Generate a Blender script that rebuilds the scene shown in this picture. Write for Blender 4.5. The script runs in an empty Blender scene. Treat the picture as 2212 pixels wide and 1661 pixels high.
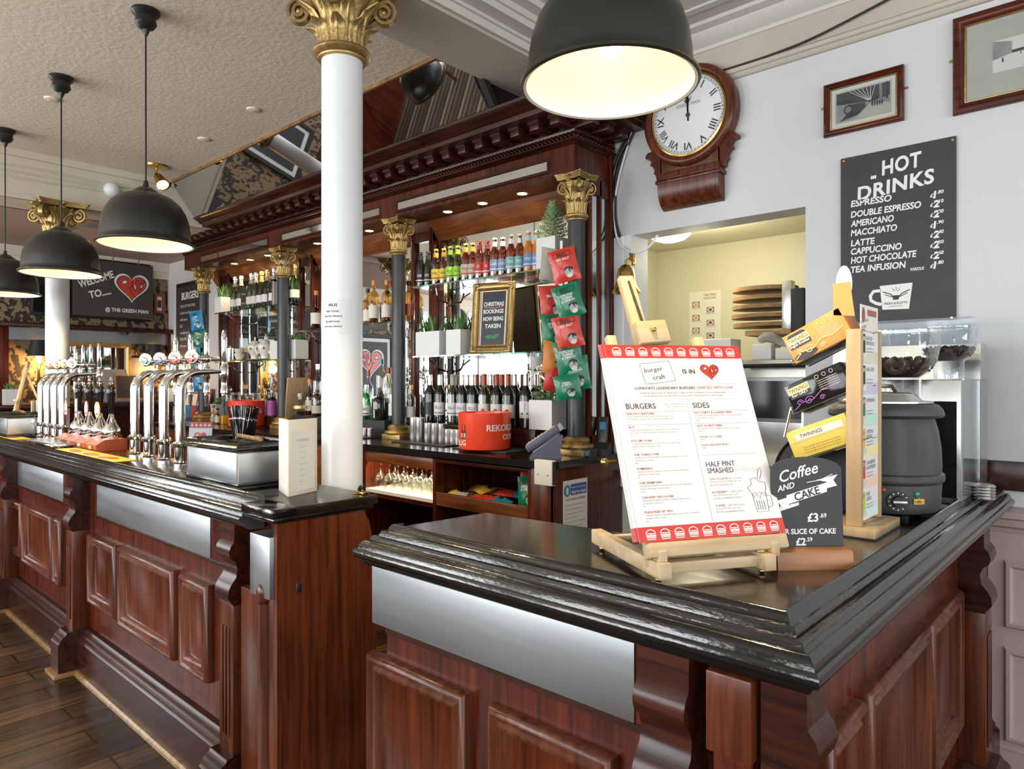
import bpy, bmesh, math, random
from mathutils import Vector as V, Matrix as MX, Euler
R = math.radians
random.seed(7)
SC = bpy.context.scene
COL = SC.collection
# ---------------------------------------------------------------- camera
F, CX, HY, PHI, EYE = 1500., 1106., 824., R(42.31), 1.47
cam = bpy.data.cameras.new('camera'); cam.sensor_width = 36; cam.lens = F / 2212 * 36
cam.shift_y = -(830.5 - HY) / 2212; cam.clip_start = .05; cam.clip_end = 60
camo = bpy.data.objects.new('camera', cam); COL.objects.link(camo)
camo.location = (0, 0, EYE); camo.rotation_euler = (R(90), 0, PHI)
SC.camera = camo
# ---------------------------------------------------------------- exposure, sky
vs = SC.view_settings
vs.view_transform = 'Standard'; vs.look = 'None'; vs.gamma = 1; vs.use_curve_mapping = False; vs.exposure = 0.45
w = bpy.data.worlds.new('sky'); SC.world = w; w.use_nodes = True
w.node_tree.nodes['Background'].inputs[0].default_value = (.86, .93, 1, 1)
w.node_tree.nodes['Background'].inputs[1].default_value = 1.3
SC.cycles.use_denoising = True
SC.cycles.max_bounces = 10; SC.cycles.diffuse_bounces = 4; SC.cycles.glossy_bounces = 5
SC.cycles.transmission_bounces = 6; SC.cycles.transparent_max_bounces = 14
SC.cycles.sample_clamp_indirect = 4; SC.cycles.caustics_reflective = False; SC.cycles.caustics_refractive = False
# ---------------------------------------------------------------- daylight at the windows
def area(name, loc, rot, sx, sy, power, col):
    l = bpy.data.lights.new(name, 'AREA'); l.shape = 'RECTANGLE'; l.size = sx; l.size_y = sy; l.energy = power; l.color = col
    o = bpy.data.objects.new(name, l); COL.objects.link(o); o.location = loc; o.rotation_euler = rot
    return o
DAY = (.97, .985, 1)
for i, x in enumerate((-6.2, -3.6, -1.0, 1.6)):
    area('daylight', (x, -3.42, 1.75), (R(90), 0, 0), 1.9, 2.0, (96, 84, 46, 36)[i], DAY)
for i, y in enumerate((-2.2, -.2, 1.8)):
    area('daylight', (3.32, y, 1.75), (R(90), 0, R(90)), 1.5, 2.0, 30, DAY)
for y in (-2.6, -1.25): area('daylight', (-8.33, y, 1.7), (R(90), 0, R(-90)), 1.2, 1.75, 38, DAY)
# ---------------------------------------------------------------- helpers: a pixel of the 2212 x 1661 photograph and one known coordinate give a point of the room
cs, sn = math.cos(PHI), math.sin(PHI)
def ray(px, py):
    a = (px - CX) / F
    return V((-sn + cs * a, cs + sn * a, (HY - py) / F))
def PY(px, py, y): r = ray(px, py); t = y / r.y; return V((r.x * t, y, EYE + r.z * t))
def PX(px, py, x): r = ray(px, py); t = x / r.x; return V((x, r.y * t, EYE + r.z * t))
def PZ(px, py, z): r = ray(px, py); t = (z - EYE) / r.z; return V((r.x * t, r.y * t, z))
def fr(o, right, up):
    r = V(right).normalized(); u = V(up); u = (u - r * u.dot(r)).normalized(); n = r.cross(u)
    m = MX.Identity(4)
    for i in range(3): m[i][0] = r[i]; m[i][1] = u[i]; m[i][2] = n[i]; m[i][3] = o[i]
    return m
T = lambda x=0, y=0, z=0: MX.Translation((x, y, z))
RX = lambda a: MX.Rotation(R(a), 4, 'X')
RY = lambda a: MX.Rotation(R(a), 4, 'Y')
RZ = lambda a: MX.Rotation(R(a), 4, 'Z')
S = lambda x, y=None, z=None: MX.Diagonal((x, x if y is None else y, x if z is None else z, 1))
# ---------------------------------------------------------------- materials
def nt(name):
    m = bpy.data.materials.new(name); m.use_nodes = True; t = m.node_tree
    return m, t, t.nodes['Principled BSDF']
def c4(c): return (c[0], c[1], c[2], 1)
def hx(h):
    o = []
    for i in (0, 2, 4):
        v = int(h[i:i + 2], 16) / 255
        o.append(v / 12.92 if v <= .04045 else ((v + .055) / 1.055) ** 2.4)
    return tuple(o)
def mat(name, col, rough=.5, metal=0., bump=0, bscale=80, var=0, vscale=6, coat=0, emit=0, trans=0, stretch=(1, 1, 1), spec=.5):
    if isinstance(col, str): col = hx(col)
    m, t, p = nt(name); N, L = t.nodes, t.links
    p.inputs['Base Color'].default_value = c4(col); p.inputs['Roughness'].default_value = rough
    p.inputs['Metallic'].default_value = metal; p.inputs['Coat Weight'].default_value = coat; p.inputs['Coat Roughness'].default_value = .08
    p.inputs['Transmission Weight'].default_value = trans; p.inputs['Specular IOR Level'].default_value = spec
    if emit:
        p.inputs['Emission Color'].default_value = c4(col); p.inputs['Emission Strength'].default_value = emit
    if bump or var:
        tc = N.new('ShaderNodeTexCoord'); mp = N.new('ShaderNodeMapping'); mp.inputs['Scale'].default_value = stretch
        L.new(tc.outputs['Object'], mp.inputs[0])
    if var:
        n = N.new('ShaderNodeTexNoise'); n.inputs['Scale'].default_value = vscale; n.inputs['Detail'].default_value = 4
        L.new(mp.outputs[0], n.inputs[0])
        mx = N.new('ShaderNodeMix'); mx.data_type = 'RGBA'
        mx.inputs[6].default_value = c4([v * (1 - var) for v in col]); mx.inputs[7].default_value = c4([min(1, v * (1 + var)) for v in col])
        L.new(n.outputs[0], mx.inputs[0]); L.new(mx.outputs[2], p.inputs['Base Color'])
        mr = N.new('ShaderNodeMapRange'); mr.inputs[3].default_value = max(.02, rough * .75); mr.inputs[4].default_value = min(1, rough * 1.3)
        L.new(n.outputs[0], mr.inputs[0]); L.new(mr.outputs[0], p.inputs['Roughness'])
    if bump:
        n = N.new('ShaderNodeTexNoise'); n.inputs['Scale'].default_value = bscale; n.inputs['Detail'].default_value = 3
        L.new(mp.outputs[0], n.inputs[0]); b = N.new('ShaderNodeBump'); b.inputs['Strength'].default_value = bump; b.inputs['Distance'].default_value = .01
        L.new(n.outputs[0], b.inputs['Height']); L.new(b.outputs[0], p.inputs['Normal'])
    return m
def wood(name, c1, c2, stretch=(28, 28, 1.6), rough=.24, coat=0., scale=1.6, bump=.12, planks=None):
    m, t, p = nt(name); N, L = t.nodes, t.links
    tc = N.new('ShaderNodeTexCoord'); mp = N.new('ShaderNodeMapping'); mp.inputs['Scale'].default_value = stretch
    L.new(tc.outputs['Object'], mp.inputs[0])
    n = N.new('ShaderNodeTexNoise'); n.inputs['Scale'].default_value = scale; n.inputs['Detail'].default_value = 7; n.inputs['Distortion'].default_value = .6
    L.new(mp.outputs[0], n.inputs[0])
    r = N.new('ShaderNodeValToRGB'); r.color_ramp.elements[0].position = .3; r.color_ramp.elements[1].position = .72
    r.color_ramp.elements[0].color = c4(c1); r.color_ramp.elements[1].color = c4(c2)
    L.new(n.outputs[0], r.inputs[0]); out = r.outputs[0]
    n2 = N.new('ShaderNodeTexNoise'); n2.inputs['Scale'].default_value = 2.2; L.new(tc.outputs['Object'], n2.inputs[0])
    mx = N.new('ShaderNodeMix'); mx.data_type = 'RGBA'; mx.blend_type = 'MULTIPLY'; mx.inputs[0].default_value = .6
    r2 = N.new('ShaderNodeValToRGB'); r2.color_ramp.elements[0].position = .35; r2.color_ramp.elements[1].position = .65
    r2.color_ramp.elements[0].color = (.45, .42, .4, 1); r2.color_ramp.elements[1].color = (1, 1, 1, 1)
    L.new(n2.outputs[0], r2.inputs[0]); L.new(out, mx.inputs[6]); L.new(r2.outputs[0], mx.inputs[7]); out = mx.outputs[2]
    hgt = n.outputs[0]; p.inputs['Specular IOR Level'].default_value = .38
    if planks:
        br = N.new('ShaderNodeTexBrick'); br.inputs['Scale'].default_value = 1; br.inputs['Mortar Size'].default_value = .006; br.inputs['Mortar Smooth'].default_value = .4
        br.inputs['Brick Width'].default_value = planks[0]; br.inputs['Row Height'].default_value = planks[1]
        br.inputs['Color1'].default_value = (.5, .5, .5, 1); br.inputs['Color2'].default_value = (1.3, 1.25, 1.2, 1); br.inputs['Mortar'].default_value = (.15, .13, .1, 1)
        mp2 = N.new('ShaderNodeMapping'); mp2.inputs['Rotation'].default_value = (0, 0, R(90)); L.new(tc.outputs['Object'], mp2.inputs[0]); L.new(mp2.outputs[0], br.inputs[0])
        m3 = N.new('ShaderNodeMix'); m3.data_type = 'RGBA'; m3.blend_type = 'MULTIPLY'; m3.inputs[0].default_value = 1
        L.new(out, m3.inputs[6]); L.new(br.outputs[0], m3.inputs[7]); out = m3.outputs[2]
    L.new(out, p.inputs['Base Color'])
    p.inputs['Coat Weight'].default_value = coat; p.inputs['Coat Roughness'].default_value = .12
    mr = N.new('ShaderNodeMapRange'); mr.inputs[3].default_value = rough * .75; mr.inputs[4].default_value = min(1, rough * 1.4); L.new(n2.outputs[0], mr.inputs[0]); L.new(mr.outputs[0], p.inputs['Roughness'])
    b = N.new('ShaderNodeBump'); b.inputs['Strength'].default_value = bump; b.inputs['Distance'].default_value = .003
    L.new(hgt, b.inputs['Height']); L.new(b.outputs[0], p.inputs['Normal'])
    return m
def thin(name, tint, rough=.03, f0=.06):
    """thin clear glass: a tinted pass-through with a fresnel gloss on top"""
    m, t, p = nt(name); N, L = t.nodes, t.links; N.remove(p)
    if isinstance(tint, str): tint = hx(tint)
    tr = N.new('ShaderNodeBsdfTransparent'); tr.inputs[0].default_value = c4(tint)
    g = N.new('ShaderNodeBsdfGlossy'); g.inputs['Roughness'].default_value = rough; g.inputs[0].default_value = (1, 1, 1, 1)
    lw = N.new('ShaderNodeLayerWeight'); lw.inputs[0].default_value = .22
    mr = N.new('ShaderNodeMapRange'); mr.inputs[3].default_value = f0; mr.inputs[4].default_value = .75; L.new(lw.outputs[1], mr.inputs[0])
    mx = N.new('ShaderNodeMixShader'); L.new(mr.outputs[0], mx.inputs[0]); L.new(tr.outputs[0], mx.inputs[1]); L.new(g.outputs[0], mx.inputs[2])
    L.new(mx.outputs[0], N['Material Output'].inputs[0])
    return m
def lacquer(name, base, chip, rough=.16, amount=.62, stretch=(1, 1, 1)):
    """glossy black lacquer on wood: brush ripples, scuffed sheen, worn chips showing the wood"""
    m, t, p = nt(name); N, L = t.nodes, t.links
    tc = N.new('ShaderNodeTexCoord'); mp = N.new('ShaderNodeMapping'); mp.inputs['Scale'].default_value = stretch; L.new(tc.outputs['Object'], mp.inputs[0])
    n = N.new('ShaderNodeTexNoise'); n.inputs['Scale'].default_value = 9; n.inputs['Detail'].default_value = 9; n.inputs['Roughness'].default_value = .7; L.new(mp.outputs[0], n.inputs[0])
    r = N.new('ShaderNodeValToRGB'); r.color_ramp.elements[0].position = amount; r.color_ramp.elements[1].position = amount + .06
    r.color_ramp.elements[0].color = c4(base); r.color_ramp.elements[1].color = c4(chip); L.new(n.outputs[0], r.inputs[0]); L.new(r.outputs[0], p.inputs['Base Color'])
    n2 = N.new('ShaderNodeTexNoise'); n2.inputs['Scale'].default_value = 5; n2.inputs['Detail'].default_value = 5; L.new(tc.outputs['Object'], n2.inputs[0])
    mr = N.new('ShaderNodeMapRange'); mr.inputs[1].default_value = .3; mr.inputs[2].default_value = .75; mr.inputs[3].default_value = rough * .6; mr.inputs[4].default_value = rough * 2.2
    L.new(n2.outputs[0], mr.inputs[0]); L.new(mr.outputs[0], p.inputs['Roughness'])
    n3 = N.new('ShaderNodeTexNoise'); n3.inputs['Scale'].default_value = 60; n3.inputs['Detail'].default_value = 4; L.new(mp.outputs[0], n3.inputs[0])
    b = N.new('ShaderNodeBump'); b.inputs['Strength'].default_value = .26; b.inputs['Distance'].default_value = .002
    L.new(n3.outputs[0], b.inputs['Height']); L.new(b.outputs[0], p.inputs['Normal'])
    p.inputs['Specular IOR Level'].default_value = .7
    return m
def damask(name, ground, ink):
    m, t, p = nt(name); N, L = t.nodes, t.links
    tc = N.new('ShaderNodeTexCoord'); mp = N.new('ShaderNodeMapping'); mp.inputs['Scale'].default_value = (1.9, 1.9, 1.5); L.new(tc.outputs['Object'], mp.inputs[0])
    n = N.new('ShaderNodeTexNoise'); n.inputs['Scale'].default_value = 3; n.inputs['Detail'].default_value = 1.5; L.new(mp.outputs[0], n.inputs[0])
    wv = N.new('ShaderNodeTexWave'); wv.wave_type = 'RINGS'; wv.rings_direction = 'SPHERICAL'; wv.inputs['Scale'].default_value = 2.6; wv.inputs['Distortion'].default_value = 9; wv.inputs['Detail'].default_value = 5; wv.inputs['Detail Scale'].default_value = 2.6
    L.new(mp.outputs[0], wv.inputs[0])
    v = N.new('ShaderNodeTexVoronoi'); v.inputs['Scale'].default_value = 24; L.new(mp.outputs[0], v.inputs[0])
    ad = N.new('ShaderNodeMath'); ad.operation = 'SUBTRACT'; L.new(wv.outputs[1], ad.inputs[0]); L.new(v.outputs[0], ad.inputs[1])
    r = N.new('ShaderNodeValToRGB'); r.color_ramp.elements[0].position = .02; r.color_ramp.elements[1].position = .12
    r.color_ramp.elements[0].color = c4(ground); r.color_ramp.elements[1].color = c4(ink)
    L.new(ad.outputs[0], r.inputs[0]); L.new(r.outputs[0], p.inputs['Base Color']); p.inputs['Roughness'].default_value = .7
    return m
def stripes(name, cols, width):
    m, t, p = nt(name); N, L = t.nodes, t.links
    tc = N.new('ShaderNodeTexCoord'); sp = N.new('ShaderNodeSeparateXYZ'); L.new(tc.outputs['Object'], sp.inputs[0])
    mm = N.new('ShaderNodeMath'); mm.operation = 'MODULO'; mm.inputs[1].default_value = width
    ab = N.new('ShaderNodeMath'); ab.operation = 'ABSOLUTE'; L.new(sp.outputs[0], ab.inputs[0]); L.new(ab.outputs[0], mm.inputs[0])
    dv = N.new('ShaderNodeMath'); dv.operation = 'DIVIDE'; dv.inputs[1].default_value = width; L.new(mm.outputs[0], dv.inputs[0])
    r = N.new('ShaderNodeValToRGB'); r.color_ramp.interpolation = 'CONSTANT'
    while len(r.color_ramp.elements) < len(cols): r.color_ramp.elements.new(.5)
    for i, c in enumerate(cols): r.color_ramp.elements[i].position = i / len(cols); r.color_ramp.elements[i].color = c4(hx(c))
    L.new(dv.outputs[0], r.inputs[0]); L.new(r.outputs[0], p.inputs['Base Color']); p.inputs['Roughness'].default_value = .9
    return m
m = {}
m['mahogany'] = wood('mahogany', (.034, .0058, .0034), (.150, .026, .009))
m['mahogany_h'] = wood('mahogany_h', (.034, .0058, .0034), (.150, .026, .009), stretch=(1.6, 28, 28))
m['mahogany_y'] = wood('mahogany_y', (.05, .011, .006), (.2, .045, .018), stretch=(28, 1.6, 28))
m['mahogany_red'] = wood('mahogany_red', (.06, .014, .007), (.19, .05, .018))
m['mahogany_dark'] = wood('mahogany_dark', (.018, .0045, .0028), (.075, .018, .009), rough=.24, stretch=(1.6, 28, 28))
m['walnut_warm'] = wood('walnut_warm', (.10, .028, .008), (.26, .085, .024), stretch=(2, 24, 24), rough=.25)
m['panel_wood'] = wood('panel_wood', (.045, .0085, .0035), (.17, .036, .010), rough=.24)
m['worn'] = wood('worn', (.06, .012, .006), (.19, .058, .026), rough=.26)
m['lacquer'] = lacquer('lacquer', (.006, .0055, .005), (.10, .045, .02), rough=.085, amount=.71, stretch=(.7, 3, 3))
m['lacquer_y'] = lacquer('lacquer_y', (.006, .0055, .005), (.10, .045, .02), rough=.085, amount=.71, stretch=(3, .7, 3))
m['top'] = wood('top', (.012, .008, .005), (.032, .02, .011), stretch=(1.5, 22, 22), rough=.17, coat=.4, bump=.18)
m['floor'] = wood('floor', (.03, .016, .009), (.13, .075, .038), stretch=(20, 1.5, 20), rough=.26, coat=.2, planks=(1.9, .15))
m['oak'] = wood('oak', (.20, .10, .035), (.42, .24, .10), stretch=(20, 1.5, 20))
m['pine'] = wood('pine', (.62, .44, .24), (.80, .64, .42), stretch=(22, 22, 1.5), rough=.5, coat=0, bump=.06)
m['pine_h'] = wood('pine_h', (.62, .44, .24), (.80, .64, .42), stretch=(1.5, 22, 22), rough=.5, coat=0, bump=.06)
m['beech'] = wood('beech', (.52, .35, .19), (.66, .47, .28), stretch=(22, 22, 1.5), rough=.4, coat=.1, bump=.05)
m['cedar'] = wood('cedar', (.26, .10, .035), (.55, .26, .12), stretch=(1.5, 22, 22), rough=.45, coat=.1)
m['boards'] = wood('boards', (.36, .19, .07), (.62, .40, .19), stretch=(2, 22, 22), rough=.5, coat=0)
m['steel'] = mat('steel', (.44, .47, .49), .38, 1, var=.12, vscale=3, stretch=(.4, 6, 6))
m['steel_dark'] = mat('steel_dark', (.33, .36, .37), .32, 1, var=.2, vscale=3)
m['brushed'] = mat('brushed', (.62, .62, .60), .25, 1)
m['chrome'] = mat('chrome', (.80, .80, .80), .06, 1)
m['brass'] = mat('brass', (.62, .42, .13), .22, 1)
m['gold'] = mat('gold', (.40, .275, .105), .40, .75, bump=.25, bscale=60, var=.35, vscale=18)
m['mirror'] = mat('mirror', (.86, .88, .87), .015, 1)
m['mirror_dark'] = mat('mirror_dark', (.60, .60, .60), .02, 1)
m['white_paint'] = mat('white_paint', (.80, .82, .83), .35, var=.03, vscale=8, bump=.04, bscale=30)
m['wall'] = mat('wall', (.62, .63, .635), .55, bump=.05, bscale=25, var=.03, vscale=2)
m['room_wall'] = mat('room_wall', (.17, .135, .115), .6, var=.05, vscale=2)
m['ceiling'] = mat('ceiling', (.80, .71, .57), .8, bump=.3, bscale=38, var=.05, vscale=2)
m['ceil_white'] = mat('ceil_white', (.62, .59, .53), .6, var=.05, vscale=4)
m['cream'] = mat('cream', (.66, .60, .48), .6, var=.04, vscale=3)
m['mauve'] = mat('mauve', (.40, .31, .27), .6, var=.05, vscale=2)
m['beam'] = mat('beam', (.50, .44, .37), .55, var=.05, vscale=2)
m['pink'] = mat('pink', (.47, .37, .35), .4, var=.04, vscale=3)
m['kitchen'] = mat('kitchen', (.62, .60, .45), .6, bump=.35, bscale=22)
m['wallpaper'] = damask('wallpaper', (.27, .19, .10), (.03, .024, .019))
m['carpet'] = stripes('carpet', ['2a2522', '5a4a3a', '1d1a1a', '6b5a48', '3a2a26', '8a7860', '221f1e', '4a3b30'], .36)
m['lamp_black'] = mat('lamp_black', (.030, .030, .027), .33, .5, var=.3, vscale=9, coat=.15)
m['enamel'] = mat('enamel', (.88, .84, .70), .4)
m['black'] = mat('black', (.012, .012, .013), .35)
m['worktop'] = mat('worktop', (.010, .009, .008), .14, var=.3, vscale=6, bump=.05, bscale=30)
m['black_gloss'] = mat('black_gloss', (.010, .010, .011), .1)
m['matte_black'] = mat('matte_black', (.018, .018, .019), .6)
m['chalk'] = mat('chalk', (.032, .034, .037), .55, var=.12, vscale=5)
m['chalk_brown'] = mat('chalk_brown', (.045, .038, .030), .5)
m['shaft'] = mat('shaft', (.030, .032, .036), .38, var=.25, vscale=8, coat=.1)
m['kettle'] = mat('kettle', (.035, .036, .038), .30, bump=.3, bscale=1100, spec=.7)
m['paper'] = mat('paper', (.76, .76, .76), .5)
m['card'] = mat('card', (.76, .73, .65), .6)
m['ink'] = mat('ink', (.03, .03, .03), .6)
m['grey_ink'] = mat('grey_ink', (.22, .22, .22), .6)
m['lettering'] = mat('lettering', (.82, .82, .80), .6)
m['red'] = mat('red', 'd23b2c', .35, coat=.2)
m['red_ink'] = mat('red_ink', 'c8372f', .45)
m['red_text'] = mat('red_text', '9a4440', .5)
m['bucket'] = mat('bucket', 'f04a2a', .28, coat=.3)
m['green'] = mat('green', '0f7a52', .3, coat=.2)
m['blue'] = mat('blue', '1f86b8', .3, coat=.2)
m['purple'] = mat('purple', '4a2f7a', .45)
m['yellow'] = mat('yellow', 'e8b93a', .5)
m['orange'] = mat('orange', 'e89344', .4)
m['lime'] = mat('lime', 'a9d435', .4)
m['pot'] = mat('pot', (.78, .78, .76), .35)
m['china'] = mat('china', (.80, .77, .66), .15, coat=.3)
m['leaf'] = mat('leaf', (.10, .22, .06), .4, var=.5, vscale=30)
m['leaf_pale'] = mat('leaf_pale', (.30, .40, .20), .45, var=.4, vscale=40)
m['beans'] = mat('beans', (.030, .014, .009), .3)
m['glass'] = thin('glass', (.93, .96, .95))
m['glass_edge'] = thin('glass_edge', (.30, .62, .48), f0=.12)
m['glass_amber'] = thin('glass_amber', (.50, .16, .035), f0=.1)
m['glass_green'] = thin('glass_green', (.22, .36, .08), f0=.1)
m['glass_bright'] = thin('glass_bright', (.10, .62, .22), f0=.1)
m['glass_dark'] = mat('glass_dark', (.010, .014, .009), .05, spec=.8)
m['whisky'] = thin('whisky', (.85, .62, .28), f0=.06)
m['rum'] = thin('rum', (.45, .13, .03), f0=.06)
m['acrylic'] = thin('acrylic', (.90, .93, .95), f0=.05)
m['bulb'] = mat('bulb', (1, .78, .42), emit=26)
m['downlight'] = mat('downlight', (1, .80, .45), emit=22)
m['dome'] = mat('dome', (1, .90, .62), emit=3.2)
m['sconce_glow'] = mat('sconce_glow', (1, .62, .22), emit=6)
m['led_green'] = mat('led_green', '1d9a5a', .2)
m['terminal'] = mat('terminal', (.10, .10, .16), .4)
m['terminal_light'] = mat('terminal_light', (.34, .37, .46), .4)
m['photo_grey'] = mat('photo_grey', (.30, .30, .29), .4, var=.6, vscale=16)
m['photo_dark'] = mat('photo_dark', (.04, .04, .04), .4)
m['mount'] = mat('mount', (.50, .47, .38), .6)
m['face'] = mat('face', (.45, .45, .45), .5)
m['copper'] = mat('copper', '9c4a2c', .35, .3)
m['silver_foil'] = mat('silver_foil', (.75, .74, .70), .25, .8)
m['gold_foil'] = mat('gold_foil', (.80, .56, .20), .3, .7)
# ---------------------------------------------------------------- mesh builder
_tx = {}
def text_mesh(s, bold=0., shear=0., space=1., res=3):
    k = (s, bold, shear, space, res)
    if k not in _tx:
        c = bpy.data.curves.new('lettering', 'FONT'); c.body = s; c.size = 1; c.align_x = 'CENTER'; c.align_y = 'TOP_BASELINE'
        c.offset = bold; c.shear = shear; c.space_character = space; c.resolution_u = res; c.fill_mode = 'FRONT' if hasattr(c, 'fill_mode') else 'BOTH'
        o = bpy.data.objects.new('lettering', c); me = bpy.data.meshes.new_from_object(o)
        vv = [tuple(v.co[:2]) for v in me.vertices]; ff = [tuple(p.vertices) for p in me.polygons]
        bpy.data.objects.remove(o); bpy.data.curves.remove(c); bpy.data.meshes.remove(me)
        xs = [p[0] for p in vv] or [0]; ys = [p[1] for p in vv] or [0]
        _tx[k] = (vv, ff, min(xs), max(xs), min(ys), max(ys))
    return _tx[k]
class MB:
    def __init__(s, M=None): s.v = []; s.f = []; s.fm = []; s.mats = []; s.M = M or MX.Identity(4)
    def mi(s, mt):
        mt = m[mt] if isinstance(mt, str) else mt
        if mt not in s.mats: s.mats.append(mt)
        return s.mats.index(mt)
    def add(s, vv, ff, mt, L=None):
        n = len(s.v); A = s.M @ L if L is not None else s.M
        s.v += [A @ V(p) for p in vv]; i = s.mi(mt)
        s.f += [tuple(n + j for j in q) for q in ff]; s.fm += [i] * len(ff)
        return s
    def box(s, x0, y0, z0, x1, y1, z1, mt, bev=0, L=None):
        if x0 > x1: x0, x1 = x1, x0
        if y0 > y1: y0, y1 = y1, y0
        if z0 > z1: z0, z1 = z1, z0
        if not bev:
            vv = [(x, y, z) for z in (z0, z1) for y in (y0, y1) for x in (x0, x1)]
            ff = [(0, 2, 3, 1), (4, 5, 7, 6), (0, 1, 5, 4), (2, 6, 7, 3), (0, 4, 6, 2), (1, 3, 7, 5)]
            return s.add(vv, ff, mt, L)
        b = bmesh.new(); bmesh.ops.create_cube(b, size=1)
        for q in b.verts: q.co = V(((x0 + x1) / 2 + q.co.x * (x1 - x0), (y0 + y1) / 2 + q.co.y * (y1 - y0), (z0 + z1) / 2 + q.co.z * (z1 - z0)))
        bmesh.ops.bevel(b, geom=list(b.edges), offset=bev, segments=2, affect='EDGES', profile=.5)
        b.verts.ensure_lookup_table(); b.verts.index_update()
        vv = [q.co.copy() for q in b.verts]; ff = [[q.index for q in f.verts] for f in b.faces]; b.free()
        return s.add(vv, ff, mt, L)
    def prism(s, pts, a0, a1, mt, L=None, caps=True):
        """pts in local XY, pulled along local Z"""
        n = len(pts); vv = [(x, y, a0) for x, y in pts] + [(x, y, a1) for x, y in pts]
        ff = [(i, (i + 1) % n, n + (i + 1) % n, n + i) for i in range(n)]
        if caps: ff += [tuple(range(n))[::-1], tuple(range(n, 2 * n))]
        return s.add(vv, ff, mt, L)
    def poly(s, pts, mt, L=None, z=0): return s.add([(x, y, z) for x, y in pts], [tuple(range(len(pts)))], mt, L)
    def rect(s, x0, y0, x1, y1, mt, L=None, z=0): return s.poly([(x0, y0), (x1, y0), (x1, y1), (x0, y1)], mt, L, z)
    def lathe(s, prof, mt, seg=20, L=None, a0=0, a1=360, close=True):
        full = a1 - a0 >= 360; k = seg if full else seg + 1; vv = []; ff = []
        for r, z in prof:
            for i in range(k):
                a = R(a0 + (a1 - a0) * i / seg); vv.append((r * math.cos(a), r * math.sin(a), z))
        for j in range(len(prof) - 1):
            for i in range(seg):
                i2 = (i + 1) % k; ff.append((j * k + i, j * k + i2, (j + 1) * k + i2, (j + 1) * k + i))
        if close and full:
            if prof[0][0] > 1e-6: ff.append(tuple(range(k))[::-1])
            if prof[-1][0] > 1e-6: ff.append(tuple((len(prof) - 1) * k + i for i in range(k)))
        return s.add(vv, ff, mt, L)
    def tube(s, pts, r, mt, seg=8, L=None, closed=False, flat=1.):
        pts = [V(p) for p in pts]; n = len(pts); vv = []; ff = []
        t0 = (pts[1] - pts[0]).normalized(); up = V((0, 0, 1)) if abs(t0.z) < .9 else V((1, 0, 0))
        nrm = (up - t0 * up.dot(t0)).normalized()
        for i in range(n):
            a, b = (pts[i - 1], pts[(i + 1) % n]) if closed else (pts[max(0, i - 1)], pts[min(n - 1, i + 1)])
            t = (b - a).normalized(); nrm = (nrm - t * nrm.dot(t)).normalized(); bn = t.cross(nrm)
            rr = r[i] if isinstance(r, (list, tuple)) else r
            for j in range(seg):
                q = 2 * math.pi * j / seg; vv.append(pts[i] + nrm * (rr * math.cos(q) * flat) + bn * (rr * math.sin(q)))
        for i in range(n if closed else n - 1):
            i2 = (i + 1) % n
            for j in range(seg): ff.append((i * seg + j, i * seg + (j + 1) % seg, i2 * seg + (j + 1) % seg, i2 * seg + j))
        if not closed: ff += [tuple(range(seg))[::-1], tuple((n - 1) * seg + j for j in range(seg))]
        return s.add(vv, ff, mt, L)
    def sweep(s, stations, prof, mt, caps=True, L=None, closed=False):
        """stations: (origin, u); a profile point (u, z) lands at origin + u * p.u, height p.z"""
        k = len(prof); vv = []; ff = []
        for o, u in stations:
            for a, z in prof: vv.append((o[0] + u[0] * a, o[1] + u[1] * a, z))
        for i in range(len(stations) - 1):
            for j in range(k if closed else k - 1): j2 = (j + 1) % k; ff.append((i * k + j, (i + 1) * k + j, (i + 1) * k + j2, i * k + j2))
        if caps: ff += [tuple(range(k)), tuple((len(stations) - 1) * k + j for j in range(k))[::-1]]
        return s.add(vv, ff, mt, L)
    def frame(s, w, h, prof, mt, L=None, field=None):
        """a mitred picture-frame moulding in local XY; prof = (inset from the outer edge, height)"""
        vv = []; ff = []
        for d, z in prof: vv += [(-w / 2 + d, -h / 2 + d, z), (w / 2 - d, -h / 2 + d, z), (w / 2 - d, h / 2 - d, z), (-w / 2 + d, h / 2 - d, z)]
        for j in range(len(prof) - 1):
            for i in range(4): ff.append((j * 4 + i, j * 4 + (i + 1) % 4, (j + 1) * 4 + (i + 1) % 4, (j + 1) * 4 + i))
        s.add(vv, ff, mt, L)
        if field: d, z = prof[-1]; s.rect(-w / 2 + d, -h / 2 + d, w / 2 - d, h / 2 - d, field, L, z)
        return s
    def ball(s, c, r, mt, L=None, seg=12, rings=7):
        r3 = r if isinstance(r, (tuple, list)) else (r, r, r)
        pr = [(math.sin(math.pi * i / rings), -math.cos(math.pi * i / rings)) for i in range(rings + 1)]
        A = T(*c) @ S(*r3); return s.lathe([(max(a, 1e-7), b) for a, b in pr], mt, seg, (L @ A) if L is not None else A, close=False)
    def text(s, st, mt, L, size=None, width=None, bold=.0, shear=0., space=1., at=(0, 0), align='c', z=.0006, res=3, maxw=None, mp=None):
        """lettering printed on a face: cap height = size, or fitted to a width"""
        vv, ff, x0, x1, y0, y1 = text_mesh(st, bold, shear, space, res)
        k = size / .69 if size else width / max(1e-6, x1 - x0)
        if maxw and (x1 - x0) * k > maxw: sxk = maxw / (x1 - x0)
        else: sxk = k
        ox = {'c': (x0 + x1) / 2, 'l': x0, 'r': x1}[align]
        oy = 0 if size else (y0 + y1) / 2
        pts = [((x - ox) * sxk + at[0], (y - oy) * k + at[1]) for x, y in vv]
        return s.add([mp(x, y) if mp else (x, y, z) for x, y in pts], ff, mt, L)
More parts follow.
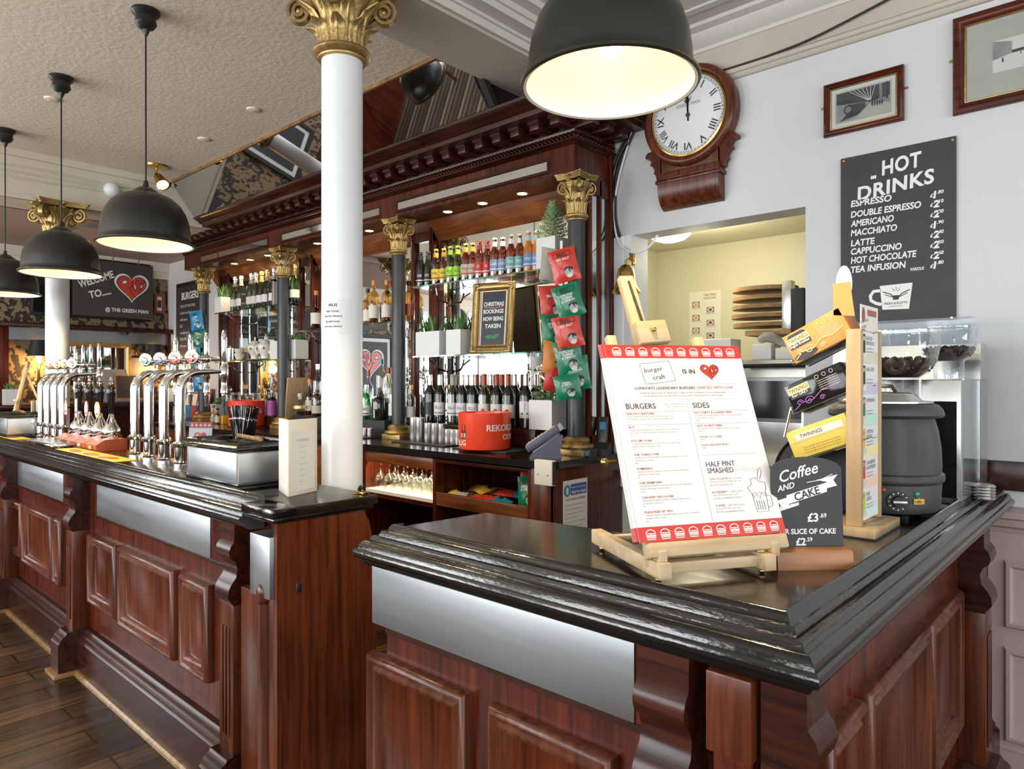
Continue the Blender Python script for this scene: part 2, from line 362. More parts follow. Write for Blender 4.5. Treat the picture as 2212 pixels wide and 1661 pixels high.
    def build(s, name, parent=None, smooth=35, loc=None, kind=None):
        me = bpy.data.meshes.new(name); me.from_pydata([tuple(p) for p in s.v], [], s.f)
        for q in s.mats: me.materials.append(q)
        if s.f: me.polygons.foreach_set('material_index', s.fm)
        b = bmesh.new(); b.from_mesh(me); bmesh.ops.remove_doubles(b, verts=list(b.verts), dist=1e-6)
        if len(b.faces) < 60000: bmesh.ops.recalc_face_normals(b, faces=list(b.faces))
        b.to_mesh(me); b.free()
        if smooth:
            me.polygons.foreach_set('use_smooth', [True] * len(me.polygons)); me.set_sharp_from_angle(angle=R(smooth))
        me.update(); o = bpy.data.objects.new(name, me); COL.objects.link(o)
        if parent: o.parent = parent
        if loc is not None: o.location = loc
        if kind: o['kind'] = kind
        return o
def tag(o, label, cat, group=None, kind=None):
    o['label'] = label; o['category'] = cat
    if group: o['group'] = group
    if kind: o['kind'] = kind
    return o
def thing(name, label, cat, loc=(0, 0, 0), rz=0, group=None):
    o = bpy.data.objects.new(name, None); COL.objects.link(o); o.location = loc; o.rotation_euler = (0, 0, R(rz)); o.empty_display_size = .05
    return tag(o, label, cat, group)
def dup(root, loc, rz, label, group=None):
    r = root.copy(); COL.objects.link(r); r.location = loc; r.rotation_euler = (0, 0, R(rz)); r['label'] = label
    if group: r['group'] = group
    for ch in list(root.children):
        c = ch.copy(); COL.objects.link(c); c.parent = r
        for g in list(ch.children):
            d = g.copy(); COL.objects.link(d); d.parent = c
    return r
def struct(mb, name, smooth=35, loc=None): return mb.build(name, None, smooth, loc, 'structure')
def arc(cx, cy, r, a0, a1, n): return [(cx + r * math.cos(R(a0 + (a1 - a0) * i / n)), cy + r * math.sin(R(a0 + (a1 - a0) * i / n))) for i in range(n + 1)]
ORD = ['first', 'second', 'third', 'fourth', 'fifth', 'sixth', 'seventh', 'eighth', 'ninth', 'tenth', 'eleventh', 'twelfth']
# ================================================================ the room
WY = 3.2            # clock wall
def wall_y(mb, y0, y1, x0, x1, z0, z1, mt, holes=()):
    """a wall between two y planes with rectangular openings (xa, za, xb, zb)"""
    xs = sorted({x0, x1, *[h[0] for h in holes], *[h[2] for h in holes]})
    for a, b in zip(xs, xs[1:]):
        hs = [h for h in holes if h[0] < (a + b) / 2 < h[2]]; z = z0
        for h in sorted(hs, key=lambda h: h[1]): mb.box(a, y0, z, b, y1, h[1], mt); z = h[3]
        mb.box(a, y0, z, b, y1, z1, mt)
HX0, HX1, HZ0, HZ1 = -2.084, -1.127, 1.0, 2.257
mb = MB(); mb.box(-8.4, -3.7, -.1, 3.5, 4.9, 0, 'floor'); struct(mb, 'floor')
mb = MB(); mb.box(-6.2, -3.5, 3.15, -2.3, 3.2, 3.24, 'ceiling'); struct(mb, 'ceiling_bar')
mb = MB(); mb.box(-2.3, -3.5, 3.2, 3.4, 3.2, 3.28, 'ceil_white'); struct(mb, 'ceiling_front')
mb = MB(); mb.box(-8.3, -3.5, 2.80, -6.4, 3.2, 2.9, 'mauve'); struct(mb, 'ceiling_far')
mb = MB()   # near beam, stepped on its far side, running over the column to the clock wall
mb.box(-2.477, -3.5, 2.997, -2.142, 3.2, 3.24, 'beam')
mb.box(-2.49, -3.5, 3.005, -2.477, 3.2, 3.03, 'beam')
for i, (a, z0) in enumerate(((.02, 3.01), (.034, 3.045), (.10, 3.06), (.114, 3.09), (.17, 3.12), (.20, 3.15), (.26, 3.175))): mb.box(-2.142, -3.5, z0, -2.142 + a, 3.13, 3.2, 'ceil_white')
struct(mb, 'trim_1_beam')
mb = MB(); mb.box(-6.42, -3.5, 2.80, -6.05, 3.2, 3.24, 'cream')
mb.box(-6.06, -3.5, 3.10, -6.02, 2.4, 3.15, 'cream'); mb.box(-6.06, -3.5, 2.80, -6.035, 3.2, 2.83, 'cream'); struct(mb, 'trim_2_beam')
mb = MB()   # embossed panel border on the front ceiling
for (x0, y0, x1, y1) in ((-1.78, -3.3, -1.74, 2.98), (-1.78, 2.94, 3.3, 2.98)): mb.box(x0, y0, 3.19, x1, y1, 3.2, 'ceil_white')
for i in range(4):
    for j in range(10):
        cx, cy = -1.45 + i * .5, 2.68 - j * .5
        for k, r in enumerate((.17, .11, .05)):
            p = [(cx + r * math.cos(R(45 + 90 * q)), cy + r * math.sin(R(45 + 90 * q)), 3.197) for q in range(4)]
            mb.tube(p, .008, 'ceil_white', 6, closed=True)
        for q in range(4): mb.tube([(cx + .25 + a * .06, cy + b * .06, 3.197) for a, b in arc(.0, 0, 1, 90 * q, 90 * q + 250, 8)], .006, 'ceil_white', 5)
struct(mb, 'ceiling_front_mouldings')
mb = MB(); wall_y(mb, WY, WY + .15, -8.3, 3.4, 0, 3.28, 'wall', [(HX0, HZ0, HX1, HZ1)]); struct(mb, 'wall_back')
mb = MB()   # pink-grey frieze and its mouldings above the clock wall
mb.box(-2.1, WY - .012, 2.945, 3.4, WY, 3.2, 'beam')
mb.sweep([((-2.1, WY, 0), (0, -1)), ((3.4, WY, 0), (0, -1))], [(0, 2.925), (.014, 2.926), (.02, 2.934), (.02, 2.945), (.03, 2.95), (.034, 2.965), (.024, 2.975), (.012, 2.98), (0, 2.98)], 'beam')
mb.sweep([((-2.1, WY, 0), (0, -1)), ((3.4, WY, 0), (0, -1))], [(0, 3.10), (.02, 3.105), (.025, 3.12), (.05, 3.135), (.075, 3.16), (.08, 3.175), (.12, 3.185), (.125, 3.2), (0, 3.2)], 'ceil_white')
struct(mb, 'trim_3_frieze')
mb = MB()   # panelled dado right of the bar
mb.box(-.44, WY - .02, 0, 3.4, WY, .955, 'pink')
mb.sweep([((-.44, WY, 0), (0, -1)), ((3.4, WY, 0), (0, -1))], [(0, .9), (.026, .905), (.03, .92), (.045, .93), (.05, .955), (.06, .962), (.06, .985), (.04, .995), (.02, 1.0), (0, 1.0)], 'pink')
mb.box(-.44, WY - .04, 0, 3.4, WY, .09, 'pink')
for i in range(8):
    for z0, z1 in ((.12, .475), (.546, .80)):
        mb.frame(.40, z1 - z0, [(0, .002), (.008, .016), (.02, .018), (.03, .006), (.04, .004)], 'pink', fr((-.19 + i * .46, WY - .02, (z0 + z1) / 2), (1, 0, 0), (0, 0, 1)), 'pink')
struct(mb, 'trim_4_dado')
mb = MB(); mb.box(-8.35, -.45, 0, -8.2, 3.2, 2.9, 'wallpaper'); struct(mb, 'wall_far')
mb = MB(RZ(90)); wall_y(mb, 8.2, 8.35, -3.5, -.45, 0, 2.9, 'wall', [(-3.2, .8, -2.0, 2.55), (-1.85, .8, -.65, 2.55)]); struct(mb, 'wall_far_window_side')
mb = MB(); mb.box(-8.2, -3.5, 2.70, -8.14, 3.2, 2.80, 'cream'); mb.box(-8.2, -3.5, 2.62, -8.17, 3.2, 2.70, 'cream'); struct(mb, 'trim_5_cornice')
mb = MB(); mb.box(-8.2, -3.5, 0, -8.16, 3.2, .95, 'mahogany'); mb.box(-8.2, -3.5, .95, -8.13, 3.2, 1.0, 'mahogany_y'); struct(mb, 'trim_6_far_dado')
# walls with windows, behind and to the side of the viewpoint
wins = [(x - .95, .8, x + .95, 2.75) for x in (-6.2, -3.6, -1.0, 1.6)]
mb = MB(); wall_y(mb, -3.65, -3.5, -8.3, 3.4, 0, 3.24, 'room_wall', wins); struct(mb, 'wall_front')
wr = [(y - .75, .8, y + .75, 2.75) for y in (-2.2, -.2, 1.8)]
mb = MB(); mb.M = RZ(90); wall_y(mb, -3.55, -3.4, -3.5, 3.35, 0, 3.28, 'room_wall', wr); struct(mb, 'wall_right')
def window(n, M, w, h):
    mb = MB(M)
    mb.frame(w, h, [(0, -.04), (0, .03), (.05, .03), (.06, .01), (.06, -.04)], 'white_paint')
    for i in (1, 2): mb.box(-w / 2 + w * i / 3 - .014, -h / 2, -.02, -w / 2 + w * i / 3 + .014, h / 2, .015, 'white_paint')
    mb.box(-w / 2, .25, -.02, w / 2, .29, .015, 'white_paint')
    o = struct(mb, 'window_%d' % n)
    g = MB(M); g.rect(-w / 2 + .05, -h / 2 + .05, w / 2 - .05, h / 2 - .05, 'glass', z=-.03); g.build('window_pane', o, 0)
for i, h in enumerate(wins): window(i + 1, fr(((h[0] + h[2]) / 2, -3.55, 1.775), (-1, 0, 0), (0, 0, 1)), 1.9, 1.95)
for i, h in enumerate(wr): window(i + 5, fr((3.45, (h[0] + h[2]) / 2, 1.775), (0, 1, 0), (0, 0, 1)), 1.5, 1.95)
for i, y in enumerate((-2.6, -1.25)): window(i + 8, fr((-8.25, y, 1.675), (0, -1, 0) if False else (0, 1, 0), (0, 0, 1)), 1.2, 1.75)
mb = MB(); mb.box(-8.1, -3.4, 0, 3.2, -.25, .008, 'carpet'); tag(mb.build('carpet'), 'striped brown carpet mirrored in the tilted panels over the back bar', 'carpet')
# kitchen behind the hatch
KY = 4.7
mb = MB(); mb.box(-2.76, KY, 0, -.5, KY + .1, 2.6, 'kitchen'); mb.box(-2.86, WY + .15, 0, -2.76, KY + .1, 2.6, 'kitchen'); mb.box(-.5, WY + .15, 0, -.4, KY + .1, 2.6, 'kitchen'); struct(mb, 'wall_kitchen')
mb = MB(); mb.box(-2.86, WY + .15, 2.46, -.4, KY, 2.56, 'kitchen'); struct(mb, 'ceiling_kitchen')
mb = MB()   # white painted lining of the hatch
mb.box(HX0, WY - .015, HZ0, HX0 + .045, WY + .16, HZ1, 'white_paint'); mb.box(HX0 - .06, WY - .02, HZ0 - .1, HX0, WY, HZ1 + .0, 'white_paint', .004)
mb.box(HX0, WY - .05, HZ0 - .04, HX1, WY + .2, HZ0, 'white_paint', .004); struct(mb, 'trim_7_hatch_lining')
# ================================================================ bar counters
PR = [(0, 1.06), (0, 1.082), (.002, 1.089), (.008, 1.093), (.014, 1.091), (.019, 1.083), (.021, 1.075), (.025, 1.073), (.028, 1.077), (.033, 1.076), (.037, 1.068), (.039, 1.061), (.043, 1.060), (.046, 1.064), (.052, 1.063), (.056, 1.056), (.058, 1.049), (.061, 1.047), (.063, 1.051), (.070, 1.050), (.076, 1.043), (.079, 1.035), (.080, 1.031), (.084, 1.032), (.089, 1.026), (.0905, 1.018), (.087, 1.010), (.08, 1.006), (.074, 1.004), (.072, .997), (.066, .990), (.05, .984), (0, .982)]
YL = 1.158; FY = 1.17; XL = -.446; FX = -.458     # moulding datum and face planes
TOP = 1.076
CORB = [(0, 1.0), (.072, 1.0), (.074, .93), (.086, .915), (.092, .895), (.086, .875), (.070, .862), (.062, .84), (.066, .81), (.082, .79), (.093, .77), (.095, .745), (.085, .728), (.078, .722), (.078, .715), (0, .715)]
SKIRT = [(0, 0), (.058, 0), (.058, .165), (.052, .172), (.046, .176), (.044, .188), (.034, .198), (.024, .203), (.018, .214), (0, .22)]
def facef(axis, a, z, d=0):
    """frame on a counter face: local x along the face, y up, z outward"""
    return fr((a, FY - d, z), (1, 0, 0), (0, 0, 1)) if axis == 'y' else fr((FX + d, a, z), (0, 1, 0), (0, 0, 1))
def pilaster(par, axis, a0, a1, corbel=True):
    w = a1 - a0; L = facef(axis, (a0 + a1) / 2, 0)
    mb = MB(L); PL = RY(-90) if False else None
    Lp = fr((-w / 2, 0, 0), (0, 0, 1), (0, 1, 0))     # profile plane: x = outward, y = up, pulled along -x
    Lp = MX(((0, 0, 1, -w / 2), (0, 1, 0, 0), (1, 0, 0, 0), (0, 0, 0, 1)))
    mb.prism(CORB if corbel else [(0, .98), (.075, .98), (.075, .715), (0, .715)], 0, w, 'mahogany_dark' if corbel else 'mahogany', Lp)
    mb.box(-w / 2, .2, 0, w / 2, .716, .078, 'mahogany_red', .003)
    for i in (-1, 0, 1): mb.box(i * w * .24 - .005, .27, .078, i * w * .24 + .005, .64, .083, 'worn', .002)
    mb.prism([(p + .085 if p else 0, z) for p, z in SKIRT], -.012, w + .012, 'mahogany_dark', Lp)
    mb.box(-w / 2 - .03, 0, 0, w / 2 + .03, .022, .165, 'oak', .004)
    return mb.build('pilaster', par)
PANEL = [(0, 0), (0, .020), (.006, .031), (.014, .034), (.021, .026), (.028, .024), (.035, .031), (.044, .028), (.053, .010), (.060, .004)]
def panel(par, axis, a0, a1, z0, z1):
    mb = MB(facef(axis, (a0 + a1) / 2, (z0 + z1) / 2)); mb.frame(a1 - a0, z1 - z0, PANEL, 'worn', None, 'panel_wood'); return mb.build('raised_panel', par, 50)
def plate(par, axis, a0, a1, z0, z1):
    mb = MB(facef(axis, (a0 + a1) / 2, (z0 + z1) / 2)); w, h = a1 - a0, z1 - z0
    mb.box(-w / 2, -h / 2, 0, w / 2, h / 2, .004, 'steel', .001); o = mb.build('steel_plate', par); o['label'] = 'brushed steel kick plate'; return o
def skirting(par, stations):
    mb = MB(); mb.sweep(stations, SKIRT, 'mahogany_dark'); o = mb.build('skirting', par)
    mb = MB(); mb.sweep(stations, [(.05, 0), (.078, 0), (.076, .012), (.068, .02), (.05, .022)], 'oak'); mb.build('floor_beading', par)
PXY = lambda px: PY(px, 900, FY).x
# ---- long bar with the beer taps
LX0, LX1, LXM = -6.75, -1.985, -2.17
lb = thing('bar_counter', 'long mahogany bar counter carrying the beer taps, black moulded edge cut short', 'bar counter', (0, 0, 0))
mb = MB(); mb.box(LX0, FY, 0, LX1 - .02, 1.43, 1.03, 'mahogany'); mb.box(LX0, FY - .004, .79, LX1 - .02, FY, .80, 'mahogany_dark'); mb.build('front_board', lb)
mb = MB(); mb.box(LX0, YL - .001, 1.045, LX1 + .012, 1.475, TOP, 'top', .004); mb.box(LXM, 1.075, 1.045, LX1 + .012, YL + .01, TOP, 'lacquer', .006); mb.box(LXM + .0, 1.085, 1.03, LX1 + .006, 1.46, 1.046, 'lacquer', .004); mb.build('countertop', lb)
mb = MB(); mb.sweep([((LX0, YL, 0), (0, -1)), ((LXM, YL, 0), (0, -1))], PR, 'lacquer', caps=False)
k = len(PR); mb.add([(LXM, YL - a, z) for a, z in PR], [tuple(range(k))], 'steel_dark')
mb.build('edge_moulding', lb, 50)
mb = MB()
mb.prism([(1.10, 0), (1.445, 0), (1.49, .80), (1.445, .99), (1.42, 1.03), (1.10, 1.03)], LX1 - .022, LX1, 'mahogany_red', MX(((0, 0, 1, 0), (1, 0, 0, 0), (0, 1, 0, 0), (0, 0, 0, 1)))); o = mb.build('end_panel', lb)
mb = MB(); mb.box(LX1 + .0, 1.165, .80, LX1 + .003, 1.185, .83, 'steel_dark', .001); mb.build('hinge_plate', lb)
mb = MB(T(LX1 - .06, 1.425, TOP)); mb.box(0, 0, 0, .05, .028, .012, 'brass', .003); mb.tube([(.01, .014, .012), (.02, .014, .026), (.04, .014, .024)], .007, 'black', 8); mb.build('flap_hinge', lb)
z0, z1 = .245, .72
zp = PY(267, 1184, FY).z; zb = PY(300, 1420, FY).z
for a, b, zt, zl in ((201, 261, .705, .36), (267, 387, .71, .345), (401, 462, .71, .345), (22, 55, .705, .36), (58, 121, .71, .345), (125, 141, .71, .345)):
    panel(lb, 'y', PXY(a), PXY(b), zl, zt)
plate(lb, 'y', PXY(211), PXY(456), .805, .985); plate(lb, 'y', PXY(21), PXY(138), .805, .985); plate(lb, 'y', -5.9, PXY(0) - .5, .805, .985)
mb = MB(); mb.box(-2.13, 1.085, .79, -2.005, FY, .985, 'steel', .003); o = mb.build('steel_plate', lb); o['label'] = 'short steel plate wrapped round the bar end'
for a, w in ((-2.31, .10), (-4.03, .10), (-5.42, .10)): pilaster(lb, 'y', a - w / 2, a + w / 2)
mb = MB(); mb.box(-2.22, 1.10, 0, LX1 - .022, FY, .79, 'mahogany_red', .003); mb.build('end_post', lb)
mb = MB(facef('y', -2.06, .53, .07)); mb.prism(arc(0, 0, .022, 180, 360, 8), -.30, .24, 'worn', RX(-90)); mb.ball((0, .27, 0), (.03, .04, .026), 'worn'); mb.ball((0, -.30, 0), (.03, .04, .026), 'worn'); mb.build('applied_moulding', lb)
skirting(lb, [((LX0, FY, 0), (0, -1)), ((-2.225, FY, 0), (0, -1))])
# ---- near bar, turning the corner to the clock wall
rb = thing('bar_counter', 'L-shaped mahogany bar counter with steel band carrying the burger menu easel', 'bar counter', (0, 0, 0))
RX0 = -1.545
mb = MB(); mb.box(RX0 + .02, FY, 0, FX, 1.50, 1.03, 'mahogany'); mb.box(-.96, 1.5, 0, FX, WY - .02, 1.03, 'mahogany'); mb.box(RX0 + .018, FY - .004, .785, FX, FY, .80, 'mahogany_dark'); mb.build('front_board', rb)
mb = MB(); mb.prism([(RX0 + .05, YL - .001), (XL + .001, YL - .001), (XL + .001, WY - .02), (-1.0, WY - .02), (-1.0, 1.53), (-1.46, 1.49)], 1.045, TOP, 'top'); mb.build('countertop', rb)
mb = MB(); mb.sweep([((RX0 + .085, YL + .02, 0), (-.9, .0)), ((RX0 + .085, YL, 0), (-.9, -1)), ((XL, YL, 0), (1, -1))], PR, 'lacquer', caps=True)
mb.sweep([((XL, YL, 0), (1, -1)), ((XL, WY - .022, 0), (1, 0))], PR, 'lacquer_y', caps=True); mb.build('edge_moulding', rb, 50)
q = lambda px: PY(px, 900, FY).x
panel(rb, 'y', q(808), q(1021), .2, .725); panel(rb, 'y', q(1070), q(1338), .2, .725)
plate(rb, 'y', q(806), q(1372), .80, .985)
pilaster(rb, 'y', -.687, -.584)
mb = MB(); xa, xb = -.547, -.467; mb.box(xa, 1.085, .85, xb, FY, .985, 'mahogany_red', .003); mb.box(xa + .006, 1.10, .80, xb - .006, FY, .85, 'mahogany', .004); mb.build('corner_block', rb)
mb = MB(); mb.box(-.56, FY - .03, .2, FX + .02, FY, .985, 'mahogany_red', .003); mb.box(FX - .001, FY - .028, .2, FX + .018, 1.202, .984, 'mahogany_red', .003); mb.build('corner_post', rb)
pilaster(rb, 'x', 1.10, 1.19)
qx = lambda px, py: PX(px, py, FX + .02).y
panel(rb, 'x', 1.345, qx(1863, 1513), .36, .80)
panel(rb, 'x', qx(1871, 1471), qx(2003, 1356), .36, .805); panel(rb, 'x', qx(2007, 1340), qx(2074, 1280), .36, .80)
pilaster(rb, 'x', 2.70, 2.82)
skirting(rb, [((RX0 + .02, FY, 0), (0, -1)), ((FX, FY, 0), (1, -1)), ((FX, WY - .045, 0), (1, 0))])
# dark timber offcut closing the counter against the wall
mb = MB(); mb.box(-.62, WY - .018, 1.06, -.30, WY, 1.17, 'mahogany_dark', .003); tag(mb.build('wall_batten'), 'rough dark timber batten on the wall where the counter meets it', 'batten')
# ================================================================ back bar
BT = 1.085; BX0, BX1, BY = -6.9, -2.08, 2.55; FBY = 2.85; FBX = -2.165; MY = 3.17
cab = thing('back_bar_cabinet', 'mahogany back bar base with open glass shelf and snack compartment', 'cabinet')
zt = BT - .035
def vx(px, py=1000, y=BY + .03): return PY(px, py, y).x
xa, xb, xc, xd = vx(790), vx(938), vx(1140), BX1 - .02
zf = lambda px, py: PY(px, py, BY + .03).z
zs, zd = zf(938, 1095), zf(938, 1080)       # shelf edges
mb = MB()
mb.box(BX0, BY + .03, 0, xa - .03, WY - .005, zt, 'walnut_warm')
for x0, x1 in ((xa - .03, xa), (xb - .012, xb + .012), (xc, xc + .022)): mb.box(x0, BY + .03, 0, x1, WY - .005, zt, 'mahogany')
mb.box(xa, WY - .03, 0, xd, WY - .005, zt, 'mahogany_dark'); mb.box(xa, BY + .03, zt - .012, xd, WY - .03, zt, 'mahogany_dark')
mb.box(xa, BY + .03, 0, xd, WY - .03, .08, 'mahogany_dark'); mb.build('carcass', cab)
mb = MB(); mb.box(xa, BY + .03, zt - .075, xb - .012, BY + .05, zt - .012, 'walnut_warm', .003); o = mb.build('drawer_front', cab); o['label'] = 'warm brown drawer front over the glasses'
GZ = PY(860, 1066, BY + .03).z
mb = MB(); mb.box(xa, BY + .03, GZ - .02, xb - .012, WY - .03, GZ, 'card'); mb.box(xa, BY + .03, GZ - .045, xb - .012, BY + .055, GZ - .02, 'mahogany_h'); o = mb.build('glass_shelf', cab); o['label'] = 'pale lined shelf holding upturned glasses'
DZ = PY(1030, 1095, BY + .03).z
mb = MB(); mb.box(xb + .012, BY + .04, DZ - .02, xc, WY - .03, DZ, 'mahogany_dark'); mb.box(xb + .012, BY + .03, DZ - .03, xc, BY + .045, DZ + .045, 'walnut_warm', .003); mb.build('snack_tray', cab)
mb = MB(); mb.box(xb + .012, BY + .03, zt - .03, xc, BY + .05, zt, 'mahogany_h', .003); mb.build('rail', cab)
mb = MB(); mb.box(xc + .022, BY + .028, .06, BX1 - .018, BY + .05, zt, 'mahogany_red', .002); mb.box(BX1 - .04, BY + .03, .06, BX1 - .018, WY - .005, zt, 'mahogany', .002)
mb.box(BX1 - .018, BY + .06, .08, BX1 - .012, BY + .062, zt, 'worn'); mb.build('end_panel', cab)
mb = MB(); mb.prism([(BX0, BY), (BX1 - .06, BY), (BX1, BY + .07), (BX1, WY - .003), (BX0, WY - .003)], zt, BT, 'worktop')
tag(mb.build('back_bar_worktop'), 'black lacquered worktop running along the back bar', 'worktop')
# columns
def capital_mesh(mb, r, h, g='gold', leaves=8, vk=2.3):
    """corinthian capital standing on z = 0: ring, leafy bell, four corner volutes, hollow-sided abacus"""
    k = h; bell = lambda t: r * (1.0 + .12 * t + .50 * (vk - 1.25) * t ** 3)
    mb.lathe([(r * 1.0, -.10 * k), (r * 1.18, -.09 * k), (r * 1.2, -.07 * k), (r * 1.12, -.05 * k), (r * 1.36, -.03 * k), (r * 1.44, .01 * k), (r * 1.36, .05 * k), (r * 1.05, .06 * k)], g, 28)
    mb.lathe([(bell(t / 8), .05 * k + .75 * k * t / 8) for t in range(9)], g, 24)
    for row, (zh, n0, lw, off) in enumerate(((.38, leaves, .36, 0), (.66, leaves, .34, .5))):
        for i in range(n0):
            a = 2 * math.pi * (i + off) / n0; vv = []; ff = []; nu, nv = 9, 9
            for v in range(nv):
                t = v / (nv - 1)
                for u in range(nu):
                    s = (u - (nu - 1) / 2) / ((nu - 1) / 2)
                    wd = r * lw * (.75 + .5 * math.sin(math.pi * min(1, t * 1.05))) * (1 if t < .9 else .6) * (1 - .12 * (v % 2))
                    lift = r * (.10 + .10 * t + .5 * max(0, t - .62) ** 1.5 * 4) - r * .10 * abs(s) + r * .045 * math.cos(s * 9.4)
                    z = .06 * k + zh * k * t - (.22 * k * max(0, t - .78) if t > .78 else 0)
                    rr = bell(max(0, (z - .05 * k) / (.75 * k))) + lift
                    vv.append((rr * math.cos(a) - s * wd * math.sin(a), rr * math.sin(a) + s * wd * math.cos(a), z))
            for v in range(nv - 1):
                for u in range(nu - 1): ff.append((v * nu + u, v * nu + u + 1, (v + 1) * nu + u + 1, (v + 1) * nu + u))
            mb.add(vv, ff, g)
    zt_ = .84 * k; Ro = r * vk
    for c in range(4):
        L = RZ(45 + 90 * c)
        sp = [(r * 1.15, .42 * k), (r * 1.32, .62 * k), (r * (1.32 + (vk - 1.8) * .4), .76 * k), (r * (vk - .35), .82 * k)]
        r0 = .19 * k if vk > 2.5 else .16 * k; cx, cz = Ro - r0, .82 * k - r0
        for i in range(26):
            a = 90 - i * 27; q = r0 * (1 - i / 30); sp.append((cx + q * 1.0 * math.cos(R(a)), cz + q * math.sin(R(a))))
        for wi, th in ((r * .17, r * .075),):
            vv = []; ff = []; n = len(sp)
            for i, (x, z) in enumerate(sp):
                x1, z1 = sp[min(n - 1, i + 1)]; x0, z0 = sp[max(0, i - 1)]; dx, dz = x1 - x0, z1 - z0; l = math.hypot(dx, dz) or 1; nx, nz = -dz / l * th, dx / l * th
                w_ = wi * (1 + .5 * i / n)
                vv += [(x - nx, -w_, z - nz), (x - nx, w_, z - nz), (x + nx, w_, z + nz), (x + nx, -w_, z + nz)]
            for i in range(n - 1):
                for j in range(4): ff.append((i * 4 + j, i * 4 + (j + 1) % 4, (i + 1) * 4 + (j + 1) % 4, (i + 1) * 4 + j))
            mb.add(vv, ff, g, L)
        mb.ball((cx, 0, cz), (r * .2, r * .32, r * .2), g, L)
        mb.ball((bell(.85) * 1.12, 0, .83 * k), (r * .22, r * .3, r * .2), g, RZ(90 * c)); mb.ball((bell(.9) * 1.25, 0, .93 * k), (r * .2, r * .26, r * .18), g, RZ(90 * c))
        for d in (-20, 20): mb.tube([(bell(.5), 0, .40 * k), (bell(.75) * 1.05, 0, .60 * k), (bell(.95) * 1.1, 0, .74 * k), (bell(1) * 1.14, .0, .80 * k)], r * .08, g, 6, RZ(90 * c + d))
    def ab(e):
        pts = []
        for c in range(4):
            for i in range(7):
                t = -1 + 2 * i / 6; rad = e * (1 - .17 * (1 - t * t))
                p = V((rad, t * e * .93, 0)); p.rotate(Euler((0, 0, R(90 * c)))); pts.append((p.x, p.y))
        return pts
    e = r * vk * .78
    mb.prism(ab(e * .94), .86 * k, .91 * k, g); mb.prism(ab(e), .91 * k, .955 * k, g); mb.prism(ab(e * 1.05), .955 * k, k, g)
pl_, sh_, cp_ = [], [], []
CZ = 2.55; CR = .046
def back_column(x, label):
    t = thing('back_bar_column', label, 'column', (x, 2.92, BT), 0, 'black columns along the back bar')
    mb = MB(); mb.box(-.095, -.07, 0, .095, .07, .035, 'gold', .003); mb.lathe([(.088, .035), (.094, .045), (.088, .058), (.07, .062), (.074, .078), (.066, .09), (CR, .1)], 'gold', 28); mb.build('base', t)
    mb = MB(); mb.lathe([(CR * 1.02, .1), (CR * 1.04, .5), (CR, 1.235)], 'shaft', 24, close=False); mb.build('shaft', t)
    mb = MB(T(0, 0, 1.245)); capital_mesh(mb, CR * .98, CZ - BT - 1.245); mb.build('capital', t, 50)
    return t
colX = [-2.2, -3.68, -5.17, -6.64]
colL = ['black column with gold capital behind the hanging crisp packets', 'black column with gold capital between the whisky bay and the beer bottle bay', 'black column with gold capital beside the sparkling wine shelf', 'black column with gold capital at the far end beside the burgers board']
c0 = back_column(colX[0], colL[0])
for x, l in zip(colX[1:], colL[1:]): dup(c0, (x, 2.92, BT), 0, l)
# canopy: fascia, soffit, cornice, rope, blocks
can = thing('back_bar_canopy', 'dark carved mahogany canopy with deep cornice over the back bar', 'canopy')
mb = MB(); mb.box(BX0, FBY, CZ, FBX - .0701, FBY + .07, 2.78, 'mahogany'); mb.box(FBX - .07, FBY, CZ, FBX, WY, 2.78, 'mahogany'); mb.build('fascia', can)
mb = MB(); mb.box(BX0, FBY + .07, CZ + .01, FBX - .07, MY, CZ + .03, 'walnut_warm')
mb.prism([(MY, CZ + .01), (MY - .07, CZ + .01), (MY - .05, CZ - .05), (MY - .02, CZ - .10), (MY, CZ - .125)], BX0, FBX - .07, 'walnut_warm', MX(((0, 0, 1, 0), (1, 0, 0, 0), (0, 1, 0, 0), (0, 0, 0, 1)))); o = mb.build('soffit', can); o['label'] = 'warm lit wooden soffit and cove'
CP = [(0, 2.775), (.02, 2.78), (.045, 2.785), (.05, 2.80), (.09, 2.812), (.12, 2.815), (.165, 2.816), (.168, 2.848), (.176, 2.852), (.18, 2.858), (.19, 2.872), (.207, 2.886), (.212, 2.892), (.222, 2.895), (.224, 2.912), (.21, 2.914), (0, 2.914)]
CP = [(a * 1.25, 2.775 + (z - 2.775) * .755) for a, z in CP]
ST = [((BX0, FBY, 0), (0, -1)), ((FBX, FBY, 0), (1, -1)), ((FBX, WY, 0), (1, 0))]
mb = MB(); mb.sweep(ST, CP, 'mahogany_dark'); mb.sweep(ST, [(0, 2.745), (.012, 2.748), (.018, 2.76), (.018, 2.775), (0, 2.775)], 'mahogany_dark'); mb.sweep(ST, [(0, 2.69), (.012, 2.695), (.02, 2.705), (.03, 2.708), (.03, 2.716), (0, 2.72)], 'mahogany_dark'); mb.build('cornice', can, 40)
blk = None
def block(x, y, rz):
    global blk
    if blk is None:
        mb = MB(); mb.box(-.03, -.135, -.042, .03, 0, 0, 'mahogany_dark', .003); mb.box(-.036, -.146, -.011, .036, 0, .001, 'mahogany_dark'); blk = o = mb.build('cornice_block', can)
    else: o = blk.copy(); COL.objects.link(o); o.parent = can
    o.location = (x, y, 2.805); o.rotation_euler = (0, 0, R(rz))
for i in range(36): block(FBX - .02 - i * .135, FBY, 0)
for y in (2.86, 2.99, 3.12): block(FBX, y, 90)

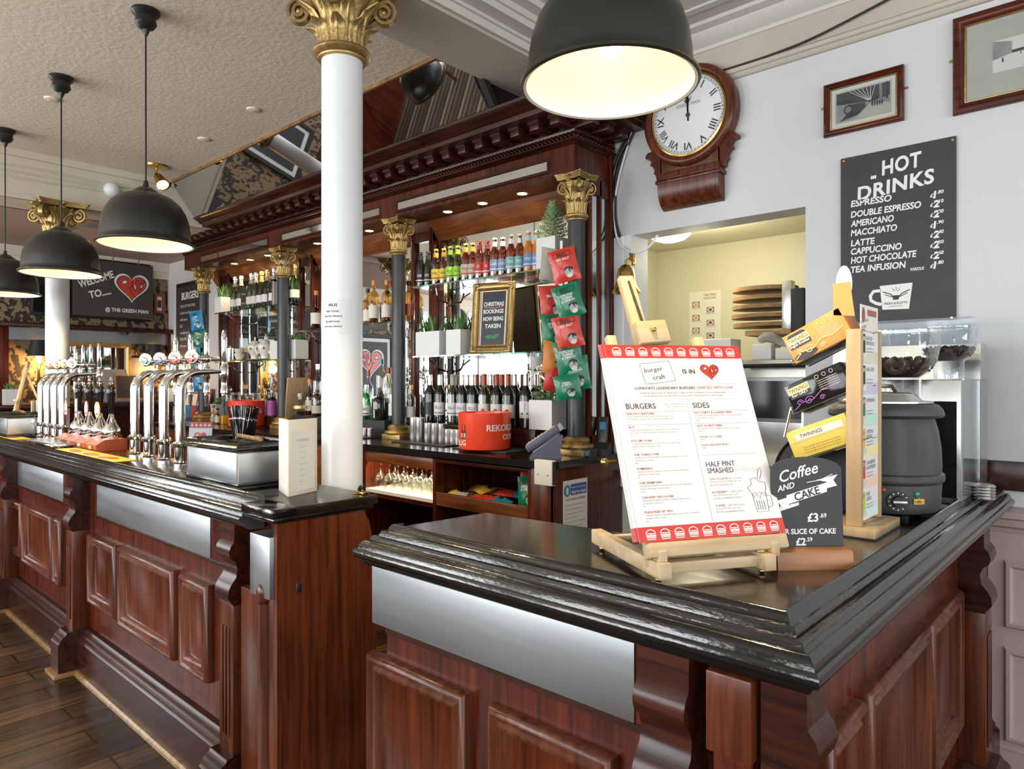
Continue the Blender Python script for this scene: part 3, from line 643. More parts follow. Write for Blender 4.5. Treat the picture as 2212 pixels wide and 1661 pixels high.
mb = MB(); x = FBX + .015
while x > BX0: mb.ball((x, FBY - .022, 2.732), (.010, .016, .021), 'mahogany_dark', T(x, FBY - .022, 2.732) @ RY(-38) @ T(-x, -FBY + .022, -2.732), 8, 5); x -= .0265
y = FBY
while y < WY - .02: mb.ball((FBX + .022, y, 2.732), (.016, .010, .021), 'mahogany_dark', T(FBX + .022, y, 2.732) @ RX(-38) @ T(-FBX - .022, -y, -2.732), 8, 5); y += .0265
mb.build('rope_moulding', can, 60)
def strip(px0, px1):
    x0, x1 = PY(px0, 400, FBY).x, PY(px1, 400, FBY).x; L = fr(((x0 + x1) / 2, FBY, 2.612), (1, 0, 0), (0, 0, 1)); mb = MB(L)
    mb.frame(x1 - x0 + .04, .085, [(0, .0), (.004, .008), (.016, .008), (.02, .003)], 'mahogany_dark', None, 'mirror'); mb.build('mirror_strip', can)
strip(860, 1182); strip(610, 820); strip(434, 578)
def spot_can(px, py):
    p = PZ(px, py, CZ + .008); return p
dl = []
for i, (px, py, lb_) in enumerate(((963, 457, 'over the dark beer bottles'), (1043, 440, 'over the red beer labels'), (1128, 419, 'nearest the column with the crisps'), (690, 527, 'just beside the white column'), (797, 499, 'over the whisky bottles'), (500, 569, 'over the spiky plant'), (536, 561, 'over the first sparkling wines'), (577, 552, 'over the gold foil bottles'))):
    p = PZ(px, py, CZ + .008); p.y = 3.02
    t = thing('downlight', 'small round lit downlight in the canopy soffit ' + lb_, 'downlight', (p.x, p.y, CZ + .01), 0, 'downlights in the canopy')
    mb = MB(); mb.lathe([(.028, -.001), (.040, -.004), (.043, 0), (.028, 0)], 'brass', 20, close=False); mb.build('rim', t)
    mb = MB(); mb.lathe([(0, -.0015), (.028, -.0015)], 'downlight', 20, close=False); mb.build('lamp_face', t)
    l = bpy.data.lights.new('downlight_beam', 'SPOT'); l.energy = 13; l.color = (1, .76, .46); l.spot_size = R(110); l.spot_blend = .7; l.shadow_soft_size = .02
    o = bpy.data.objects.new('downlight_beam', l); COL.objects.link(o); o.location = (p.x, p.y, CZ - .01)
# mirror wall with mahogany posts
mir = thing('back_bar_mirror', 'large silvered mirror wall framed in mahogany behind the bottles', 'mirror')
def glass(x0, x1, z0, z1): mb = MB(); mb.box(x0, MY, z0, x1, MY + .012, z1, 'mirror'); mb.build('mirror_pane', mir)
for xr, xl in zip(colX, colX[1:]): glass(xl + .12, xr - .07 if xr == colX[0] else xr - .12, BT, CZ - .05)
for x in colX[1:]:
    mb = MB()
    for a in (-.115, .075): mb.box(x + a, MY - .055, BT, x + a + .04, MY + .02, CZ + .01, 'mahogany', .006)
    mb.box(x - .115, MY - .05, CZ - .12, x + .115, MY + .01, CZ + .01, 'mahogany'); mb.build('mirror_post', mir)
    mb = MB(); mb.box(x - .075, MY - .03, BT, x + .075, MY - .02, CZ - .1, 'mirror'); mb.build('mirror_pane', mir)
mb = MB(); mb.box(colX[0] - .065, 2.99, BT, colX[0] - .02, MY + .02, CZ + .01, 'mahogany', .005)
X1 = FBX + .01
mb.box(X1 - .03, 2.965, BT, X1, 3.0, CZ + .01, 'mahogany', .005); mb.box(X1 - .03, 3.155, BT, X1 + .01, WY, CZ + .3, 'mahogany', .005); mb.box(X1 - .03, 2.965, CZ - .09, X1, WY, CZ + .01, 'mahogany', .003); mb.box(X1 - .03, 2.965, BT, X1, WY, BT + .1, 'mahogany', .003); mb.box(X1 - .03, 3.065, BT, X1, 3.085, CZ, 'mahogany', .003); mb.build('side_frame', mir)
mb = MB(); mb.box(X1 - .02, 3.0, BT + .1, X1 - .012, 3.156, CZ - .09, 'mirror'); mb.build('mirror_pane', mir)
# tilted mirror panels between cornice and ceiling
tm = thing('overhead_mirror', 'tilted dark mirror panels between the cornice and the ceiling', 'mirror')
nrm = V((0, 2.39 - 2.66, 3.14 - 2.905))
cuts = [-6.72, -5.20, -3.36, -2.52]
for a, b in zip(cuts, cuts[1:]):
    mb = MB(); mb.prism([(2.578, 2.884), (2.392, 3.145), (2.402, 3.15), (2.588, 2.889)], a + .002, b - .002, 'mirror_dark', MX(((0, 0, 1, 0), (1, 0, 0, 0), (0, 1, 0, 0), (0, 0, 0, 1)))); mb.build('mirror_panel', tm)
mb = MB(); mb.box(-6.75, 2.372, 3.13, -2.49, 2.395, 3.15, 'oak', .003); mb.build('top_bead', tm)
mb = MB(); mb.prism([(2.57, 2.883), (2.38, 3.14), (2.42, 3.15), (2.61, 2.883)], -2.50, -2.46, 'black', MX(((0, 0, 1, 0), (1, 0, 0, 0), (0, 1, 0, 0), (0, 0, 0, 1)))); mb.build('end_cheek', tm)
# free-standing white columns
def white_column(x, y, r, ztop, label, lo=0):
    t = thing('cast_iron_column', label, 'column', (x, y, 0), 0, 'white cast iron columns')
    hc = .26; mb = MB(); mb.lathe([(r * 1.5, 0), (r * 1.5, .1), (r * 1.15, .14), (r, .18), (r, ztop - hc)], 'white_paint', 40, close=False); mb.build('shaft', t)
    mb = MB(T(0, 0, ztop - hc + .0)); capital_mesh(mb, r * 1.0, hc, vk=2.7); mb.build('capital', t, 50); return t
nc = white_column(-2.31, 1.555, .0785, 2.997, 'tall white cast iron column with gold leafy capital behind the bar end')
white_column(-6.02, 1.555, .078, 2.80, 'white cast iron column with gold capital by the far beer taps')
# ================================================================ printed graphics
def stroke(mb, pts, w, mt, L=None, z=.001, closed=False):
    pts = [V((p[0], p[1], 0)) for p in pts]; n = len(pts); vv = []; ff = []
    for i in range(n):
        a = pts[i - 1] if (i or closed) else pts[0]; b = pts[(i + 1) % n] if (i < n - 1 or closed) else pts[-1]
        t = (b - a); t = t.normalized() if t.length > 1e-9 else V((1, 0, 0)); nn = V((-t.y, t.x, 0)) * (w / 2)
        vv += [(pts[i].x + nn.x, pts[i].y + nn.y, z), (pts[i].x - nn.x, pts[i].y - nn.y, z)]
    for i in range(n if closed else n - 1): j = (i + 1) % n; ff.append((i * 2, i * 2 + 1, j * 2 + 1, j * 2))
    mb.add(vv, ff, mt, L)
def oval(cx, cy, rx, ry, n=16, rot=0): return [(cx + rx * math.cos(2 * math.pi * i / n) * math.cos(R(rot)) - ry * math.sin(2 * math.pi * i / n) * math.sin(R(rot)), cy + rx * math.cos(2 * math.pi * i / n) * math.sin(R(rot)) + ry * math.sin(2 * math.pi * i / n) * math.cos(R(rot))) for i in range(n)]
def heart(s, grow=0, n=40):
    o = []
    for i in range(n):
        t = 2 * math.pi * i / n; x = 16 * math.sin(t) ** 3; y = 13 * math.cos(t) - 5 * math.cos(2 * t) - 2 * math.cos(3 * t) - math.cos(4 * t)
        o.append((x / 17 * s * (1 + grow), (y + 2.5) / 17 * s * (1 + grow)))
    return o
def fan(mb, pts, mt, L, z):
    c = (sum(p[0] for p in pts) / len(pts), sum(p[1] for p in pts) / len(pts)); n = len(pts)
    mb.add([(p[0], p[1], z) for p in pts] + [(c[0], c[1], z)], [(i, (i + 1) % n, n) for i in range(n)], mt, L)
def pub_heart(mb, L, s, z=.001, border='lettering', hole='lettering', e=.0005, ink='ink'):
    fan(mb, heart(s, .18), border, L, z); fan(mb, heart(s, .03), ink, L, z + e); fan(mb, heart(s, -.04), 'red', L, z + 2 * e)
    k = s
    fan(mb, oval(-.46 * k, .42 * k, .20 * k, .15 * k, 14, 20), ink, L, z + 3 * e); fan(mb, oval(-.46 * k, .42 * k, .15 * k, .105 * k, 14, 20), hole, L, z + 4 * e)
    for p in ([(.0, .62), (.04, .40), (-.02, .15), (-.14, .02), (-.30, .04)], [(-.14, .02), (-.05, -.2), (.10, -.46), (.26, -.56)], [(.02, .36), (.10, .0), (.22, -.16), (.34, -.1), (.40, .2), (.42, .66)], [(.30, .70), (.24, .2), (.20, .02)], [(.62, .66), (.58, .3), (.52, -.1), (.42, -.3)], [(.52, .35), (.70, .42), (.74, .2), (.60, .02), (.5, .0)], [(.76, .72), (.80, .52), (.66, .44)]):
        stroke(mb, [(a * k, b * k) for a, b in p], .05 * k, ink, L, z + 4 * e)
    fan(mb, oval(.20 * k, .16 * k, .045 * k, .17 * k, 10, 10), hole, L, z + 5 * e); fan(mb, oval(.62 * k, .22 * k, .05 * k, .11 * k, 10, -10), hole, L, z + 5 * e)
def burger_icon(mb, L, x, y, s, mt='lettering', z=.001):
    w = s * .075
    stroke(mb, [(x + a * s, y + b * s) for a, b in [(-.42, .12)] + [(.42 * math.cos(R(180 - 15 * i)), .12 + .36 * math.sin(R(180 - 15 * i))) for i in range(13)] + [(-.42, .12)]], w, mt, L, z)
    stroke(mb, [(x - .46 * s, y + .0 * s), (x - .2 * s, y - .05 * s), (x, y + .01 * s), (x + .2 * s, y - .05 * s), (x + .46 * s, y + .0 * s)], w, mt, L, z)
    stroke(mb, [(x - .44 * s, y - .12 * s), (x + .44 * s, y - .12 * s)], w, mt, L, z)
    stroke(mb, [(x - .42 * s, y - .24 * s), (x + .42 * s, y - .24 * s), (x + .36 * s, y - .40 * s), (x - .36 * s, y - .40 * s)], w, mt, L, z, True)
# ================================================================ easel with the burger menu
EZ = 58.8; EO = V((-.6836, 1.1733, TOP))
ez = thing('table_easel', 'small pale pine table easel holding the burger menu', 'easel', EO, EZ)
def bar(mb, a, b, w, d, mt, up=(0, 0, 1), bev=.002):
    a, b = V(a), V(b); t = (b - a); l = t.length; t.normalize(); u = V(up); s_ = t.cross(u).normalized(); u = s_.cross(t)
    M_ = MX.Identity(4)
    for i in range(3): M_[i][0] = s_[i]; M_[i][1] = u[i]; M_[i][2] = t[i]; M_[i][3] = a[i]
    mb.box(-w / 2, -d / 2, 0, w / 2, d / 2, l, mt, bev, M_)
for x in (.012, .248):
    mb = MB(); bar(mb, (x, 0, .028), (x, .335, .028), .026, .032, 'pine_h'); mb.ball((x, .03, .006), (.008, .008, .006), 'brass'); mb.ball((x, .30, .006), (.008, .008, .006), 'brass'); mb.build('foot_runner', ez)
mb = MB(); bar(mb, (.02, .035, .028), (.24, .035, .028), .022, .024, 'pine_h', (0, 1, 0)); bar(mb, (.02, .27, .03), (.24, .27, .03), .022, .02, 'pine_h', (0, 1, 0)); mb.build('cross_rail', ez)
TH = 22.8; up = V((0, math.sin(R(TH)), math.cos(R(TH)))); nf = V((0, -math.cos(R(TH)), math.sin(R(TH))))
def on(x, t, n=0): return V((x, .042, .0387)) + up * t + nf * n
for x in (.012, .248):
    mb = MB(); bar(mb, on(x - .002, -.01, -.012), on(x + (-.005 if x < .1 else -.02), .50, -.012), .022, .018, 'pine', nf); mb.build('upright', ez)
    mb = MB(); mb.box(x - .012, .028, .044, x + .012, .075, .047, 'brass', .001); mb.box(x - .012, .06, .044, x + .012, .063, .085, 'brass', .001); mb.build('bracket', ez)
mb = MB(); bar(mb, on(.118, .05, -.016), on(.075, .66, -.016), .036, .018, 'pine', nf); bar(mb, on(.105, .42, .002), on(.078, .645, -.0065), .006, .001, 'ink', nf, 0); mb.build('mast', ez)
mb = MB(); bar(mb, on(.105, .475, .006), on(.10, .53, .006), .078, .022, 'pine_h', nf, .003); mb.ball(on(.102, .505, .019), (.0075, .0075, .006), 'brass'); mb.build('clamp_block', ez)
mb = MB(); bar(mb, on(.12, .42, -.03), (.13, .30, .03), .028, .016, 'pine'); mb.build('back_leg', ez)
mb = MB(); bar(mb, on(-.012, .018, .012), on(.308, .018, .012), .034, .03, 'pine_h', up, .006); mb.box(.005, .015, .036, .025, .055, .065, 'pine', .004); mb.box(.262, .015, .036, .282, .055, .065, 'pine', .004); mb.build('ledge', ez)
mb = MB(); mb.tube([(-.03, .19, .22), (-.005, .19, .22)], .004, 'brass'); mb.ball((-.032, .19, .22), .009, 'brass'); mb.build('side_knob', ez)
# the menu sheets: local millimetres from the top-left corner
MW, MH = .30, .425
menu = thing('burger_menu', 'laminated white burger menu with red burger borders propped on the pine easel', 'menu', EO, EZ)
ML = fr(on(.1475, .036 + .2158, .012), (1, .0, .0047), up) @ S(1.13, 1.0153, 1)
mb = MB(ML)
def q_(x, y): return (x / 1000 - MW / 2, MH / 2 - y / 1000)
mb.box(-MW / 2, -MH / 2, -.0012, MW / 2, MH / 2, 0, 'paper')
mb.rect(*q_(0, 30), *q_(300, 0), 'red_ink', z=.0004); mb.rect(*q_(0, 425), *q_(300, 395), 'red_ink', z=.0004)
for i in range(10): burger_icon(mb, None, *q_(24 + i * 28.2, 16), .0215, z=.0008); burger_icon(mb, None, *q_(24 + i * 28.2, 411), .0215, z=.0008)
def tx(s, x, y, cap, mt='ink', al='l', w=None, bold=0, mw=None, res=1, **k): mb.text(s, mt, k.pop('L', None), size=cap / 1000, at=q_(x, y + cap / 2), align=al, bold=bold, z=.0008, res=res, maxw=mw and mw / 1000, **k)
def hr(x0, x1, y, x2=None, y2=None, w=.5, mt='grey_ink'): stroke(mb, [q_(x0, y), q_(x1, y if y2 is None else y2)], w / 1000, mt, None, .0008)
def bx(x0, y0, x1, y1): stroke(mb, [q_(x0, y0), q_(x1, y0), q_(x1, y1), q_(x0, y1)], .0006, 'grey_ink', None, .0008, True)
A = T(-.047, .148, 0) @ RZ(7)
stroke(mb, [(-.033, -.024), (.033, -.024), (.033, .024), (-.033, .024)], .0011, 'ink', A, .0008, True)
mb.text('burger', 'ink', A, size=.0105, at=(-.027, .003), align='l', z=.0008, res=2); mb.text('craft', 'ink', A, size=.0105, at=(-.014, -.016), align='l', z=.0008, res=2)
tx('IS IN', 172, 62, 10, 'ink', 'c', bold=.02, res=2); pub_heart(mb, T(.070, .148, 0), .022, .0006, 'paper', 'paper', .0002)
hr(26, 274, 92)
mb.text("LONDON'S LEGENDARY BURGERS ", 'ink', None, size=.0062, at=q_(178, 104), align='r', z=.0008, bold=.01, maxw=.130); mb.text('CRAFTED WITH LOVE', 'red_text', None, size=.0062, at=q_(181, 104), align='l', z=.0008, maxw=.083)
tx("28 day dry-aged beef from Walter Rose's famous farm in Wiltshire, served medium pink", 150, 112, 3.6, 'ink', 'c', mw=208); tx('in a fresh-baked brioche bun with love and a side of hand-cut fries or hash browns', 150, 119, 3.6, 'ink', 'c', mw=200)
hr(26, 274, 128); stroke(mb, [q_(152, 132), q_(152, 393)], .0005, 'grey_ink', None, .0008)
tx('BURGERS', 22, 142, 12, 'ink', bold=.005, mw=62, res=2); tx('with a side of hand-cut', 146, 138, 3.2, 'grey_ink', 'r', mw=46); tx('fries or hash browns', 146, 144, 3.2, 'grey_ink', 'r', mw=40)
tx('SIDES', 164, 142, 12, 'ink', bold=.005, mw=36, res=2)
bx(16, 155, 148, 184); bx(159, 155, 284, 184)
def item(x, y, t, l1, l2, pr, w=118):
    tx(t, x, y, 4.4, 'red_text', mw=min(w, len(t) * 4.1), bold=.01); tx(l1, x, y + 6.2, 3, 'grey_ink', mw=min(w + 6, len(l1) * 2.15))
    k = 6.2
    if l2: k = 12; tx(l2, x, y + k, 3, 'grey_ink', mw=min(w, len(l2) * 2.15))
    tx(pr, x, y + k + 5.8, 3, 'grey_ink')
for i, it in enumerate((('THE JUICY BASTARD', 'two dry-aged beef patties, double american-style cheese,', "lambs lettuce, tomato, chef's secret smokey BBQ sauce", '£11'), ('BLT²', 'dry-aged beef, streaky bacon, crispy bacon dust, homemade', 'bacon jam, cos lettuce, tomato, american-style cheese', '£9.50'), ('PULL MY PORK', 'dry-aged beef, pulled pork in cider hot sauce, apple mayo,', 'smashed pork scratchings, rocket', '£12'), ('THE CHEESY ONE', 'dry-aged beef, american-style cheese, house burger sauce, red', 'onion jam, cos lettuce', '£8'), ('SOMBRERO', 'dry-aged beef, fresh jalapeños, stilton, fiery chipotle ketchup,', 'watercress, tomato, mayo', '£9'), ('THE FARMYARD', 'dry-aged beef, slow-braised ham hock, fried duck egg, lambs', 'lettuce, wholegrain mustard mayo', '£9.50'), ('CHICKEN TRICOLORE', 'basil-marinated grilled chicken, sundried tomato mayo,', 'mozzarella, watercress', '£9'), ('PLEASURED BY VEG', 'caramelised garden vegetable patty, beetroot slice, mozzarella,', 'tarragon mayo, rocket', '£8'))): item(20, 159 + i * 29.6, *it)
item(164, 159, 'HOT, DIRTY & LOADED FRIES', 'fiery chipotle ketchup, jalapeños, blue cheese sauce & pulled', 'pork in cider hot sauce', '£8.50', 110)
item(164, 189, 'HOT & DIRTY FRIES', 'fiery chipotle ketchup, jalapeños & blue cheese sauce', '', '£5.50', 110)
tx('HAND-CUT FRIES', 164, 214, 4.4, 'red_text', mw=54); tx('£3.50', 164, 220, 3, 'grey_ink'); tx('HASH BROWN BITES', 164, 232, 4.4, 'red_text', mw=62); tx('£3.50', 164, 238, 3, 'grey_ink')
hr(160, 284, 254); tx('HALF PINT', 164, 274, 11, 'ink', mw=62, res=2); tx('SMASHED', 164, 288, 11, 'ink', mw=56, res=2); tx('SUNDAES', 224, 288, 11, 'card', mw=56, res=2)
for y, a, b, c_, d in ((306, 'CHOCOLATE', 'muffin, chocolate', 'brownie ice cream, & chocolate sauce  £4', 'BOOZY (add BAILEYS) £6'), (334, 'BLUEBERRY', 'muffin, vanilla ice', 'cream, & blueberry sauce  £4', 'BOOZY (add CREME DE CASSIS) £6'), (362, 'TOFFEE', 'muffin, salted caramel', 'ice cream, & toffee sauce  £4', 'BOOZY (add KRAKEN RUM) £6')):
    tx(a, 164, y, 4.4, 'red_text'); tx(b, 164 + len(a) * 4.3, y, 3, 'grey_ink', mw=36); tx(c_, 164, y + 6, 3, 'grey_ink', mw=66); tx(d, 164, y + 13, 3, 'grey_ink', mw=60)
A = T(*q_(263, 352), 0)
for p, cl in (([(-.016, .012), (-.013, -.028), (.012, -.028), (.015, .012)], True), ([(.015, .006), (.024, .004), (.024, -.016), (.013, -.02)], False), ([(-.017, .014), (-.022, .024), (-.012, .03), (-.012, .042), (.0, .044), (.006, .036), (.018, .034), (.018, .022), (.014, .013)], False), ([(.004, .042), (.010, .062), (.016, .066), (.017, .058), (.009, .040)], False), ([(-.016, .012), (-.012, .002), (-.006, .01), (0, .0), (.006, .012), (.012, .004), (.015, .012)], False), *[([(x, -.004), (x, -.024)], False) for x in (-.009, -.004, .001, .006)]): stroke(mb, p, .0009, 'ink', A, .0008, cl)
mb.build('front_sheet', menu, 0)
mb = MB(ML)
for i in range(3): mb.box(-MW / 2 - .006 - i * .002, -MH / 2 + .004, -.003 - i * .0018, MW / 2 - .01, MH / 2 + .002 + i * .001, -.002 - i * .0018, 'paper'); mb.rect(-MW / 2 - .006 - i * .002, MH / 2 - .03, MW / 2 - .01, MH / 2 + .002 + i * .001, 'red_ink', None, -.0017 - i * .0018); mb.rect(-MW / 2 - .006 - i * .002, -MH / 2 + .004, MW / 2 - .01, -MH / 2 + .03, 'red_ink', None, -.0017 - i * .0018)
mb.build('back_sheets', menu, 0)
# ================================================================ coffee and cake sign
sg = thing('table_sign', 'small round-topped blackboard advertising coffee and cake in a wooden foot', 'sign', (-.532, 1.526, TOP), 46)
mb = MB(); mb.prism([(-.036, 0), (.03, 0), (.026, .012), (.02, .036), (.006, .042), (.004, .032), (-.004, .032), (-.006, .042), (-.03, .036)], -.082, .082, 'cedar', MX(((0, 0, 1, 0), (1, 0, 0, 0), (0, 1, 0, 0), (0, 0, 0, 1)))); mb.build('foot', sg)
SW, SH = .157, .20
L = fr((0, -.001, .032), (1, 0, 0), (0, .06, 1)); mb = MB(L)
pts = [(-SW / 2, 0), (SW / 2, 0), (SW / 2, SH * .86)] + [(SW / 2 * math.cos(R(a)), SH * .86 + .028 * math.sin(R(a))) for a in range(15, 180, 15)] + [(-SW / 2, SH * .86)]
mb.prism(pts, -.003, 0, 'chalk')
mb.text('Coffee', 'lettering', RZ(14), size=.023, at=(.024, .155), bold=.012, shear=.35, z=.0006, maxw=.098); mb.text('AND', 'lettering', RZ(14), size=.012, at=(-.012, .137), bold=.02, shear=.3)
stroke(mb, [(.0, .145), (.03, .150), (.058, .163)], .0015, 'lettering')
mb.poly([(-.045, .098), (.045, .125), (.045, .155 - .01), (-.045, .118)], 'lettering', None, .0006)
mb.poly([(-.064, .083), (-.018, .097), (-.018, .103), (-.04, .098), (-.045, .113), (-.066, .107), (-.058, .096)], 'lettering', None, .0004); mb.poly([(.022, .150), (.07, .162), (.06, .150), (.068, .138), (.045, .132), (.045, .146)], 'lettering', None, .0004)
mb.text('CAKE', 'chalk', T(0, .1225, 0) @ RZ(16.5), size=.016, at=(0, -.009), z=.001, bold=.02, maxw=.066)
mb.text('£3', 'lettering', None, size=.017, at=(.012, .062), bold=.03, align='c'); mb.text('.69', 'lettering', None, size=.009, at=(.027, .070), bold=.02, align='l')
mb.text('OR SLICE OF CAKE', 'lettering', None, size=.0105, at=(.0, .036), bold=.03, maxw=.124); mb.text('£2', 'lettering', None, size=.015, at=(-.016, .012), bold=.03); mb.text('.59', 'lettering', None, size=.008, at=(-.004, .02), bold=.02, align='l')
mb.build('blackboard', sg)
# ================================================================ tea stand
tx0 = V((-.535, 1.89, TOP)); ts = thing('tea_stand', 'pale beech tea display stand with a strip of flavour cards', 'display stand', tx0, 0)
mb = MB(); mb.box(-.09, -.02, 0, .045, .215, .026, 'beech', .002); mb.text('TWININGS', 'black', fr((.018, .13, .026), (0, 1, 0), (-1, 0, 0)), size=.012, z=.0006); mb.box(-.092, -.022, -.0, .046, .217, .004, 'black'); mb.build('base', ts)
mb = MB(); mb.box(-.03, .0, .026, .006, .022, .528, 'beech', .002); mb.build('post', ts)
mb = MB(); mb.box(-.026, .175, .026, .006, .19, .530, 'beech', .002); mb.build('post', ts)
L = fr((.0, .0985, .026), (0, 1, 0), (0, 0, 1)); mb = MB(L); CWd = .0765
cols = ['d8d2b8', 'cfc4dd', 'bfe3da', 'ece2a0', 'f0cdb4', 'cfe8e4']
for i, (nm, nm2, c, bxc) in enumerate((('ENGLISH', 'BREAKFAST', 'd9d3c0', 'ink'), ('EARL GREY', '', 'cdc6dd', 'ink'), ('PEPPERMINT', '', 'c3e6dd', 'green'), ('LEMON &', 'GINGER', 'efe6a8', 'yellow'), ('CRANBERRY', '& RASPBERRY', 'efd0bc', 'red'), ('PURE', 'GREEN', 'd3ebe6', 'lime'))):
    y0 = .498 - (i + 1) * .0815; mt = mat('card_' + c, c, .5)
    mb.box(-CWd, y0, -.002, CWd, y0 + .0812, 0, 'paper'); mb.rect(-CWd, y0, CWd, y0 + .03, mt, z=.0003)
    mb.box(-CWd + .004, y0 + .026, 0, -CWd + .035, y0 + .074, .001, bxc); mb.rect(-CWd + .008, y0 + .058, -CWd + .031, y0 + .068, 'gold_foil', z=.0014)
    fan(mb, oval(-CWd + .032, y0 + .016, .016, .01, 12), 'china', None, .0008)
    mb.text(nm, 'grey_ink', None, size=.010, at=(-CWd + .046, y0 + .060), align='l', maxw=min(.098, .011 * len(nm)))
    if nm2: mb.text(nm2, 'grey_ink', None, size=.010, at=(-CWd + .046, y0 + .047), align='l', maxw=min(.098, .011 * len(nm2)))
    for j in range(2): mb.text('A bright and full flavour', 'grey_ink', None, size=.0045, at=(-CWd + .046, y0 + .036 - j * .008), align='l', maxw=.07, res=1)
mb.box(-CWd, .50, -.002, CWd + .0, .566, 0, 'card'); mb.rect(-.02, .54, .06, .556, 'copper', z=.0004); mb.text('gets you back', 'grey_ink', RZ(8), size=.010, at=(.02, .523), maxw=.09, shear=.3); mb.text('to you', 'grey_ink', RZ(8), size=.010, at=(.02, .508), maxw=.05, shear=.3)
fan(mb, oval(-.055, .54, .014, .02, 14), 'red_text', None, .0004)
mb.build('flavour_cards', ts, 0)
def tilt(px, py, y, ang):
    c = PY(px, py, y); return c
boxes = (('english breakfast', 1764, 726, 27, 'orange', 'English Breakfast', .165, .082, 'tea_box', 'orange tea box of english breakfast, topmost on the tea stand'),
         ('earl grey', 1764, 838, 25, 'black_gloss', 'Earl GREY', .16, .078, 'tea_box', 'black and purple tea box of earl grey, middle on the tea stand'),
         ('gold', 1770, 944, 22, mat('tea_gold', 'd6c255', .4), '', .165, .078, 'tea_box', 'yellow tea box, lowest on the tea stand behind the cake sign'))
bxy = 1.915
for nm, px, py, ang, mt, sub, bl, bh, on_, lab in boxes:
    c = PY(px, py, bxy); bd = .105
    t = thing(on_, lab, 'tea box', c - V((0, 0, bh / 2)), 0, 'boxes on the tea stand')
    L = fr((0, 0, bh / 2), (math.cos(R(ang)), 0, math.sin(R(ang))), (0, 0, 1))
    mb = MB(L); mb.box(-bl / 2, -bh / 2, -bd, bl / 2, bh / 2, 0, mt, .002)
    z = .0006
    if nm == 'gold':
        mb.rect(-bl * .36, .008, bl * .42, .026, 'card', z=z); mb.text('TWININGS', 'ink', None, size=.010, at=(-bl * .10, .0125), z=z * 2, maxw=.062)
        stroke(mb, [(-bl / 2, .004), (bl / 2, .004)], .0012, 'mount', None, z)
        for j in range(3): mb.text('Fresh and light green leaves from the garden', 'copper', None, size=.0038, at=(-.0, -.016 - j * .007), z=z, maxw=.11, res=1)
    else:
        mb.poly([(-bl * .46, -.004), (-.015, -.004), (-.015, .026), (-.026, .036), (-bl * .40, .036), (-bl * .46, .026)], 'black', None, z)
        mb.rect(-bl * .46, .009, -.015, .027, 'gold_foil', z=z * 2); mb.text('TWININGS', 'ink', None, size=.0105, at=(-bl * .28, .013), z=z * 3, maxw=.055, bold=.01)
        mb.text(sub, 'lettering', None, size=.0075, at=(-bl * .28, .001), z=z * 3, maxw=.056, bold=.01)
        sw = 'gold_foil' if nm[0] == 'e' and sub[0] == 'E' and 'English' in sub else mat('tea_purple', '9c5fb0', .4)
        if 'English' in sub: fan(mb, oval(-.045, -.03, .034, .0105, 16), 'black', None, z)
        for (x, y, r) in ((-.03, -.022, .014), (-.055, -.018, .009), (.005, -.028, .008)): stroke(mb, [(x + r * (1 - i / 26) * math.cos(i * .42), y + r * .8 * (1 - i / 26) * math.sin(i * .42)) for i in range(22)], .0018, sw, None, z * 4)
        stroke(mb, [(-.075, -.032), (-.05, -.02), (-.02, -.024), (.01, -.010), (.04, -.016), (.07, -.008)], .002, sw, None, z * 4)
        for j in range(5): mb.text('A full bodied and refreshing tea', 'lettering', None, size=.003, at=(.035, .014 - j * .006), z=z, maxw=.055, res=1)
        for x in (.012, .032, .052): stroke(mb, oval(x, .027, .005, .005, 10), .0008, 'lettering', None, z, True)
    mb.build('carton', t, 40)
    s_ = thing('wire_shelf', 'clear sloping shelf under the %s tea box of the tea stand' % {'e': 'orange' if 'English' in sub else 'black', 'g': 'yellow'}[nm[0]], 'shelf', (0, 0, 0)) if False else None
    mb = MB(T(*(c - tx0)) @ fr((0, 0, 0), (math.cos(R(ang)), 0, math.sin(R(ang))), (0, 0, 1)))
    h = -bh / 2 - .003
    mb.tube([(-bl / 2 - .004, h + .016, .004), (-bl / 2 - .004, h, .004), (bl / 2 + .03, h, .004)], .0016, 'chrome', 6); mb.tube([(-bl / 2 - .004, h + .016, -bd), (-bl / 2 - .004, h, -bd), (bl / 2 + .03, h, -bd)], .0016, 'chrome', 6)
    mb.tube([(-bl / 2 - .004, h + .016, .004), (-bl / 2 - .004, h + .016, -bd)], .0016, 'chrome', 6); mb.box(-bl / 2, h, -bd, bl / 2 + .02, h + .0015, 0, 'acrylic'); mb.build('wire_shelf', ts)
mb = MB(T(*(PY(1818, 655, bxy) - tx0))); mb.prism([(-.02, -.03), (.032, -.035), (.02, .055), (-.022, .052)], -.002, 0, 'orange', RX(90)); mb.prism(oval(.005, .05, .020, .048, 20), -.004, -.002, 'paper', RX(90)); o = mb.build('topper', ts, 0); o['label'] = 'orange flag with a white oval'
mb = MB(T(*(PY(1695, 920, bxy) - tx0))); mb.tube([(0, 0, -.03), (.018, .0, .05), (.03, .02, .06)], .0035, 'chrome'); mb.build('support_arm', ts)
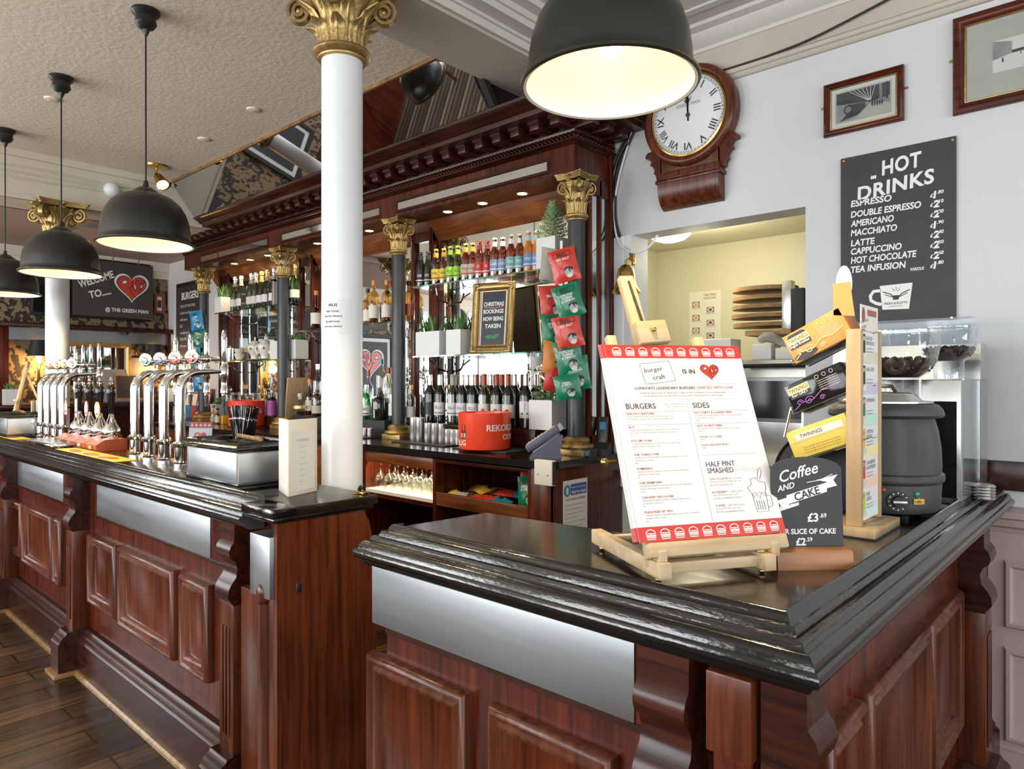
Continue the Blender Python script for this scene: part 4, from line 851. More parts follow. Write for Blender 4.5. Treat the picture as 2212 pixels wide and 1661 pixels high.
# ================================================================ soup kettle
kx, ky = -.578, 2.30
kt = thing('soup_kettle', 'round black electric soup kettle with a steel lid', 'soup kettle', (kx, ky, TOP), 0)
mb = MB(); mb.lathe([(.12, .012), (.138, .02), (.146, .04), (.148, .085), (.149, .10), (.155, .106), (.157, .116), (.155, .126), (.148, .131), (.149, .15), (.147, .20), (.140, .25), (.130, .285), (.128, .30)], 'kettle', 48); mb.build('body', kt)
mb = MB(); mb.lathe([(.130, .287), (.150, .290), (.156, .297), (.152, .312), (.140, .326), (.125, .330), (.11, .331)], 'kettle', 48, close=False); mb.build('rim', kt)
mb = MB(); mb.lathe([(.128, .331), (.128, .336), (.10, .337), (.094, .345), (.082, .357), (.07, .361), (0, .364)], 'brushed', 40, close=False); mb.tube([(-.03, 0, .362), (-.02, 0, .38), (.02, 0, .38), (.03, 0, .362)], .006, 'black'); mb.build('lid', kt)
for a in range(4): pass
fa = MX.Rotation(math.atan2(-ky, -kx) + R(13), 4, 'Z')       # dial turned to the room
mb = MB(fa); L = T(.149, 0, .058) @ RY(90)
mb.lathe([(.028, 0), (.028, .003), (.0, .003)], 'black', 24, L, close=False); mb.lathe([(.017, .003), (.015, .016), (.0, .017)], 'matte_black', 16, L, close=False); mb.box(-.005, -.018, .003, .005, .018, .026, 'steel_dark', .002, L)
for i in range(10): mb.box(-.0012, .021, .0031, .0012, .026, .0036, 'lettering', 0, L @ RZ(30 + i * 30))
mb.build('dial', kt)
mb = MB(fa @ RZ(-14)); mb.ball((.150, 0, .088), (.004, .006, .006), 'red'); mb.build('indicator', kt)
mb = MB(fa @ RZ(20)); mb.ball((.149, 0, .078), (.004, .008, .008), 'led_green'); o = mb.build('power_switch', kt); o['label'] = 'round green switch'
L = fa @ RZ(22) @ fr((.1495, 0, .058), (0, 1, 0), (0, 0, 1)); mb = MB(L); mb.rect(-.016, -.007, .016, .007, 'yellow', z=.0); mb.text('BUFFALO', 'ink', None, size=.006, at=(0, -.003), z=.0008, maxw=.028)
L = fa @ RZ(-26) @ fr((.1495, 0, .058), (0, 1, 0), (0, 0, 1)); mb.add([(L.inverted() @ L @ V(p)) for p in ((-.011, -.008, .0), (.011, -.008, .0), (0, .011, .0))], [(0, 1, 2)], 'yellow', fa.inverted() @ L if False else MX.Identity(4))
mb.build('rating_plate', kt)
L = fa @ RZ(-28) @ fr((.1495, 0, .055), (0, 1, 0), (0, 0, 1)); mb = MB(L); mb.poly([(-.011, -.008), (.011, -.008), (0, .011)], 'yellow'); mb.text('!', 'ink', None, size=.009, at=(0, -.006), z=.0006); mb.build('warning_label', kt)
for a in (45, 135, 225, 315): mb = MB(T(.1 * math.cos(R(a)), .1 * math.sin(R(a)), 0)); mb.lathe([(.012, 0), (.012, .014)], 'matte_black', 10); mb.build('foot', kt)
# ================================================================ coffee machine and bean hoppers
cm = thing('coffee_machine', 'steel and black coffee machine in the corner by the clock wall', 'coffee machine', (-.43, 2.595, TOP), 0)
mb = MB(); mb.box(-.50, .0, 0, 0, .50, .40, 'brushed', .004); mb.box(-.49, -.003, .02, -.012, .0, .33, 'black_gloss'); mb.build('body', cm)
mb = MB(); mb.prism([(.345, .40), (.50, .40), (.49, .53), (.36, .53)], -.50, 0, 'brushed', MX(((0, 0, 1, 0), (1, 0, 0, 0), (0, 1, 0, 0), (0, 0, 0, 1)))); mb.build('top_housing', cm)
mb = MB(); mb.prism([(.36, .53), (.49, .53), (.48, .63), (.38, .63)], -.50, -.03, 'acrylic', MX(((0, 0, 1, 0), (1, 0, 0, 0), (0, 1, 0, 0), (0, 0, 0, 1)))); o = mb.build('clear_hood', cm); o['label'] = 'clear tapered hood'
mb = MB(); mb.box(.001, .02, .02, .004, .30, .40, 'acrylic'); mb.box(.0, .298, .02, .005, .302, .40, 'brushed'); mb.box(.0, .02, .398, .005, .302, .402, 'brushed'); o = mb.build('side_guard', cm); o['label'] = 'clear side guard'
mb = MB(T(.03, .2, 0)); [mb.lathe([(.035, .01 * i), (.036, .01 * i + .004), (.03, .01 * i + .009)], 'brushed', 18) for i in range(5)]; mb.build('filter_stack', cm)
def hopper(x, y, z0, k, base, lab):
    t = thing('coffee_grinder', lab, 'coffee grinder', (x, y, TOP), 0)
    if base: mb = MB(); mb.box(-.07, -.038, 0, .07, .08, .33, 'black', .01); mb.build('body', t)
    b = z0 - TOP
    mb = MB(T(0, 0, b)); mb.lathe([(.062 * k, 0), (.062 * k, .072 * k), (.064 * k, .075 * k)], 'acrylic', 30, close=False)
    mb.lathe([(.060 * k, .075 * k), (.085 * k, .095 * k), (.105 * k, .13 * k), (.114 * k, .17 * k), (.116 * k, .215 * k), (.119 * k, .222 * k)], 'acrylic', 36, close=False); mb.lathe([(.119 * k, .222 * k), (.118 * k, .228 * k), (0, .232 * k)], 'acrylic', 36, close=False); mb.build('hopper', t)
    mb = MB(T(0, 0, b)); mb.lathe([(.056 * k, .078 * k), (.082 * k, .098 * k), (.099 * k, .127 * k), (.10 * k, .132 * k), (0, .134 * k)], 'beans', 28)
    rnd = random.Random(3)
    for i in range(150):
        a = rnd.random() * 6.283; rr = .1 * k * math.sqrt(rnd.random()); s_ = 8 * k
        if rnd.random() < .5: rr = .098 * k; zz = (.100 + .034 * rnd.random()) * k; rr = (.083 + (zz / k - .098) * .5) * k
        else: zz = (.134 + .004 * rnd.random()) * k
        mb.ball((0, 0, 0), (.0075 * k, .0055 * k, .0048 * k), 'beans', T(rr * math.cos(a), rr * math.sin(a), zz) @ Euler((rnd.random() * 3, rnd.random() * 3, rnd.random() * 3)).to_matrix().to_4x4(), 7, 4)
    o = mb.build('coffee_beans', t); o['kind'] = 'stuff'
    return t
hopper(-.585, 2.505, 1.425 - .02, 1.0, False if False else True, 'tall coffee grinder with a full clear bean hopper behind the soup kettle')
hopper(-.50, 2.78, 1.48, .78, False, 'smaller bean hopper on the steel coffee machine by the wall')
# ================================================================ pendant lamps
def pendant(zc, lab):
    t = thing('pendant_lamp', lab, 'pendant lamp', (0, 0, 0), 0, 'black dome pendant lamps')
    P = [(.198, 0), (.203, .004), (.203, .010), (.196, .014), (.188, .02), (.187, .035), (.185, .07), (.179, .11), (.166, .15), (.143, .188), (.112, .215), (.078, .231), (.06, .236)]
    mb = MB(); mb.lathe(P, 'lamp_black', 56, close=False); mb.lathe([(.062, .230), (.058, .24), (.045, .25), (.03, .262), (.014, .268), (.009, .285), (.008, .295)], 'lamp_black', 32); mb.lathe([(.1985, .002), (.204, .007), (.1985, .012)], 'brass', 56, close=False); sh = mb.build('shade', t, 50)
    mb = MB(); mb.lathe([(.197, .001), (.190, .004), (.1905, .012), (.184, .02), (.182, .035), (.178, .07), (.170, .108), (.154, .147), (.130, .181), (.101, .206), (.07, .222), (0, .226)], 'enamel', 56, close=False); o = mb.build('shade_lining', sh, 50); o['label'] = 'cream enamel lining of the shade'
    mb = MB(); mb.lathe([(.012, .222), (.014, .17), (.018, .165)], 'black', 16); bh_ = mb.build('bulb_holder', t)
    mb = MB(); mb.lathe([(.012, .165), (.022, .14), (.03, .115), (.028, .09), (.016, .075), (0, .07)], 'bulb', 20); mb.build('bulb', bh_)
    mb = MB(); mb.tube([(0, 0, .29), (0, 0, zc - .09)], .004, 'black', 8); mb.build('cord', t)
    mb = MB(T(0, 0, zc)); mb.lathe([(.058, 0), (.06, -.012), (.052, -.022), (.042, -.03), (.043, -.045), (.046, -.06), (.034, -.078), (.016, -.088), (.013, -.10), (.006, -.115)], 'black', 28); mb.build('ceiling_rose', t)
    return t
def lamp_light(p):
    l = bpy.data.lights.new('pendant_glow', 'SPOT'); l.energy = 34; l.color = (1, .78, .45); l.spot_size = R(150); l.spot_blend = .5; l.shadow_soft_size = .06
    o = bpy.data.objects.new('pendant_glow', l); COL.objects.link(o); o.location = p + V((0, 0, .062))
pp = [(V((-.905, 1.325, 2.142)), 3.2, 'big black pendant lamp nearest the clock, lit warm inside'), (V((-3.345, 1.21, 2.085)), 3.15, 'black pendant lamp over the bar in front of the cornice end'), (V((-4.42, 1.16, 2.06)), 3.15, 'black pendant lamp hanging in front of the far white column'), (V((-5.62, 1.15, 2.05)), 3.15, 'black pendant lamp furthest from the clock, cut by the picture edge')]
l0 = pendant(3.2 - 2.142, pp[0][2]); l0.location = pp[0][0]
l1 = pendant(3.15 - 2.085, pp[1][2]); l1.location = pp[1][0]
for p, z, lab in pp[2:]: o = dup(l1, p, 0, lab); [c_ for c_ in o.children if c_.name.startswith('ceiling_rose')][0].location.z = 2.085 - p.z; [c_ for c_ in o.children if c_.name.startswith('cord')][0].scale.z = (3.15 - p.z) / 1.065
for p, z, lab in pp: lamp_light(p)
# ================================================================ drop dial clock
cc = PY(1484, 247, WY - .07); ck = thing('wall_clock', 'mahogany drop dial clock with white roman dial on the white wall', 'clock', (cc.x, WY, cc.z), 0)
L = RX(90)      # local xy -> wall plane, z out of the wall
mb = MB(L); mb.lathe([(.245, 0), (.25, .02), (.25, .055), (.243, .072), (.228, .08), (.212, .078), (.204, .066), (.200, .060)], 'mahogany_red', 64, close=False); mb.build('bezel', ck, 50)
mb = MB(L); mb.lathe([(.204, .062), (.204, .07), (.196, .073), (.193, .064)], 'brass', 64, close=False); mb.build('dial_ring', ck, 50)
mb = MB(L); mb.lathe([(.197, .058), (0, .0585)], 'paper', 64, close=False)
for i in range(60): mb.box(-.0012 if i % 5 else -.002, .180, .059, .0012 if i % 5 else .002, .186, .0592, 'ink', 0, RZ(6 * i))
for r in (.179, .187): stroke(mb, oval(0, 0, r, r, 60), .0012, 'ink', None, .0592, True)
for i, n in enumerate(('XII', 'I', 'II', 'III', 'IIII', 'V', 'VI', 'VII', 'VIII', 'IX', 'X', 'XI')): mb.text(n, 'ink', RZ(-30 * i), size=.036, at=(0, .136), z=.0594, bold=.012, maxw=.055 if len(n) > 3 else None)
mb.text('THE', 'grey_ink', None, size=.016, at=(0, .075), z=.0594); mb.text('GREEN MAN', 'grey_ink', None, size=.016, at=(0, .046), z=.0594, maxw=.15); dial = mb.build('dial', ck, 0)
for nm, ln, w_, a in (('hour_hand', .105, .008, 3), ('minute_hand', .17, .006, 1)):
    mb = MB(L @ RZ(a)); mb.prism([(-w_ * .4, -.03), (w_ * .4, -.03), (w_ * .5, ln * .55), (w_ * 1.9, ln * .68), (w_ * .6, ln * .8), (0, ln), (-w_ * .6, ln * .8), (-w_ * 1.9, ln * .68), (-w_ * .5, ln * .55)], .061, .063, 'ink'); mb.lathe([(.011, .061), (.011, .064), (0, .065)], 'ink', 16, close=False); mb.build(nm, dial)
zb = 2.34 - cc.z
mb = MB()
mb.box(-.165, -.05, zb + .15, .165, 0, -.10, 'mahogany_red', .003); mb.box(-.165, -.07, zb + .15, .165, -.04, -.262, 'mahogany_red', .003); mb.box(-.175, -.08, zb + .135, .175, 0, zb + .155, 'mahogany', .004); mb.box(-.170, -.076, zb + .155, .170, 0, zb + .165, 'mahogany', .003)
mb.prism([(0, zb + .135), (-.075, zb + .135)] + [(-.075 * math.cos(R(a)), zb + .135 - .125 * math.sin(R(a))) for a in range(10, 91, 10)], -.165, .165, 'mahogany_red', MX(((0, 0, 1, 0), (1, 0, 0, 0), (0, 1, 0, 0), (0, 0, 0, 1)))); mb.build('trunk', ck)
for s_ in (-1, 1):
    pts = [(.155, -.13), (.235, -.135), (.25, -.15), (.247, -.165), (.225, -.168), (.215, -.185), (.222, -.205), (.205, -.215), (.195, -.235), (.20, -.25), (.188, -.262), (.183, -.285), (.155, -.295)]
    mb = MB(L); mb.prism([(x * s_, y) for x, y in (pts if s_ > 0 else pts[::-1])], .01, .05, 'mahogany'); mb.build('scroll_bracket', ck)
# ================================================================ hot drinks board
a, b = PY(1818, 345, WY), PY(2066, 692, WY); bw, bh = b.x - a.x, a.z - 1.715
hd = thing('price_board', 'black hot drinks price board with white lettering screwed to the wall', 'price board', ((a.x + b.x) / 2, WY, 1.715), 0)
L = fr((0, -.012, 0), (1, 0, 0), (0, 0, 1)); mb = MB(L); mb.box(-bw / 2, 0, -.012, bw / 2, bh, 0, 'chalk')
def sp(px, py): p = PY(px, py, WY - .012); return (p.x - (a.x + b.x) / 2, p.z - 1.715)
K = dict(bold=.03, shear=.12)
def st(s, px, py, cap, al='l', maxw=None, rot=0, **k):
    x, y = sp(px, py); kk = dict(K); kk.update(k); mb.text(s, 'lettering', T(x, y, 0) @ RZ(rot), size=cap, at=(0, -cap / 2), align=al, maxw=maxw, **kk)
st('HOT', 1947, 353, .058, 'c', .15, 4, bold=.03, space=1.08); st('...', 1887, 372, .05, 'c', .022, bold=.05); st('DRINKS', 1932, 400, .055, 'c', .29, 5, bold=.03, space=1.08)
rows = (('ESPRESSO', 441, 1928, '1', '.80', 421), ('DOUBLE ESPRESSO', 464, 1990, '2', '.10', 441), ('AMERICANO', 484, 1931, '2', '.00', 463), ('MACCHIATO', 504, 1938, '1', '.90', 486), ('LATTE', 526, 1890, '2', '.40', 507), ('CAPPUCCINO', 544, 1948, '2', '.20', 529), ('HOT CHOCOLATE', 563, 1980, '2', '.60', 552), ('TEA INFUSION', 583, 1957, '1', '.80', 573))
for s, y, x1, p1, p2, y2 in rows:
    wd = sp(x1, y)[0] - sp(1838, y)[0]; st(s, 1838, y + .03 * 0, .0255, 'l', wd, 0)
    st('£', 2009, y2 + 2, .014, 'l', .012); st(p1, 2016, y2, .026, 'l', bold=.05); st(p2, 2024, y2 - 6, .013, 'l', .028)
st('VARIOUS', 1966, 582, .012, 'l', .05)
x, y = sp(1936, 641); A = T(x, y, 0)
mb.poly([(-.052, -.050), (.047, -.053), (.060, .053), (-.062, .050)], 'lettering', A, .0006)
stroke(mb, [(-.058, .030), (-.085, .030), (-.098, .012), (-.096, -.008), (-.075, -.022), (-.055, -.028)], .013, 'lettering', A, .0006)
stroke(mb, [(-.05, .024), (-.02, .012), (-.008, -.004), (.008, -.004), (.02, .012), (.05, .026)], .004, 'ink', A, .0012); stroke(mb, [(-.042, .012), (-.014, .0)], .003, 'ink', A, .0012); stroke(mb, [(.042, .014), (.014, .0)], .003, 'ink', A, .0012)
mb.poly([(-.011, -.012), (.009, -.012), (.012, .006), (-.014, .006)], 'ink', A, .0014)
for an in (60, 90, 120): stroke(mb, [(.012 * math.cos(R(an)), .012 + .012 * math.sin(R(an))), (.03 * math.cos(R(an)), .012 + .03 * math.sin(R(an)))], .0025, 'led_green', A, .0012)
mb.text("PADDY & SCOTT'S", 'ink', A, size=.0085, at=(-.002, -.030), z=.0012, maxw=.085, bold=.02); mb.text('COFFEE & MORE', 'grey_ink', A, size=.005, at=(-.002, -.041), z=.0012, maxw=.05)
brd = mb.build('board', hd, 0)
for px, py in ((1823, 348), (2058, 302), (2056, 686), (1824, 692)):
    x, y = sp(px, py); mb = MB(L @ T(x, y, 0)); mb.lathe([(.006, 0), (.005, .003), (0, .0035)], 'brass', 12, close=False); mb.build('screw', brd)
# ================================================================ framed photographs
def picture(x0, z0, x1, z1, lab, fw, mtw, kind, inset):
    t = thing('framed_photograph', lab, 'framed photograph', ((x0 + x1) / 2, WY, z0), 0, 'old photographs on the clock wall'); w_, h_ = x1 - x0, z1 - z0
    L = fr((0, -.002, h_ / 2), (1, 0, 0), (0, 0, 1))
    mb = MB(L); mb.frame(w_, h_, [(0, 0), (0, .016), (.004, .022), (fw * .4, .024), (fw * .6, .018), (fw * .8, .018), (fw, .010)], 'mahogany_h'); mb.frame(w_ - 2 * fw, h_ - 2 * fw, [(-.001, .011), (.002, .012), (.005, .008)], 'gold'); mb.build('frame', t, 40)
    mb = MB(L); i_ = fw + .004; W2, H2 = w_ / 2 - i_, h_ / 2 - i_
    mb.rect(-W2, -H2, W2, H2, 'mount' if kind == 'street' else 'card', z=.006)
    pw, ph = W2 - inset, H2 - inset
    if kind == 'train':
        mb.rect(-pw - .006, -ph - .006, pw + .006, ph + .006, 'mount', z=.0064); mb.rect(-pw, -ph, pw, ph, 'photo_grey', z=.0068); mb.poly([(-pw, ph * .25), (pw * .3, -.05 * ph), (pw, ph * .1), (pw, ph), (-pw, ph)], 'photo_dark', None, .0072)
        for k in range(7): stroke(mb, [(pw * .28, -.02 * ph), (-pw * .5 + k * pw * .16, ph * .98)], .002, 'card', None, .0076)
        fan(mb, oval(-pw * .55, -ph * .25, ph * .30, ph * .32, 18), 'ink', None, .0078); fan(mb, oval(-pw * .55, -ph * .25, ph * .2, ph * .22, 18), 'grey_ink', None, .008); mb.poly([(-pw * .55, .1 * ph), (pw * .1, -.02 * ph), (pw * .1, -.22 * ph), (-pw * .45, -.72 * ph)], 'ink', None, .0076); mb.poly([(-pw * .9, -ph), (-pw * .2, -ph * .75), (pw * .2, -.2 * ph), (-pw * .6, -ph * .55)], 'ink', None, .0074); mb.poly([(-pw * .3, -ph), (pw, -ph), (pw, -.35 * ph), (pw * .25, -.2 * ph)], 'mount', None, .0073)
        for k in range(5): fan(mb, oval(pw * (.36 + k * .09), -ph * .22, pw * .03, ph * .22, 8), 'ink', None, .008)
        mb.rect(pw * .62, -ph * .1, pw * .72, ph, 'grey_ink', z=.0082); mb.rect(pw * .86, -ph * .1, pw * .93, ph, 'ink', z=.0082)
    else:
        mb.rect(-pw, -ph, pw, ph, 'card', z=.0064); mb.poly([(-pw, -ph * .2), (-pw * .62, 0), (-pw * .62, ph * .75), (-pw, ph)], 'photo_grey', None, .007); mb.poly([(pw, -ph * .2), (pw * .3, .0), (pw * .3, ph * .7), (pw, ph)], 'photo_grey', None, .007)
        mb.poly([(-pw * .62, 0), (pw * .3, 0), (pw * .3, ph * .25), (-pw * .62, ph * .18)], 'photo_dark', None, .0068); stroke(mb, [(-pw * .4, -ph * .9), (0, 0)], .002, 'grey_ink', None, .007); stroke(mb, [(-pw * .1, -ph * .9), (.05 * pw, 0)], .002, 'grey_ink', None, .007)
        for x, y, s_ in ((-.8, -.3, .16), (-.45, -.1, .08), (-.1, -.4, .16), (.5, -.2, .1), (.3, -.1, .07), (-.25, -.05, .06)): fan(mb, oval(x * pw, y * ph, s_ * ph * .3, s_ * ph, 8), 'ink', None, .0074)
    mb.build('print', t, 0)
    g = MB(L); g.rect(-W2, -H2, W2, H2, 'acrylic', z=.0095); g.build('glazing', t, 0)
    for s_ in (-1, 1): mb = MB(L @ T(s_ * (w_ / 2 + .006), h_ * .08, 0)); mb.prism(oval(0, 0, .010, .006, 12), 0, .002, 'brass'); mb.build('mirror_plate', t)
picture(-1.043, 2.543, -.729, 2.771, 'small framed old photograph of a steam train in a station', .026, .03, 'train', .022)
picture(-.556, 2.515, .02, 2.893, 'larger framed street photograph with wide beige mount, cut by the picture edge', .04, .1, 'street', .085)
# ================================================================ cables on the wall
def cable(name, pts, r, mt, lab):
    p = [V(q) for q in pts]; o = []
    for i in range(len(p) - 1):
        a_, b_, c_, d_ = p[max(0, i - 1)], p[i], p[i + 1], p[min(len(p) - 1, i + 2)]
        for k in range(6):
            t = k / 6; o.append(.5 * ((2 * b_) + (c_ - a_) * t + (2 * a_ - 5 * b_ + 4 * c_ - d_) * t * t + (3 * b_ - a_ - 3 * c_ + d_) * t ** 3))
    o.append(p[-1]); mb = MB(); mb.tube(o, r, mt, 7); return tag(mb.build(name, None, 60), lab, 'cable')
C = WY - .03
cable('black_cable', [PY(1440, 138, C), PY(1488, 107, C), PY(1600, 49, C), PY(1700, 20, C), PY(1800, -10, C)], .006, 'black', 'thick black cable clipped along the top of the frieze')
cable('black_cable', [PY(1500, 170, C), PY(1560, 152, C), PY(1660, 120, C), PY(1760, 80, C), PY(1900, 8, C), PY(1960, -25, C)], .005, 'black', 'thin black cable sagging across the frieze above the clock')
C = WY - .015
for k, (dx, mt, lab) in enumerate(((0, 'black', 'black cable running down beside the back bar, nearest the wood'), (7, 'black_gloss', 'black cable running down beside the back bar, middle of the bunch'), (13, 'matte_black', 'black cable running down beside the back bar, nearest the white wall'))):
    cable('black_cable', [PY(1380 + dx * .3, 250, C), PY(1345 + dx, 310, C), PY(1320 + dx, 370, C), PY(1316 + dx, 430, C), PY(1318 + dx, 480, C), PY(1328 + dx, 515, C)], .0065, mt, lab)
cable('white_cable', [PY(1373, 245, C), PY(1365, 285, C), PY(1340, 370, C), PY(1327, 440, C), PY(1328, 490, C), PY(1340, 530, C - .03), PY(1370, 546, C - .05), PY(1400, 535, C - .03), PY(1420, 508, C)], .006, 'white_paint', 'white cable looping down the wall below the clock to the hatch light')
# ================================================================ in the hatch
t = thing('kitchen_ceiling_light', 'round glowing dome light on the kitchen ceiling behind the hatch', 'ceiling light', (-2.25, 3.97, 2.46), 0)
mb = MB(); mb.lathe([(.15, 0), (.15, -.02), (.142, -.022)], 'white_paint', 36); mb.build('base', t); mb = MB(); mb.lathe([(.142, -.02), (.135, -.05), (.10, -.08), (.05, -.095), (0, -.098)], 'dome', 36, close=False); mb.build('diffuser', t)
l = bpy.data.lights.new('kitchen_glow', 'POINT'); l.energy = 13; l.color = (1, .90, .66); l.shadow_soft_size = .12; o = bpy.data.objects.new('kitchen_glow', l); COL.objects.link(o); o.location = (-2.0, 3.9, 2.25)
p = PY(1352, 632, WY - .08); t = thing('hand_bell', 'brass bell hanging on the hatch post', 'bell', (p.x, p.y, p.z), 0)
mb = MB(); mb.lathe([(.075, 0), (.073, .012), (.06, .03), (.05, .06), (.046, .10), (.04, .125), (.022, .145), (0, .15)], 'brass', 32, close=False); mb.lathe([(.074, .0), (.058, .028), (.046, .06), (0, .13)], 'brass', 32, close=False); mb.build('bell_body', t); mb = MB(); mb.ball((0, 0, .01), .014, 'brass'); mb.tube([(0, 0, .02), (0, 0, .12)], .003, 'brass'); mb.build('clapper', t)
mb = MB(); mb.tube([(0, 0, .148), (0, 0, .17), (.0, .04, .185), (0, .066, .185)], .006, 'brass'); mb.box(-.02, .062, .15, .02, .067, .22, 'brass', .002); mb.build('bracket', t)
K4 = KY - .002
a, b = PY(1489, 632, K4), PY(1557, 738, K4)
t = thing('instruction_sheet', 'printed sheet with small food photos on the kitchen wall', 'poster', (a.x, K4, b.z), 0); L = fr((0, 0, 0), (1, 0, 0), (0, 0, 1)); mb = MB(L); w_, h_ = b.x - a.x, a.z - b.z; mb.box(0, 0, -.002, w_, h_, 0, 'card')
mb.text('TABLE MENU', 'ink', None, size=.018, at=(w_ * .66, h_ * .90), maxw=w_ * .4); mb.text('INSTRUCTIONS', 'ink', None, size=.014, at=(w_ * .66, h_ * .84), maxw=w_ * .38)
for i, (x, y) in enumerate(((.22, .75), (.68, .63), (.22, .49), (.68, .38), (.22, .24), (.68, .13))): mb.rect(w_ * (x - .12), h_ * (y - .055), w_ * (x + .12), h_ * (y + .055), 'grey_ink', z=.0006); fan(mb, oval(w_ * x, h_ * y, w_ * .09, h_ * .045, 12), 'paper', None, .001); fan(mb, oval(w_ * x, h_ * y, w_ * .06, h_ * .03, 12), 'copper' if i % 2 else 'orange', None, .0014); mb.text('serve warm on a board', 'ink', None, size=.010, at=(w_ * x, h_ * (y - .085)), maxw=w_ * .3, res=1)
mb.build('sheet', t, 0)
SY = 3.9
p0, p1 = PY(1612, 715, SY), PY(1740, 622, SY); zt_ = p0.z
t = thing('wall_shelf', 'shelf with a dark upright end holding wooden boards in the kitchen', 'shelf', (0, SY, zt_), 0)
mb = MB(); mb.box(p0.x, -.02, -.03, p1.x + .12, .28, 0, 'boards', .003); mb.build('shelf_board', t); mb = MB(); q1 = PY(1712, 650, SY); mb.box(q1.x, -.03, -.02, p1.x + .0, .28, p1.z - zt_, 'matte_black', .003); mb.build('shelf_end', t)
for i in range(5):
    z = zt_ + .036 + i * .052; nm = ['lowest', 'second from the bottom', 'middle', 'second from the top', 'topmost'][i]
    mb = MB(T(q1.x - .20, SY + .11, z)); mb.prism(oval(0, 0, .185 + .006 * (i % 2), .15, 28, 8 * (i % 3)), -.012, .010, 'boards'); tag(mb.build('serving_board'), 'round wooden serving board, %s of the stack on the kitchen shelf' % nm, 'serving board', 'wooden boards on the kitchen shelf')
    if i < 4: pass
mb = MB(); mb.box(q1.x - .06, SY + .0, zt_, q1.x - .004, SY + .05, zt_ + .27, 'brushed', .003); tag(mb.build('board_rack'), 'upright steel plate clamping the wooden boards on the kitchen shelf', 'rack')
OY = 3.72
a, b = PY(1592, 778, OY), PY(1770, 960, OY)
t = thing('kitchen_oven', 'stainless steel oven with glass door behind the tea boxes', 'oven', (0, OY, 0), 0)
mb = MB(); mb.box(a.x, 0, 1.0, b.x + .2, .5, a.z, 'brushed', .004); mb.build('body', t); g0, g1 = PY(1604, 815, OY), PY(1750, 915, OY); mb = MB(); mb.box(g0.x, -.006, g1.z, g1.x, 0, g0.z, 'steel_dark', .002); mb.box(g0.x + .02, -.008, g1.z + .02, g1.x - .02, -.005, g0.z - .02, 'black_gloss'); dr = mb.build('door', t)
h0 = PY(1612, 791, OY); mb = MB(); mb.tube([(h0.x, -.035, h0.z), (g1.x, -.035, h0.z)], .012, 'black'); mb.build('handle', dr)
mb = MB(); mb.box(b.x - .9, WY + .3, .0, b.x + .3, OY - .02, 1.0, 'brushed'); tag(mb.build('kitchen_worktop'), 'stainless steel worktop behind the hatch opening', 'worktop')
for i, (px0, px1, py0, py1, mt) in enumerate(((1630, 1672, 745, 776, 'paper'), (1680, 1735, 752, 776, 'card'), (1500, 1585, 735, 776, 'white_paint'))):
    a2, b2 = PY(px0, py0, OY + .1), PY(px1, py1, OY + .1); mb = MB(); mb.box(a2.x, OY + .06, a.z + .001, b2.x, OY + .2, a2.z, mt, .006); tag(mb.build('kitchen_box'), ['white paper box on top of the kitchen oven', 'cream carton on top of the kitchen oven beside the tea box', 'white plastic tub beside the oven behind the easel'][i], 'box')
mb = MB(); mb.tube([(PY(1640, 740, OY + .1) + V((0, 0, .01)))] + [PY(1640 + i * 12, 735 - 8 * math.sin(i), OY + .1) for i in range(7)], [.01, .02, .028, .03, .026, .02, .012, .006], 'photo_grey', 8); tag(mb.build('crumpled_cloth'), 'crumpled grey cloth lying on the boxes on the kitchen oven', 'cloth')
t = PZ(1697, 1010, TOP); tp = PY(1772, 1000, 2.06); mb = MB(T(tp.x, 2.06, TOP + .128) @ RZ(10) @ RX(80)); mb.lathe([(.112, 0), (.12, .004), (.125, .016), (.123, .016), (.116, .008), (0, .007)], 'black', 40, close=False); tag(mb.build('round_tray'), 'round black tray propped upright behind the tea stand', 'tray')
def cyl(r, a0=-90): return lambda x, y: (r * math.cos(R(a0) + x / r), r * math.sin(R(a0) + x / r), y)
